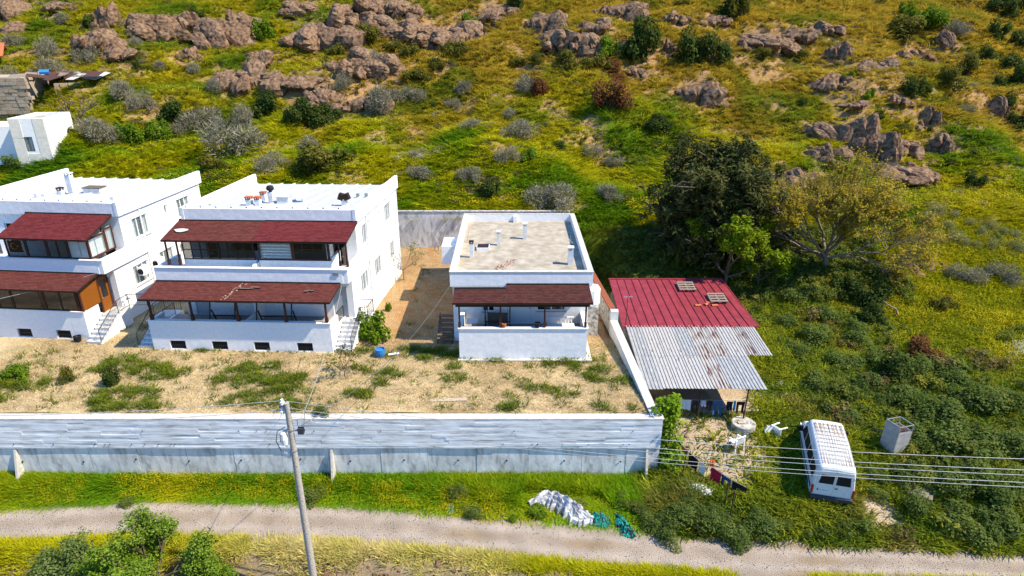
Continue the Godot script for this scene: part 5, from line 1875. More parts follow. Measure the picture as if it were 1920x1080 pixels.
	b.lathe(Vector3(4.42, 2.0, -3.4), [Vector2(0, -0.0), Vector2(0.34, 0.0), Vector2(0.42, 0.2), Vector2(0.42, 1.1), Vector2(0.3, 1.3), Vector2(0.0, 1.34)], 16)
	part(h, "water_tank", b, M.plastic_white)
	b = nb()
	b.box(Vector3(4.1, 0.0, -3.75), Vector3(4.75, 2.0, -3.05))
	part(h, "tank_stand", b, M.old_concrete)

# ---------------------------------------------------------------- far houses on the slope
func far_houses() -> void:
	frame = Transform3D.IDENTITY
	var X := Vector3.RIGHT
	var Z := Vector3.BACK
	# pale panel house
	var p := on_ground(102, 302)
	p.y += 0.3
	var h := thing("panel_house", "small cream house of flat wall panels with one blue window", "house", p, 0.12)
	var hole := [[0.85, 1.35, 1.75, 2.75]]
	var b := nb()
	b.wall(Vector3(-3.2, -0.8, 0), X, Z, 3.2, 4.6, 0.2, hole.map(func(q): return [q[0], q[1] + 0.1, q[2], q[3] + 0.1]))
	b.wall(Vector3(0, -0.8, -0.2), Vector3.FORWARD, X, 4.6, 4.6, 0.2, [])
	b.wall(Vector3(-3.2, -0.8, -4.8), Z, -X, 4.6, 4.6, 0.2, [])
	b.wall(Vector3(0, -0.8, -5.0), -X, -Z, 3.2, 4.6, 0.2, [])
	part(h, "wall", b, M.stucco)
	for x in [-3.2, -2.1, -1.05]:        # wall panels with open joints between them
		for y in [-0.5, 1.95]:
			if x == -2.1 and y > 1.0:
				continue
			b = nb()
			var w := 1.02
			if x == -2.1:
				pan(b, Vector3(x, y, 0), X, Z, 0.02, 0.02, w, 0.95, 0.0, 0.03)
			else:
				pan(b, Vector3(x, y, 0), X, Z, 0.02, 0.02, w, 2.42 if y < 1.0 else 1.8, 0.0, 0.03)
			part(h, "wall_panel", b, M.cream)
	window(h, Vector3(-3.2 + 0.85, 0.65, 0), X, Z, 0.9, 1.4, 2, M.bumper, M.glass, 0.8, -0.05, 0.06)
	b = nb()
	b.box(Vector3(-3.1, 3.35, -4.9), Vector3(-0.1, 3.5, -0.1))
	part(h, "roof", b, M.roof_screed)
	b = nb()
	b.wall(Vector3(-8.0, -0.8, -1.4), X, Z, 4.75, 3.7, 0.2, [])
	b.box(Vector3(-8.0, 2.75, -5.0), Vector3(-3.25, 2.95, -1.62))
	part(h, "low_wing", b, M.stucco)
	# ruined stone hut
	var q := on_ground(72, 212)
	var r := thing("ruined_hut", "ruined stone hut with a collapsed roof of rusty sheets", "hut", q, 0.10)
	r.scale = Vector3(1.35, 1.35, 1.35)
	rng.seed = 611
	for side in 2:                        # coursed rubble, each stone its own
		for j in 10:
			var x := -6.6 if side == 0 else 0.9
			var end := -0.6 if side == 0 else 4.6
			while x < end:
				var w := rng.randf_range(0.35, 0.75)
				if not (side == 0 and j in [5, 6] and absf(x + 4.6) < 0.45):
					b = nb()
					b.col = Color(1, 0.95, 0.9) * rng.randf_range(0.7, 1.25)
					b.obox(Vector3(x + w / 2, 0.1 + j * 0.29, rng.randf_range(-0.03, 0.06) + (0.0 if side == 0 else -1.4 - x * 0.35)), Vector3(w / 2 - 0.015, 0.135, 0.2), Basis(Vector3.UP, (0.0 if side == 0 else 0.34) + rng.randf_range(-0.04, 0.04)))
					if side == 0 or j < 8:
						part(r, "stone", b, M.stone_wall)
				x += w
	b = nb()
	b.box(Vector3(-6.6, -0.8, -0.4), Vector3(-0.7, 2.9, -0.15))
	b.box(Vector3(-6.6, -0.8, -5.2), Vector3(-6.3, 2.9, -0.4))
	b.box(Vector3(-6.6, -0.5, -5.2), Vector3(4.6, 2.7, -4.9))
	b.box(Vector3(-0.9, -0.8, -5.0), Vector3(-0.7, 2.8, -0.4))
	part(r, "wall", b, M.stone_wall)
	for i in 26:
		b = nb()
		b.col = Color.WHITE
		var c := Vector3(rng.randf_range(-1.8, 4.3), 2.75 + rng.randf_range(0.0, 0.3), rng.randf_range(-4.8, -0.2))
		b.obox(c, Vector3(rng.randf_range(0.3, 0.9), 0.015, rng.randf_range(0.4, 0.9)), Basis.from_euler(Vector3(0.18 + rng.randf_range(-0.1, 0.1), rng.randf_range(-0.5, 0.5), -0.06 + rng.randf_range(-0.08, 0.08))))
		part(r, "roof_sheet", b, [M.galvanised_rusty, M.wood_grey, M.rusty_iron, M.coping, M.brick][rng.randi() % 5])
	b = nb()
	b.obox(Vector3(0.3, 3.2, -1.8), Vector3(0.35, 0.1, 0.3), Basis.from_euler(Vector3(0.3, 0.4, 0)))
	part(r, "roof_sheet", b, M.blue_plastic, "scrap of blue sheet on the collapsed roof")
	b = nb()
	b.box(Vector3(-9.0, 2.6, -5.3), Vector3(-0.6, 2.85, 0.1))
	part(r, "flat_roof", b, M.slab)
	# corner of a red roofed house
	var s := on_ground(-6, 126)
	var k := thing("red_roofed_house", "corner of a low house with a red tiled roof", "house", s, 0.5)
	b = nb()
	b.box(Vector3(-7, -1, -5), Vector3(0, 1.6, 0))
	part(k, "wall", b, M.stucco)
	b = nb()
	b.obox(Vector3(-3.2, 2.0, -1.2), Vector3(4.2, 0.1, 2.1), Basis(Vector3.RIGHT, 0.35))
	part(k, "roof", b, M.terracotta)
	b = nb()
	b.obox(Vector3(-3.2, 2.0, -4.2), Vector3(4.2, 0.1, 1.6), Basis(Vector3.RIGHT, -0.45))
	part(k, "roof", b, M.terracotta)

# ---------------------------------------------------------------- concrete walls
func make_walls() -> void:
	frame = Transform3D.IDENTITY
	rng.seed = 101
	var z := -27.0                        # face of the wall
	var w := thing("retaining_wall", "long pale concrete retaining wall with board marks above the road", "wall", Vector3(-11.3, 0, z))
	var b := nb()
	b.box(Vector3(-20.0, -0.6, -0.42), Vector3(18.8, 3.96, -0.06))
	part(w, "wall_core", b, M.concrete)
	# lower half: smooth cast bays
	var x := -20.0
	while x < 18.8:
		var k := minf(rng.randf_range(2.2, 2.8), 18.8 - x)
		b = nb()
		b.box(Vector3(x + 0.012, -0.6, -0.10), Vector3(x + k - 0.012, 2.24, 0.0 + rng.randf_range(-0.025, 0.01)))
		part(w, "cast_panel", b, M.concrete)
		x += k
	# upper half: rough board marks, every board a face of its own
	var y := 2.25
	var row := 0
	while y < 3.93:
		var bh := minf(rng.randf_range(0.13, 0.20), 3.94 - y)
		x = -20.0 - rng.randf_range(0.0, 2.0)
		while x < 18.8:
			var k := rng.randf_range(2.6, 4.4)
			b = nb()
			b.obox(Vector3((maxf(x, -20.0) + minf(x + k, 18.8)) / 2, y + bh / 2, 0.0), Vector3((minf(x + k, 18.8) - maxf(x, -20.0)) / 2 - 0.004, bh / 2 - 0.004, 0.07 + rng.randf_range(0.0, 0.018)), Basis(Vector3.RIGHT, rng.randf_range(-0.012, 0.022)) * Basis(Vector3.UP, rng.randf_range(-0.006, 0.006)))
			part(w, "board_face", b, M.board_concrete)
			x += k
		y += bh
		row += 1
	b = nb()
	b.box(Vector3(-20.0, 3.95, -0.42), Vector3(18.86, 4.0, 0.085))
	part(w, "coping", b, M.coping)
	for q in [-13.9, 2.15, 18.15]:        # thin raking buttresses
		b = nb()
		var t := 0.055
		var top := 2.15
		var foot := 0.85
		b.quad(Vector3(q - t, -0.5, foot), Vector3(q + t, -0.5, foot), Vector3(q + t, top, 0.10), Vector3(q - t, top, 0.10))
		b.quad(Vector3(q + t, -0.5, foot), Vector3(q + t, -0.5, -0.02), Vector3(q + t, top, -0.02), Vector3(q + t, top, 0.10))
		b.quad(Vector3(q - t, -0.5, -0.02), Vector3(q - t, -0.5, foot), Vector3(q - t, top, 0.10), Vector3(q - t, top, -0.02))
		b.quad(Vector3(q - t, top, 0.10), Vector3(q + t, top, 0.10), Vector3(q + t, top, -0.02), Vector3(q - t, top, -0.02))
		part(w, "buttress", b, M.coping)
	for i in 44:                          # weep holes and tie holes
		var r := 0.045 if i < 14 else 0.022
		var hx := -19.0 + (i % 14) * 2.75 + rng.randf_range(-0.3, 0.3) if i < 14 else rng.randf_range(-19.5, 18.5)
		var hy := 1.45 + rng.randf_range(-0.08, 0.08) if i < 14 else (2.5 if i % 3 else 3.3)
		b = nb()
		b.tube([Vector3(hx, hy, 0.0), Vector3(hx, hy, 0.03 if i < 14 else 0.115)], [r, r], 9)
		part(w, "weep_pipe", b, M.black)
	# east boundary wall: plastered lower half, blockwork with brick coping behind
	var e := thing("boundary_wall", "whitewashed boundary wall stepping up to a brick topped part", "wall", Vector3(7.15, 0, -27.3))
	b = nb()
	var run := [[0.0, 4.03, 9.0, 4.95]]
	for q in run:
		for s in [-0.19, 0.19]:
			var nn := 1.0 if s > 0 else -1.0
			var a := Vector3(s, -0.5, 0.2)
			var c := Vector3(s - 9.0 * 0.088, -0.5, -9.0)
			b.fq(a, c, Vector3(c.x, 4.95, c.z), Vector3(a.x, 4.0, a.z), Vector3(nn, 0, 0))
		b.fq(Vector3(-0.19, 4.0, 0.2), Vector3(0.19, 4.0, 0.2), Vector3(0.19 - 0.792, 4.95, -9.0), Vector3(-0.19 - 0.792, 4.95, -9.0), Vector3.UP)
		b.fq(Vector3(-0.19, -0.5, 0.2), Vector3(0.19, -0.5, 0.2), Vector3(0.19, 4.0, 0.2), Vector3(-0.19, 4.0, 0.2), Vector3.BACK)
	part(e, "plastered_wall", b, M.stucco_old)
	b = nb()
	for s in 9:
		var za := 0.2 - s * 1.022
		var zb := za - 1.018
		var xa := -(0.2 - za) * 0.086
		var xb := -(0.2 - zb) * 0.086
		var ya := 4.005 + (0.2 - za) * 0.1032
		var yb := 4.005 + (0.2 - zb) * 0.1032
		b = nb()
		b.fq(Vector3(xa - 0.23, ya + 0.05, za), Vector3(xa + 0.23, ya + 0.05, za), Vector3(xb + 0.23, yb + 0.05, zb), Vector3(xb - 0.23, yb + 0.05, zb), Vector3.UP)
		b.fq(Vector3(xa - 0.23, ya, za), Vector3(xa - 0.23, ya + 0.05, za), Vector3(xb - 0.23, yb + 0.05, zb), Vector3(xb - 0.23, yb, zb), Vector3.LEFT)
		b.fq(Vector3(xa + 0.23, ya, za), Vector3(xa + 0.23, ya + 0.05, za), Vector3(xb + 0.23, yb + 0.05, zb), Vector3(xb + 0.23, yb, zb), Vector3.RIGHT)
		b.fq(Vector3(xa - 0.23, ya, za), Vector3(xa + 0.23, ya, za), Vector3(xa + 0.23, ya + 0.05, za), Vector3(xa - 0.23, ya + 0.05, za), Vector3.BACK)
		part(e, "coping", b, M.coping)
	b = nb()
	b.box(Vector3(-0.98, -0.5, -9.35), Vector3(-0.52, 5.62, -8.98))
	part(e, "pier", b, M.stucco_old)
	b = nb()
	b.obox(Vector3(-1.36, 2.5, -15.6), Vector3(0.17, 3.0, 6.25), Basis(Vector3.UP, 0.088))
	part(e, "block_wall", b, M.old_concrete)
	for i in 54:                          # brick on edge along the top
		var t := float(i) / 53
		b = nb()
		b.obox(Vector3(-0.82 - t * 1.08, 5.55, -9.45 - t * 12.3), Vector3(0.2, 0.055, 0.105), Basis(Vector3.UP, 0.088 + rng.randf_range(-0.05, 0.05)))
		part(e, "brick", b, M.brick)
	# wall across the back of the plot
	var k2 := thing("back_wall", "grey stained concrete wall holding back the hillside", "wall", Vector3(-12, 4, -53.5))
	x = -40.0
	while x < 17.0:
		b = nb()
		b.box(Vector3(x + 0.01, -0.8, -0.28), Vector3(x + 2.99, 3.25, rng.randf_range(-0.01, 0.01)))
		part(k2, "cast_panel", b, M.concrete)
		x += 3.0
	b = nb()
	b.box(Vector3(-40, 3.25, -0.34), Vector3(17, 3.31, 0.05))
	part(k2, "coping", b, M.old_concrete)

# ---------------------------------------------------------------- shed
func make_shed() -> void:
	frame = Transform3D.IDENTITY
	rng.seed = 121
	var s := thing("shed", "open shed with a red metal roof and a rusty grey sheet lean-to", "shed", Vector3(7.0, 0, -42.6))
	var b: MB
	# red standing seam panels
	var n := 15
	var fz := 6.25
	for i in n:
		var a0 := 7.95 * i / n
		var a1 := 7.95 * (i + 1) / n
		var g := func(t: float, q: float) -> Vector3: return Vector3(-0.05 + t * (1.0 + 0.012 * q), 5.3 - 0.12 * q, q)
		b = nb()
		b.fq(g.call(a0, 0.0), g.call(a1, 0.0), g.call(a1, fz), g.call(a0, fz), Vector3.UP)
		b.fq(g.call(a0, 0.0) - Vector3.UP * 0.05, g.call(a1, 0.0) - Vector3.UP * 0.05, g.call(a1, fz) - Vector3.UP * 0.05, g.call(a0, fz) - Vector3.UP * 0.05, Vector3.DOWN)
		b.fq(g.call(a0, fz) - Vector3.UP * 0.05, g.call(a1, fz) - Vector3.UP * 0.05, g.call(a1, fz), g.call(a0, fz), Vector3.BACK)
		b.bar((g.call(a0, 0.0) as Vector3) + Vector3.UP * 0.025, (g.call(a0, fz) as Vector3) + Vector3.UP * 0.025, 0.035, 0.06)
		part(s, "red_roof_panel", b, M.roof_red)
	b = nb()
	b.bar(Vector3(-0.1, 5.29, 0.0), Vector3(8.0, 5.29, 0.0), 0.14, 0.12)
	b.bar(Vector3(8.0, 5.24, 0.0), Vector3(8.56, 4.48, fz), 0.06, 0.10)
	part(s, "roof_edge", b, M.roof_red)
	# grey ribbed sheets
	for i in 7:
		for j in 2:
			var x0 := 0.18 + i * 0.93 + rng.randf_range(-0.02, 0.02)
			var z0 := fz - 0.12 + j * 3.2
			var z1 := z0 + 3.42 + (rng.randf_range(-0.04, 0.06) if j == 1 else 0.0)
			var y0 := 4.50 - (z0 - fz) * 0.085 + (0.012 if j == 0 else 0.0)
			var y1 := 4.50 - (z1 - fz) * 0.085 + (0.012 if j == 0 else 0.0)
			var mt: Material = M.galvanised
			var lb := ""
			if (i == 4) or (i == 5 and j == 0):
				mt = M.galvanised_rusty
				lb = "rust streaked grey roof sheet"
			elif rng.randf() < 0.45:
				mt = M.galvanised_spotted
			part(s, "roof_sheet", ribbed(x0, x0 + 0.97, z0, z1, y0, y1), mt, lb)
	for j in 2:
		part(s, "roof_sheet", ribbed(6.75 + j * 0.72, 7.50 + j * 0.72, fz - 0.1, fz + 3.25, 4.515, 4.24), M.galvanised_spotted if j else M.galvanised_rusty)
	# timber, posts and walls
	for a in [[0.2, 12.4], [3.3, 12.45], [5.75, 12.72]]:
		b = nb()
		var gy := height(7.0 + a[0], 42.6 - a[1])
		b.tube([Vector3(a[0] - 0.04, gy - 0.2 + (0.35 if a[0] > 5 else 0.0), a[1]), Vector3(a[0] + 0.02, 3.92, a[1])], [0.045, 0.04], 7)
		part(s, "post", b, M.rusty_iron)
	b = nb()
	b.bar(Vector3(0.15, 3.9, 12.4), Vector3(6.4, 3.88, 12.5), 0.08, 0.10)
	b.bar(Vector3(0.15, 4.36, fz + 0.2), Vector3(8.2, 4.36, fz + 0.2), 0.09, 0.12)
	b.bar(Vector3(0.15, 4.12, 9.4), Vector3(6.5, 4.12, 9.4), 0.08, 0.10)
	part(s, "beam", b, M.wood_old)
	for q in [[0.1, 0.1, 0.3, 6.2], [7.9, 0.1, 8.1, 6.2], [0.3, 0.1, 7.9, 0.3], [0.3, 6.0, 3.0, 6.2], [4.2, 6.0, 7.9, 6.2]]:
		b = nb()
		b.box(Vector3(q[0], 1.6, q[1]), Vector3(q[2], 4.38, q[3]))
		part(s, "block_wall", b, M.block)
	# concrete yard slab under the lean-to, and blocks
	b = nb()
	b.box(Vector3(3.4, 1.2, 9.0), Vector3(6.9, 2.02, 11.9))
	part(s, "floor_slab", b, M.slab)
	# pallets on the red roof
	for a in [[4.55, 0.75, "weathered wooden pallet lying higher on the red roof"], [6.25, 2.35, "weathered wooden pallet lying lower on the red roof"]]:
		var slope := Basis(Vector3.RIGHT, 0.12)
		var p := thing("pallet", a[2], "pallet", Vector3(7.0 + a[0], 5.3 - 0.12 * a[1] + 0.06, -42.6 + a[1]))
		p.basis = slope
		for i in 4:
			b = nb()
			b.box(Vector3(0, 0.12, i * 0.33), Vector3(1.15, 0.15, i * 0.33 + 0.17))
			part(p, "slat", b, M.wood_grey)
		for i in 3:
			b = nb()
			b.box(Vector3(i * 0.52, 0.02, 0.0), Vector3(i * 0.52 + 0.1, 0.118, 1.16))
			part(p, "runner", b, M.wood_grey)
	# roof tiles left on the red roof
	for a in [[5.35, 3.7, 0.0], [5.95, 3.55, 0.7], [6.45, 3.7, 0.1], [6.85, 3.15, 0.05], [6.1, 3.4, 1.9]]:
		b = nb()
		for i in 6:
			var t0 := PI * i / 6
			var t1 := PI * (i + 1) / 6
			b.quad(Vector3(-0.2, sin(t0) * 0.08, -cos(t0) * 0.12), Vector3(0.2, sin(t0) * 0.07, -cos(t0) * 0.1), Vector3(0.2, sin(t1) * 0.07, -cos(t1) * 0.1), Vector3(-0.2, sin(t1) * 0.08, -cos(t1) * 0.12))
		single("roof_tile", b, M.terracotta, "loose orange clay roof tile lying on the red metal roof", "tile", Vector3(7.0 + a[0], 5.33 - 0.12 * a[1], -42.6 + a[1]), a[2], "loose clay tiles on the red roof")
	# antenna by the roof's corner
	b = nb()
	var an := thing("antenna_mast", "thin rusty antenna mast beside the boundary wall", "antenna", Vector3(7.2, 2.6, -36.6))
	b.tube([Vector3.ZERO, Vector3(0, 3.9, 0)], [0.03, 0.022], 6)
	part(an, "mast", b, M.rusty_iron)
	b = nb()
	b.tube([Vector3(-0.25, 3.85, 0), Vector3(0.3, 3.9, 0)], [0.02, 0.02], 5)
	for i in 4:
		b.tube([Vector3(-0.2 + i * 0.15, 3.87, -0.2), Vector3(-0.2 + i * 0.15, 3.87, 0.2)], [0.01, 0.01], 4)
	part(an, "aerial", b, M.steel)

func ribbed(x0: float, x1: float, z0: float, z1: float, y0: float, y1: float) -> MB:
	var b := nb()
	var k := 5
	var prof := []
	for i in k:
		var x := x0 + (x1 - x0) * i / k
		var w := (x1 - x0) / k
		prof.append_array([Vector2(x, 0.0), Vector2(x + w * 0.12, 0.045), Vector2(x + w * 0.30, 0.045), Vector2(x + w * 0.42, 0.0)])
	prof.append(Vector2(x1, 0.0))
	for i in prof.size() - 1:
		var p: Vector2 = prof[i]
		var q: Vector2 = prof[i + 1]
		b.fq(Vector3(p.x, y0 + p.y, z0), Vector3(q.x, y0 + q.y, z0), Vector3(q.x, y1 + q.y, z1), Vector3(p.x, y1 + p.y, z1), Vector3.UP)
		b.fq(Vector3(p.x, y0 + p.y - 0.006, z0), Vector3(q.x, y0 + q.y - 0.006, z0), Vector3(q.x, y1 + q.y - 0.006, z1), Vector3(p.x, y1 + p.y - 0.006, z1), Vector3.DOWN)
		b.fq(Vector3(p.x, y1 + p.y - 0.006, z1), Vector3(q.x, y1 + q.y - 0.006, z1), Vector3(q.x, y1 + q.y, z1), Vector3(p.x, y1 + p.y, z1), Vector3.BACK)
	return b

# ---------------------------------------------------------------- van
func make_van() -> void:
	frame = Transform3D.IDENTITY
	# own axes: x across (right side of the van is +x), y up, -z towards its nose; origin on the ground under the rear bumper
	var at := Vector3(15.25, 0, -24.6)
	at.y = height(at.x, 24.6) - 0.02
	var v := thing("parked_van", "dirty white panel van parked nose uphill on the grass", "van", at)
	v.rotation = Vector3(0.11, -0.26, 0.0)
	# sections along the length: z, half width at waist, half width at roof, roof height, floor height
	var secs := [[0.0, 0.88, 0.74, 2.18, 0.42], [-0.06, 0.92, 0.78, 2.28, 0.36], [-0.3, 0.93, 0.79, 2.33, 0.34], [-2.0, 0.94, 0.80, 2.36, 0.34], [-3.3, 0.94, 0.79, 2.33, 0.34], [-3.55, 0.94, 0.76, 2.24, 0.34], [-4.15, 0.93, 0.80, 1.42, 0.34], [-4.7, 0.89, 0.76, 1.20, 0.34], [-4.92, 0.80, 0.70, 0.95, 0.38], [-4.98, 0.74, 0.66, 0.75, 0.42]]
	var rings := []
	for s in secs:
		var r := []
		var waist := minf(1.12, s[3] - 0.15)
		var prof := [Vector2(-s[1] * 0.9, s[4]), Vector2(-s[1], s[4] + 0.12), Vector2(-s[1], waist)]
		for i in 6:
			var t := PI / 2 * i / 5
			prof.append(Vector2(-s[2] - 0.02 + 0.20 * (1 - cos(t)), s[3] - 0.20 + 0.20 * sin(t)))
		prof.append(Vector2(0, s[3] + 0.025))
		var full := prof.duplicate()
		for i in range(prof.size() - 2, -1, -1):
			full.append(Vector2(-prof[i].x, prof[i].y))
		for p in full:
			r.append(Vector3(p.x, p.y, s[0]))
		rings.append(r)
	var b := nb()
	for i in rings.size() - 1:
		for j in rings[i].size() - 1:
			b.fq(rings[i][j], rings[i][j + 1], rings[i + 1][j + 1], rings[i + 1][j], (rings[i][j] + rings[i][j + 1]) / 2 - Vector3(0, 1.2, rings[i][j].z))
		b.fq(rings[i][0], rings[i][-1], rings[i + 1][-1], rings[i + 1][0], Vector3.DOWN)
	for e in [0, rings.size() - 1]:
		var m := Vector3(0, 1.0, rings[e][0].z)
		for j in rings[e].size():
			var p: Vector3 = rings[e][j]
			var q: Vector3 = rings[e][(j + 1) % rings[e].size()]
			if e == 0:
				b.tri(m, q, p)
			else:
				b.tri(m, p, q)
	part(v, "body", b, M.van_white)
	# roof ribs and the thin wire rack over them
	b = nb()
	for i in 7:
		var x := -0.57 + i * 0.19
		b.bar(Vector3(x, 2.338 - 0.03 * absf(x), -0.25), Vector3(x, 2.368 - 0.03 * absf(x), -3.2), 0.07, 0.03)
	part(v, "roof_rib", b, M.van_roof)
	b = nb()
	for i in 11:
		var z := -0.28 - i * 0.28
		b.tube([Vector3(-0.72, 2.40, z), Vector3(0.72, 2.40, z)], [0.012, 0.012], 4)
	for i in 13:
		var x := -0.70 + i * 0.1166
		b.tube([Vector3(x, 2.41, -0.22), Vector3(x, 2.41, -3.2)], [0.012, 0.012], 4)
	part(v, "roof_rack", b, M.rack, "rusty wire mesh rack over the roof")
	# rear doors
	for s in [-1, 1]:
		b = nb()
		b.fq(Vector3(s * 0.012, 0.62, 0.022), Vector3(s * 0.82, 0.62, 0.022), Vector3(s * 0.70, 2.10, 0.022), Vector3(s * 0.012, 2.10, 0.022), Vector3.BACK)
		b.fq(Vector3(s * 0.012, 0.62, 0.0), Vector3(s * 0.012, 0.62, 0.022), Vector3(s * 0.012, 2.10, 0.022), Vector3(s * 0.012, 2.10, 0.0), Vector3(-s, 0, 0))
		b.fq(Vector3(s * 0.82, 0.62, 0.0), Vector3(s * 0.82, 0.62, 0.022), Vector3(s * 0.70, 2.10, 0.022), Vector3(s * 0.70, 2.10, 0.0), Vector3(s, 0, 0))
		b.fq(Vector3(s * 0.012, 2.10, 0.0), Vector3(s * 0.012, 2.10, 0.022), Vector3(s * 0.70, 2.10, 0.022), Vector3(s * 0.70, 2.10, 0.0), Vector3.UP)
		var d := part(v, "rear_door", b, M.van_white)
		b = nb()
		b.fq(Vector3(s * 0.06, 1.32, 0.028), Vector3(s * 0.70, 1.32, 0.028), Vector3(s * 0.63, 1.86, 0.028), Vector3(s * 0.06, 1.86, 0.028), Vector3.BACK)
		part(d, "window", b, M.black)
		b = nb()
		b.box(Vector3(s * 0.12 - 0.07, 1.08, 0.022), Vector3(s * 0.12 + 0.07, 1.12, 0.05))
		if s > 0:
			part(d, "handle", b, M.black)
		for y in [0.8, 1.75]:
			b = nb()
			b.tube([Vector3(s * 0.80, y, 0.02), Vector3(s * 0.79, y + 0.12, 0.02)], [0.02, 0.02], 6)
			part(d, "hinge", b, M.van_white)
		b = nb()
		b.box(Vector3(minf(s * 0.85, s * 0.93), 0.62, -0.10), Vector3(maxf(s * 0.85, s * 0.93), 1.12, 0.02))
		part(v, "tail_light", b, M.tail_red)
	b = nb()
	b.box(Vector3(-0.70, 0.86, 0.025), Vector3(-0.18, 0.99, 0.034))
	var pl := part(v, "number_plate", b, M.plastic_white, "white number plate with worn dark characters")
	b = nb()
	b.box(Vector3(-0.70, 0.86, 0.036), Vector3(-0.64, 0.99, 0.038))
	part(pl, "plate_band", b, M.plate_blue)
	b = nb()
	for i in 7:
		var x := -0.61 + i * 0.06 + (0.012 if i > 1 else 0.0)
		b.box(Vector3(x, 0.885, 0.036), Vector3(x + 0.012, 0.965, 0.038))
		b.box(Vector3(x + 0.012, 0.885 if i % 2 else 0.95, 0.036), Vector3(x + 0.038, 0.9 if i % 2 else 0.965, 0.038))
		b.box(Vector3(x + 0.028, 0.885, 0.036), Vector3(x + 0.04, 0.925 if i % 3 else 0.965, 0.0379))
	part(pl, "plate_lettering", b, M.plate_blue)
	b = nb()
	b.box(Vector3(-0.93, 0.36, -0.12), Vector3(0.93, 0.56, 0.12))
	for i in 14:
		b.box(Vector3(-0.86 + i * 0.125, 0.56, 0.02), Vector3(-0.80 + i * 0.125, 0.575, 0.11))
	part(v, "bumper", b, M.bumper)
	# side glass, doors, trims
	for s in [-1, 1]:
		for q in [[-0.35, -1.15], [-1.25, -2.05], [-2.15, -2.9], [-3.0, -3.55]]:
			b = nb()
			var low := Vector3(s * 0.926, 1.27, 0)
			var top := Vector3(s * 0.853, 1.88, 0)
			var k: float = 0.012 * s
			var fr: float = q[1] - (0.25 if q[0] == -3.0 else 0.0)
			b.fq(low + Vector3(k, 0, q[0]), low + Vector3(k, 0, fr), top + Vector3(k, 0, q[1] + (0.1 if q[0] == -3.0 else 0.0)), top + Vector3(k, 0, q[0]), Vector3(s, 0.2, 0))
			part(v, "side_window", b, M.black)
		b = nb()
		b.box(Vector3(minf(s * 0.94, s * 0.96), 0.78, -4.1), Vector3(maxf(s * 0.94, s * 0.96), 0.88, -0.2))
		part(v, "side_trim", b, M.bumper)
		b = nb()
		b.box(Vector3(minf(s * 0.96, s * 1.18), 1.35, -3.75), Vector3(maxf(s * 0.96, s * 1.18), 1.65, -3.62))
		part(v, "mirror", b, M.black)
		for z in [-0.95, -3.95]:
			b = nb()
			b.tube([Vector3(s * 0.74, 0.33, z), Vector3(s * 0.955, 0.33, z)], [0.33, 0.33], 20)
			var w := part(v, "wheel", b, M.rubber)
			b = nb()
			b.tube([Vector3(s * 0.93, 0.33, z), Vector3(s * 0.962, 0.33, z)], [0.19, 0.19], 14)
			part(w, "rim", b, M.steel)
	b = nb()
	b.fq(Vector3(-0.78, 1.46, -4.14), Vector3(0.78, 1.46, -4.14), Vector3(0.68, 2.14, -3.64), Vector3(-0.68, 2.14, -3.64), Vector3(0, 0.6, -0.8))
	part(v, "windscreen", b, M.black)

# ---------------------------------------------------------------- pole and wires
func wire(a: Vector3, c: Vector3, sag: float, r: float, mt: Material, label: String, group: String) -> void:
	var b := nb()
	var p := []
	var rr := []
	var n := 26
	for i in n + 1:
		var t := float(i) / n
		p.append(a.lerp(c, t) - Vector3.UP * sag * 4.0 * t * (1.0 - t))
		rr.append(r)
	b.tube(p, rr, 5, false)
	single("overhead_wire", b, mt, label, "wire", Vector3.ZERO, 0.0, group)

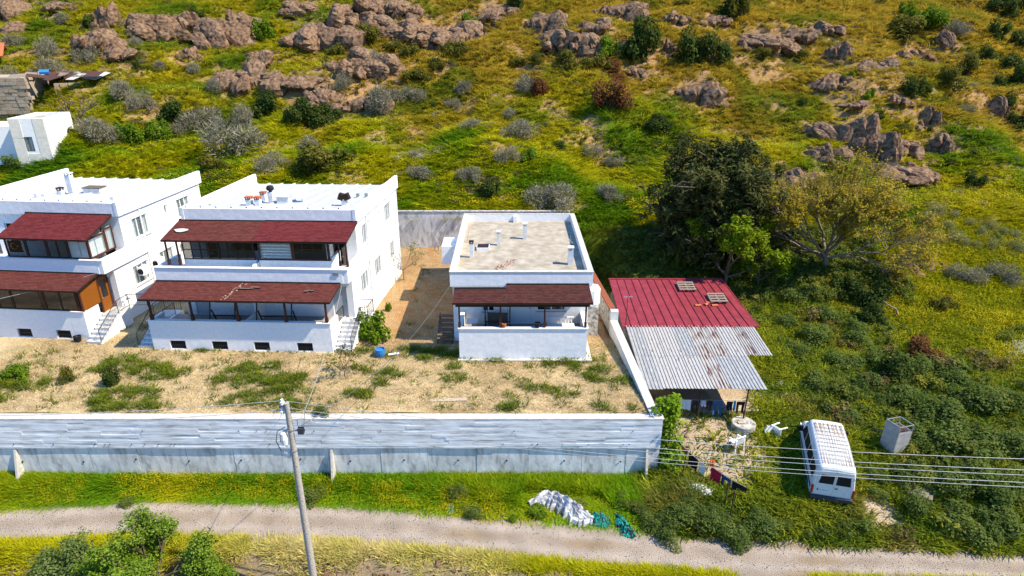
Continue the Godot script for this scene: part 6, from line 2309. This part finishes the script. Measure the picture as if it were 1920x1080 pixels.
func make_pole() -> void:
	frame = Transform3D.IDENTITY
	var at := Vector3(-8.42, -1.2, -20.5)
	var p := thing("utility_pole", "tapered grey concrete utility pole beside the dirt road", "pole", at)
	var b := nb()
	b.tube([Vector3(0, -0.5, 0), Vector3(0, 5, 0), Vector3(0, 10.2, 0)], [0.165, 0.135, 0.10], 16)
	part(p, "shaft", b, M.pole)
	for y in [9.0, 8.05]:
		b = nb()
		b.tube([Vector3(0, y, 0), Vector3(0, y + 0.05, 0)], [0.135, 0.135], 16)
		part(p, "band", b, M.steel)
	for a in [[-0.16, 10.15], [-0.2, 9.75]]:
		b = nb()
		b.lathe(Vector3(a[0], a[1], 0), [Vector2(0.03, -0.05), Vector2(0.08, 0.0), Vector2(0.05, 0.05), Vector2(0.09, 0.09), Vector2(0.05, 0.14), Vector2(0.06, 0.2), Vector2(0.0, 0.24)], 12)
		part(p, "insulator", b, M.porcelain)
	b = nb()
	b.bar(Vector3(-0.28, 10.05, 0), Vector3(0.1, 10.05, 0), 0.06, 0.06)
	b.bar(Vector3(-0.3, 8.95, 0), Vector3(0.55, 9.0, 0), 0.05, 0.05)
	part(p, "bracket", b, M.steel)
	b = nb()
	b.lathe(Vector3(-0.27, 8.35, 0.05), [Vector2(0, 0), Vector2(0.12, 0.05), Vector2(0.15, 0.3), Vector2(0.12, 0.55), Vector2(0.0, 0.6)], 12)
	part(p, "lamp_housing", b, M.porcelain)
	b = nb()
	b.box(Vector3(-0.36, 7.75, -0.03), Vector3(-0.15, 8.05, 0.06))
	part(p, "junction_box", b, M.porcelain)
	b = nb()
	b.box(Vector3(0.28, 8.85, -0.08), Vector3(0.5, 9.1, 0.08))
	part(p, "cable_clamp", b, M.bumper)
	b = nb()
	b.tube([Vector3(-0.15, 9.2, 0.1), Vector3(-0.48, 9.0, 0.1), Vector3(-0.58, 8.55, 0.1), Vector3(-0.45, 8.15, 0.1), Vector3(-0.14, 8.05, 0.1)], [0.018, 0.018, 0.018, 0.018, 0.018], 5)
	b.tube([Vector3(-0.4, 8.9, 0.05), Vector3(-0.44, 8.5, 0.05), Vector3(-0.2, 8.25, 0.05)], [0.014, 0.014, 0.014], 5)
	part(p, "cable_loop", b, M.cable)
	b = nb()
	for k in [[Vector3(0.5, 9.0, 0), Vector3(0.62, 9.9, -0.1)], [Vector3(0.3, 9.0, 0), Vector3(0.32, 9.5, 0.05)]]:
		b.tube(k, [0.012, 0.012], 4)
	part(p, "tie_rod", b, M.steel)
	var ends := [860.0, 881.0, 891.0, 905.0, 914.0]
	var tops := [9.08, 8.78, 8.62, 8.4, 8.28]
	for i in 5:
		var e := at_depth(1990, ends[i] + 2.5, -16.8)
		wire(Vector3(-8.42, tops[i], -20.5), e, 0.42, 0.0095, M.wire, "thin pale power line running from the pole along the road", "power lines along the road")
	for i in 2:
		wire(Vector3(-8.55, 9.1 - 0.4 * i, -20.5), Vector3(-40.0, 8.9 - 0.4 * i, -21.5), 0.9, 0.012, M.wire, "thin wire leading from the pole to the next pole", "wires to the next pole")
	wire(Vector3(-8.0, 8.0, -20.5), Vector3(-3.62, 7.95, -34.9), 0.9, 0.014, M.cable, "dark supply cable from the pole to the single storey house", "")
	wire(Vector3(-8.0, 8.2, -20.5), Vector3(-10.2, 7.7, -35.6), 0.5, 0.012, M.wire, "pale supply cable from the pole to the middle white house", "")
	wire(Vector3(-25.55, 7.95, -36.9), Vector3(-36.0, 6.6, -33.0), 0.3, 0.012, M.wire, "pale cable stretched across the glazed porch of the white house", "")

# ---------------------------------------------------------------- laundry and cloths
func garment(at: Vector3, dir: Vector3, w: float, h: float, kind: String, c: Color, label: String, sd: int) -> void:
	rng.seed = sd
	var b := nb()
	var k := 12
	var rows := 9
	var ph := rng.randf() * TAU
	var nn := dir.cross(Vector3.UP).normalized()
	var p := func(u: float, t: float) -> Vector3:
		return dir * (u - 0.5) * w * (1.0 - 0.1 * t) + Vector3.DOWN * t * h * (1.0 + 0.06 * sin(u * 5.0 + ph)) + nn * 0.05 * t * sin(u * 11.0 + ph) + nn * 0.03 * sin(t * 5.0 + ph)
	for i in k:
		for j in rows:
			var u := (i + 0.5) / k
			var t := (j + 0.5) / rows
			if kind == "trousers" and t > 0.38 and absf(u - 0.5) < 0.13:
				continue
			if kind == "shirt" and t > 0.45 and (u < 0.2 or u > 0.8):
				continue
			b.col = c * rng.randf_range(0.92, 1.08)
			b.quad(p.call(float(i) / k, float(j + 1) / rows), p.call(float(i + 1) / k, float(j + 1) / rows), p.call(float(i + 1) / k, float(j) / rows), p.call(float(i) / k, float(j) / rows))
	single("hanging_" + kind, b, M.cloth, label, "laundry", at)

# a crumpled sheet heaped along a line of points
func heap(called: String, label: String, pts: Array, width: float, high: float, a: Color, c: Color, sd: int) -> void:
	var f := FastNoiseLite.new()
	f.seed = sd
	f.frequency = 1.5
	f.fractal_type = FastNoiseLite.FRACTAL_RIDGED
	f.fractal_octaves = 3
	var b := nb()
	var n := 60
	var m := 26
	var o: Vector3 = pts[0]
	var g := []
	for i in n + 1:
		var t := float(i) / n * (pts.size() - 1)
		var k := mini(int(t), pts.size() - 2)
		var q: Vector3 = (pts[k] as Vector3).lerp(pts[k + 1], t - k)
		var dir: Vector3 = ((pts[k + 1] as Vector3) - (pts[k] as Vector3)).normalized()
		var side := dir.cross(Vector3.UP).normalized()
		var row := []
		var ends := sin(PI * clampf((float(i) / n) * 1.06 - 0.03, 0.03, 0.97))
		for j in m + 1:
			var s := float(j) / m * 2.0 - 1.0
			var wob := 0.6 * f.get_noise_2d(i * 0.018 + s * 0.25, s * 0.7 + 9.0) + 0.4 * f.get_noise_2d(i * 0.04, s * 1.4 - i * 0.02)
			var x := q + side * s * width * (0.75 + 0.45 * f.get_noise_2d(i * 0.07, 3.0)) * pow(ends, 0.3)
			var up := high * (1.0 - s * s) * pow(ends, 0.5) * (0.55 + 0.6 * wob) + 0.06 * absf(f.get_noise_2d(i * 0.06, s * 1.7))
			x.y = height(x.x, -x.z) + 0.02 + maxf(up, 0.0)
			row.append(x - o)
		g.append(row)
	for i in n:
		for j in m:
			b.col = a.lerp(c, smoothstep(0.1, 0.45, f.get_noise_2d(i * 0.035 + 50.0, j * 0.05)))
			b.quad(g[i][j], g[i][j + 1], g[i + 1][j + 1], g[i + 1][j])
	single(called, b, M.tarp, label, "tarpaulin" if "tarp" in called else "cloth", o)

func make_laundry() -> void:
	frame = Transform3D.IDENTITY
	var b := nb()
	# line under the lean-to
	var y := 3.0
	var l0 := Vector3(7.9, 3.1, -30.35)
	var l1 := Vector3(12.75, 3.1, -30.0)
	b.tube([l0, (l0 + l1) / 2 - Vector3.UP * 0.06, l1], [0.008, 0.008, 0.008], 4)
	single("washing_line", b, M.wire, "washing line stretched under the edge of the lean-to", "washing line")
	var dir := (l1 - l0).normalized()
	for a in [[0.13, 0.45, 0.8, "shirt", Color(0.05, 0.12, 0.30), "blue shirt hanging deep in the shade under the lean-to"], [0.34, 0.62, 0.6, "towel", Color(0.62, 0.63, 0.66), "white towel hanging between the dark clothes"], [0.45, 0.3, 0.85, "trousers", Color(0.03, 0.025, 0.03), "black trousers hanging beside the white towel"], [0.53, 0.36, 0.34, "cloth", Color(0.5, 0.48, 0.58), "small pale lilac cloth on the washing line"], [0.61, 0.3, 0.6, "shirt", Color(0.03, 0.02, 0.025), "black top hanging behind the blue jeans"], [0.70, 0.5, 0.85, "trousers", Color(0.03, 0.09, 0.22), "blue jeans hanging at the edge of the shade"], [0.83, 0.34, 0.6, "towel", Color(0.012, 0.014, 0.025), "dark cloth hanging in the sun by the lean-to post"], [0.885, 0.14, 0.6, "cloth", Color(0.02, 0.25, 0.48), "bright blue strip of cloth on the washing line"], [0.95, 0.46, 0.75, "trousers", Color(0.01, 0.01, 0.013), "black trousers in the sun nearest the rusty post"]]:
		garment(l0.lerp(l1, a[0]) - Vector3.UP * (0.03 + 0.05 * sin(PI * a[0])), dir, a[1], a[2], a[3], a[4], a[5], int(a[0] * 100))
	b = nb()
	b.obox(Vector3.ZERO, Vector3(0.3, 0.16, 0.22), Basis.IDENTITY)
	single("green_crate", b, M.cloth, "small bright green box under the lean-to", "box", Vector3(7.9, 2.15, -30.9)).mesh.surface_get_arrays(0)
	# table and cloth under the roof
	var t := thing("work_table", "wide table with a board top under the lean-to", "table", Vector3(10.1, height(10.1, 31.3), -31.3), 0.15)
	b = nb()
	b.box(Vector3(-1.0, 0.74, -0.6), Vector3(1.0, 0.80, 0.6))
	part(t, "table_top", b, M.wood_grey)
	for s in [[-0.9, -0.5], [0.9, -0.5], [-0.9, 0.5], [0.9, 0.5]]:
		b = nb()
		b.box(Vector3(s[0] - 0.04, -0.1, s[1] - 0.04), Vector3(s[0] + 0.04, 0.74, s[1] + 0.04))
		part(t, "leg", b, M.wood_old)
	# concrete ring at the post
	var r := thing("concrete_ring", "round concrete well cover under the rusty post", "concrete block", Vector3(12.62, height(12.6, 29.5), -29.5))
	b = nb()
	b.lathe(Vector3.ZERO, [Vector2(0, 0.36), Vector2(0.60, 0.36), Vector2(0.64, 0.33), Vector2(0.66, -0.3)].map(func(q): return q), 24)
	part(r, "ring", b, M.old_concrete)
	b = nb()
	b.box(Vector3(-0.35, 0.365, -0.02), Vector3(-0.02, 0.43, 0.2))
	part(r, "lid", b, M.slab)
	# outdoor line over the bank
	var q0 := at_level(1268, 826, 2.6)
	var posts := [[on_ground(1276, 905), 1.9], [on_ground(1357, 955), 1.5], [on_ground(1366, 985), 1.9]]
	for i in 3:
		b = nb()
		var pp: Vector3 = posts[i][0]
		b.tube([Vector3(0, -0.2, 0), Vector3(0.18 if i == 0 else 0.1, posts[i][1], -0.15)], [0.035, 0.03], 6)
		single("line_post", b, M.rusty_iron, ["leaning rusty post beside the heap of white sheets", "short rusty post under the dark trousers", "thin rusty post standing in the bushes of the bank"][i], "post", pp)
	b = nb()
	var a0 := at_depth(1268, 822, -27.2)
	var a1 := at_depth(1322, 872, -26.1)
	b.tube([a0, a0.lerp(a1, 0.5) - Vector3.UP * 0.1, a1], [0.008, 0.008, 0.008], 4)
	single("washing_line", b, M.wire, "sagging line with orange and black washing by the climber", "washing line")
	var d1 := (a1 - a0).normalized()
	garment(a0.lerp(a1, 0.08) - Vector3.UP * 0.03, d1, 0.4, 0.5, "shirt", Color(0.05, 0.035, 0.03), "dark brown top beside the orange one", 5)
	garment(a0.lerp(a1, 0.32) - Vector3.UP * 0.06, d1, 0.42, 0.62, "shirt", Color(0.55, 0.09, 0.012), "bright orange shirt hanging near the climber", 6)
	garment(a0.lerp(a1, 0.62) - Vector3.UP * 0.08, d1, 0.6, 0.7, "towel", Color(0.012, 0.012, 0.014), "black cloth hanging past the orange shirt", 7)
	garment(a0.lerp(a1, 0.92) - Vector3.UP * 0.05, d1, 0.4, 0.55, "towel", Color(0.55, 0.55, 0.54), "grey white cloth at the end of the line", 8)
	b = nb()
	var c0 := at_depth(1336, 876, -25.9)
	var c1 := at_depth(1400, 914, -25.0)
	b.tube([c0, c0.lerp(c1, 0.5) - Vector3.UP * 0.08, c1], [0.008, 0.008, 0.008], 4)
	single("washing_line", b, M.wire, "short line carrying the red blanket and dark trousers", "washing line")
	var d2 := (c1 - c0).normalized()
	garment(c0.lerp(c1, 0.12), d2, 0.55, 1.15, "blanket", Color(0.33, 0.012, 0.03), "deep red blanket hanging over the white sheets", 9)
	garment(c0.lerp(c1, 0.42) - Vector3.UP * 0.05, d2, 0.5, 0.75, "trousers", Color(0.02, 0.045, 0.12), "dark blue jeans beside the red blanket", 10)
	garment(c0.lerp(c1, 0.80) - Vector3.UP * 0.05, d2, 0.75, 0.85, "trousers", Color(0.012, 0.012, 0.016), "black trousers at the far end from the red blanket", 11)
	garment(at_depth(1336, 862, -26.0), Vector3.RIGHT, 0.22, 0.4, "cloth", Color(0.6, 0.11, 0.012), "small orange cloth on its own above the red blanket", 12)
	heap("white_sheets", "heap of crumpled white sheets spread on the bank", [on_ground(1262, 892), on_ground(1290, 912), on_ground(1312, 922), on_ground(1340, 922)], 0.5, 0.32, Color(0.78, 0.78, 0.79), Color(0.60, 0.60, 0.65), 13)
	heap("tarp_heap", "long twisted grey white tarpaulin at the road's edge", [on_ground(992, 948), on_ground(1025, 938), on_ground(1058, 952), on_ground(1085, 972), on_ground(1112, 978)], 0.6, 0.75, Color(0.60, 0.60, 0.60), Color(0.30, 0.30, 0.32), 14)
	heap("green_tarp", "crumpled sea green tarpaulin at the end of the white one", [on_ground(1108, 966), on_ground(1126, 976), on_ground(1145, 984)], 0.4, 0.3, Color(0.015, 0.30, 0.23), Color(0.03, 0.10, 0.09), 15)
	heap("green_tarp", "torn sea green tarpaulin with a black side trailing onto the road", [on_ground(1156, 964), on_ground(1164, 982), on_ground(1176, 1000), on_ground(1190, 1010)], 0.36, 0.32, Color(0.015, 0.30, 0.23), Color(0.02, 0.025, 0.03), 16)
	heap("green_tarp", "small scrap of sea green tarpaulin among the verge weeds", [on_ground(838, 944), on_ground(846, 956), on_ground(848, 966)], 0.24, 0.2, Color(0.015, 0.30, 0.23), Color(0.10, 0.06, 0.05), 17)
	for a in [[1590, 846, 0.5, "scraps of white rubbish lying beside the parked van"], [1684, 854, 0.35, "white plastic rubbish at the foot of the metal cabinet"], [1455, 722, 0.4, "pale rubbish at the corner of the lean-to roof"], [1402, 930, 0.3, "small grey rag lying in the bushes by the post"], [1612, 974, 0.22, "white scrap of paper on the grass below the van"]]:
		var p := on_ground(a[0], a[1])
		heap("rubbish_heap", a[3], [p, p + Vector3(a[2], 0, -0.1), p + Vector3(a[2] * 1.7, 0, 0.1)], a[2] * 0.6, 0.12, Color(0.66, 0.64, 0.63), Color(0.3, 0.26, 0.25), int(a[0]))

# ---------------------------------------------------------------- chairs, cabinet and small things
func plastic_chair(label: String, p: Vector3, turn: Basis) -> void:
	frame = Transform3D.IDENTITY
	var o := thing("plastic_chair", label, "chair", p)
	o.basis = turn
	var b := nb()
	b.obox(Vector3(0, 0.44, 0.0), Vector3(0.25, 0.018, 0.24), Basis(Vector3.RIGHT, 0.05))
	part(o, "seat", b, M.plastic_white)
	b = nb()
	for i in 7:
		var x := -0.21 + i * 0.07
		b.obox(Vector3(x, 0.68, -0.29 + 0.25 * x * x), Vector3(0.026, 0.24, 0.012), Basis(Vector3.RIGHT, -0.22))
	b.tube([Vector3(-0.27, 0.90, -0.30), Vector3(0, 0.95, -0.36), Vector3(0.27, 0.90, -0.30)], [0.035, 0.04, 0.035], 6)
	part(o, "backrest", b, M.plastic_white)
	for s in [-1, 1]:
		b = nb()
		b.bar(Vector3(s * 0.28, 0.66, -0.28), Vector3(s * 0.28, 0.66, 0.22), 0.06, 0.03)
		part(o, "armrest", b, M.plastic_white)
		for z in [-0.24, 0.22]:
			b = nb()
			b.bar(Vector3(s * 0.30, 0.0, z * 1.15), Vector3(s * 0.28, 0.65, z), 0.06, 0.045)
			part(o, "leg", b, M.plastic_white)

func make_things() -> void:
	frame = Transform3D.IDENTITY
	var g := func(x: float, d: float) -> Vector3: return Vector3(x, height(x, d), -d)
	plastic_chair("white plastic garden chair standing on the bare earth of the yard", g.call(11.75, 28.0), Basis(Vector3.UP, 3.6))
	plastic_chair("white plastic garden chair tipped over in the grass by the van", (g.call(14.6, 29.1) as Vector3) + Vector3.UP * 0.24, Basis(Vector3.UP, 0.5) * Basis(Vector3.BACK, 1.45))
	# tall open metal cabinet, leaning
	var cp := on_ground(1672, 844)
	var c := thing("metal_cabinet", "tall empty grey metal cabinet with an open frame top", "cabinet", cp)
	c.rotation = Vector3(0.0, 0.32, -0.05)
	var b := nb()
	for q in [[-0.45, -0.4], [0.45, -0.4], [-0.45, 0.4], [0.45, 0.4]]:
		b.box(Vector3(q[0] - 0.025, 0, q[1] - 0.025), Vector3(q[0] + 0.025, 1.75, q[1] + 0.025))
	for y in [1.72, 1.35]:
		for q in [-0.4, 0.4]:
			b.box(Vector3(-0.425, y, q - 0.02), Vector3(0.425, y + 0.04, q + 0.02))
		for q in [-0.45, 0.45]:
			b.box(Vector3(q - 0.02, y, -0.375), Vector3(q + 0.02, y + 0.04, 0.375))
	part(c, "frame", b, M.steel)
	for y in [0.03, 0.70]:
		b = nb()
		b.box(Vector3(-0.44, y, 0.41), Vector3(0.44, y + 0.65, 0.43))
		part(c, "front_panel", b, M.galvanised)
	b = nb()
	b.box(Vector3(-0.49, 0.02, -0.4), Vector3(-0.477, 1.72, 0.4))
	part(c, "side_panel", b, M.galvanised)
	b = nb()
	b.box(Vector3(0.477, 0.02, -0.4), Vector3(0.49, 1.3, 0.4))
	part(c, "side_panel", b, M.galvanised)
	b = nb()
	b.box(Vector3(-0.42, 1.3, -0.36), Vector3(0.42, 1.32, 0.36))
	part(c, "shelf", b, M.rusty_iron)
	b = nb()
	var l0 := on_ground(1612, 782)
	var l1 := on_ground(1655, 838)
	b.tube([Vector3.ZERO, (l1 - l0) * 0.5 + Vector3.UP * 0.05, l1 - l0], [0.07, 0.09, 0.07], 8)
	single("log", b, M.wood_grey, "grey wooden beam lying from the grass to the metal cabinet", "log", l0 + Vector3.UP * 0.08)
	b = nb()
	var l2 := on_ground(1632, 808)
	b.tube([Vector3.ZERO, Vector3(0.5, 0.06, 0.5), Vector3(0.9, 0.03, 1.0)], [0.12, 0.14, 0.08], 8)
	single("black_sack", b, M.black, "black plastic sack lying along the wooden beam", "sack", l2 + Vector3.UP * 0.14)
	b = nb()
	b.obox(Vector3.ZERO, Vector3(0.52, 0.025, 0.26), Basis.IDENTITY)
	var bo := single("board", b, M.wood_grey, "pale board propped in the brambles below the cabinet", "board", on_ground(1722, 936) + Vector3.UP * 0.4)
	bo.rotation = Vector3(0.25, -0.55, 0.0)
	# wooden prop and crooked branch in the field
	b = nb()
	b.tube([Vector3.ZERO, Vector3(-0.3, 0.7, 0), Vector3(-0.9, 1.0, -0.1), Vector3(-1.3, 1.3, -0.1)], [0.06, 0.055, 0.045, 0.03], 6)
	single("crooked_branch", b, M.wood_grey, "crooked grey dead branch standing out of the green field", "branch", on_ground(1684, 596))
	# garden bits
	b = nb()
	b.lathe(Vector3.ZERO, [Vector2(0.0, 0.04), Vector2(0.22, 0.04), Vector2(0.26, 0.12), Vector2(0.29, 0.3), Vector2(0.29, 0.52), Vector2(0.265, 0.52), Vector2(0.255, 0.42), Vector2(0.0, 0.42)], 18)
	single("blue_drum", b, M.blue_plastic, "blue plastic drum cut open on the garden ground", "drum", Vector3(-7.75, 4.0, -33.4))
	b = nb()
	b.tube([Vector3.ZERO, Vector3(0.6, 0.03, -0.12)], [0.07, 0.07], 8)
	single("plastic_pipe", b, M.plastic_white, "short white plastic pipe lying beside the blue drum", "pipe", Vector3(-7.3, 4.07, -33.5))
	for a in [[-14.0, -32.2, 0.5], [-3.3, -28.6, 1.6], [-27.9, -31.6, 0.8]]:
		b = nb()
		b.obox(Vector3.ZERO, Vector3(a[2] * 0.6, 0.04, 0.14 if a[0] > -20 else 0.5), Basis.IDENTITY)
		single("concrete_slab", b, M.slab, "pale concrete slab let into the dry garden ground", "slab", Vector3(a[0], 4.03, a[1]), 0.06, "slabs in the garden ground")
	# pot by the west house
	var pot := thing("plant_pot", "black plant pot with a bare stick by the stairs", "plant pot", Vector3(-26.75, 4.0, -35.3))
	b = nb()
	b.lathe(Vector3.ZERO, [Vector2(0, 0.02), Vector2(0.17, 0.02), Vector2(0.23, 0.4), Vector2(0.2, 0.4), Vector2(0.19, 0.34), Vector2(0, 0.34)], 14)
	part(pot, "pot", b, M.black)
	b = nb()
	b.tube([Vector3(0, 0.3, 0), Vector3(-0.1, 1.2, 0)], [0.012, 0.008], 5)
	part(pot, "stick", b, M.wood_grey)
	# porch furniture
	swing_seat(Vector3(-17.45, 5.2, -35.3), 0.0, 1.5, false, "bare garden swing frame on the porch beside the divider wall")
	swing_seat(Vector3(-14.3, 5.2, -35.2), 0.0, 2.1, false, "bare garden swing frame on the porch by the white door")
	swing_seat(Vector3(-0.85, 5.2, -34.4), 0.0, 1.45, true, "garden swing with a brown seat on the low house's porch")
	# white bench
	var bn := thing("garden_bench", "white slatted bench with curved legs on the low house's porch", "bench", Vector3(2.9, 5.2, -34.2), 0.05)
	for i in 9:
		b = nb()
		b.box(Vector3(-0.78 + i * 0.175, 0.50, -0.25), Vector3(-0.72 + i * 0.175, 0.83, -0.22))
		part(bn, "slat", b, M.plastic_white)
	b = nb()
	b.box(Vector3(-0.82, 0.83, -0.27), Vector3(0.78, 0.90, -0.2))
	b.box(Vector3(-0.82, 0.42, -0.25), Vector3(0.78, 0.47, 0.2))
	part(bn, "seat", b, M.plastic_white)
	for s in [-0.5, 0.45]:
		b = nb()
		b.tube([Vector3(s - 0.3, 0.02, 0.15), Vector3(s - 0.15, 0.36, 0.15), Vector3(s, 0.44, 0.15), Vector3(s + 0.15, 0.36, 0.15), Vector3(s + 0.3, 0.02, 0.15)], [0.025, 0.025, 0.025, 0.025, 0.025], 5)
		part(bn, "leg", b, M.plastic_white)
	# folding table
	var ft := thing("folding_table", "small white folding table with crossed legs on the porch", "table", Vector3(-2.35, 5.2, -34.2))
	b = nb()
	for i in 7:
		b = nb()
		b.box(Vector3(-0.33 + i * 0.095, 0.74, -0.35), Vector3(-0.245 + i * 0.095, 0.765, 0.3))
		part(ft, "slat", b, M.plastic_white)
	for s in [-1, 1]:
		b = nb()
		b.bar(Vector3(-0.3 * s, 0.0, 0.2), Vector3(0.3 * s, 0.73, 0.2), 0.03, 0.02)
		b.bar(Vector3(-0.3 * s, 0.0, -0.22), Vector3(0.3 * s, 0.73, -0.22), 0.03, 0.02)
		part(ft, "leg", b, M.plastic_white)
	b = nb()
	b.lathe(Vector3.ZERO, [Vector2(0, 0), Vector2(0.13, 0), Vector2(0.18, 0.28), Vector2(0.15, 0.28), Vector2(0, 0.24)], 12)
	single("flower_pot", b, M.black, "empty black flower pot on the low house's terrace wall", "plant pot", Vector3(1.45, 6.06, -33.1))
	b = nb()
	b.lathe(Vector3.ZERO, [Vector2(0, 0), Vector2(0.10, 0), Vector2(0.14, 0.24), Vector2(0.12, 0.24), Vector2(0, 0.2)], 12)
	single("flower_pot", b, M.terracotta, "small clay flower pot beside a porch post", "plant pot", Vector3(-0.45, 6.06, -33.1))
	# flag in the window of the west house: red with a white crescent and star
	var fl := thing("window_flag", "red flag with white crescent and star behind the porch window", "flag", Vector3(-31.0, 9.28, -37.95), -0.07)
	b = nb()
	b.col = Color(0.42, 0.008, 0.012)
	b.box(Vector3(-0.45, -0.35, -0.005), Vector3(0.45, 0.42, 0.0))
	part(fl, "field", b, M.flag)
	b = nb()
	b.col = Color(0.8, 0.8, 0.8)
	for i in 20:
		var t0 := deg_to_rad(40.0 + 280.0 * i / 20)
		var t1 := deg_to_rad(40.0 + 280.0 * (i + 1) / 20)
		var q := func(t: float, o: bool) -> Vector3: return Vector3(-0.1 + cos(t) * 0.22, 0.05 + sin(t) * 0.22, 0.004) if o else Vector3(-0.055 + cos(t) * 0.176, 0.05 + sin(t) * 0.176, 0.004)
		b.quad(q.call(t0, false), q.call(t0, true), q.call(t1, true), q.call(t1, false))
	part(fl, "crescent", b, M.flag)
	b = nb()
	b.col = Color(0.8, 0.8, 0.8)
	for i in 5:
		var t := TAU * i / 5
		var m := Vector3(0.16, 0.05, 0.004)
		var tip := m + Vector3(cos(t), sin(t), 0) * 0.1
		b.tri(m + Vector3(cos(t - 0.63), sin(t - 0.63), 0) * 0.04, tip, m + Vector3(cos(t + 0.63), sin(t + 0.63), 0) * 0.04)
		b.tri(m, m + Vector3(cos(t - 0.63), sin(t - 0.63), 0) * 0.04, m + Vector3(cos(t + 0.63), sin(t + 0.63), 0) * 0.04)
	part(fl, "star", b, M.flag)

# ---------------------------------------------------------------- the scene
func _ready() -> void:
	n_low.seed = 11
	n_low.frequency = 0.035
	n_low.fractal_octaves = 2
	n_mid.seed = 12
	n_mid.frequency = 0.09
	n_mid.fractal_octaves = 3
	n_fine.seed = 13
	n_fine.frequency = 0.55
	n_fine.fractal_octaves = 3
	# camera
	var cam := Camera3D.new()
	cam.name = "camera"
	cam.fov = rad_to_deg(2.0 * atan(540.0 / FOCAL))
	cam.position = EYE
	cam.rotation_degrees = Vector3(-PITCH, 0, 0)
	cam.far = 600.0
	add_child(cam)
	cam.current = true
	# sky and exposure
	var sm := ProceduralSkyMaterial.new()
	sm.sky_top_color = Color(0.24, 0.50, 0.80)
	sm.sky_horizon_color = Color(0.74, 0.85, 0.91)
	sm.sky_curve = 0.12
	sm.ground_bottom_color = Color(0.30, 0.30, 0.20)
	sm.ground_horizon_color = Color(0.55, 0.62, 0.66)
	sm.sun_angle_max = 12.0
	sm.sky_energy_multiplier = 1.0
	var sky := Sky.new()
	sky.sky_material = sm
	var env := Environment.new()
	env.background_mode = Environment.BG_SKY
	env.sky = sky
	env.tonemap_mode = Environment.TONE_MAPPER_LINEAR
	env.tonemap_exposure = 1.95
	env.sdfgi_enabled = true
	env.ssao_enabled = true
	env.ssil_enabled = true
	var we := WorldEnvironment.new()
	we.name = "surroundings"
	we.environment = env
	add_child(we)
	# sun
	var sun := DirectionalLight3D.new()
	sun.name = "sun"
	sun.light_energy = 1.5
	sun.light_color = Color(1.0, 0.955, 0.87)
	sun.light_angular_distance = 0.5
	sun.shadow_enabled = true
	add_child(sun)
	sun.look_at_from_position(SUN_FROM.normalized() * 50.0, Vector3.ZERO)

	make_materials()
	find_crags()
	make_ground()
	make_walls()
	var mid := two_storey(Vector3(-16.1, 4, -34.1), 0.04, 0.10, false, "two storey white house with brown and red porch roofs")
	furnish_middle_house(mid)
	var west := two_storey(Vector3(-31.55, 4, -36.0), 0.09, 0.10, true, "two storey white house with glazed porches and orange porch door")
	furnish_west_house(west)
	cottage()
	far_houses()
	make_shed()
	make_rocks()
	make_trees()
	make_shrubs()
	make_pole()
	make_van()
	make_laundry()
	make_things()
	make_grass()
	make_scrub()
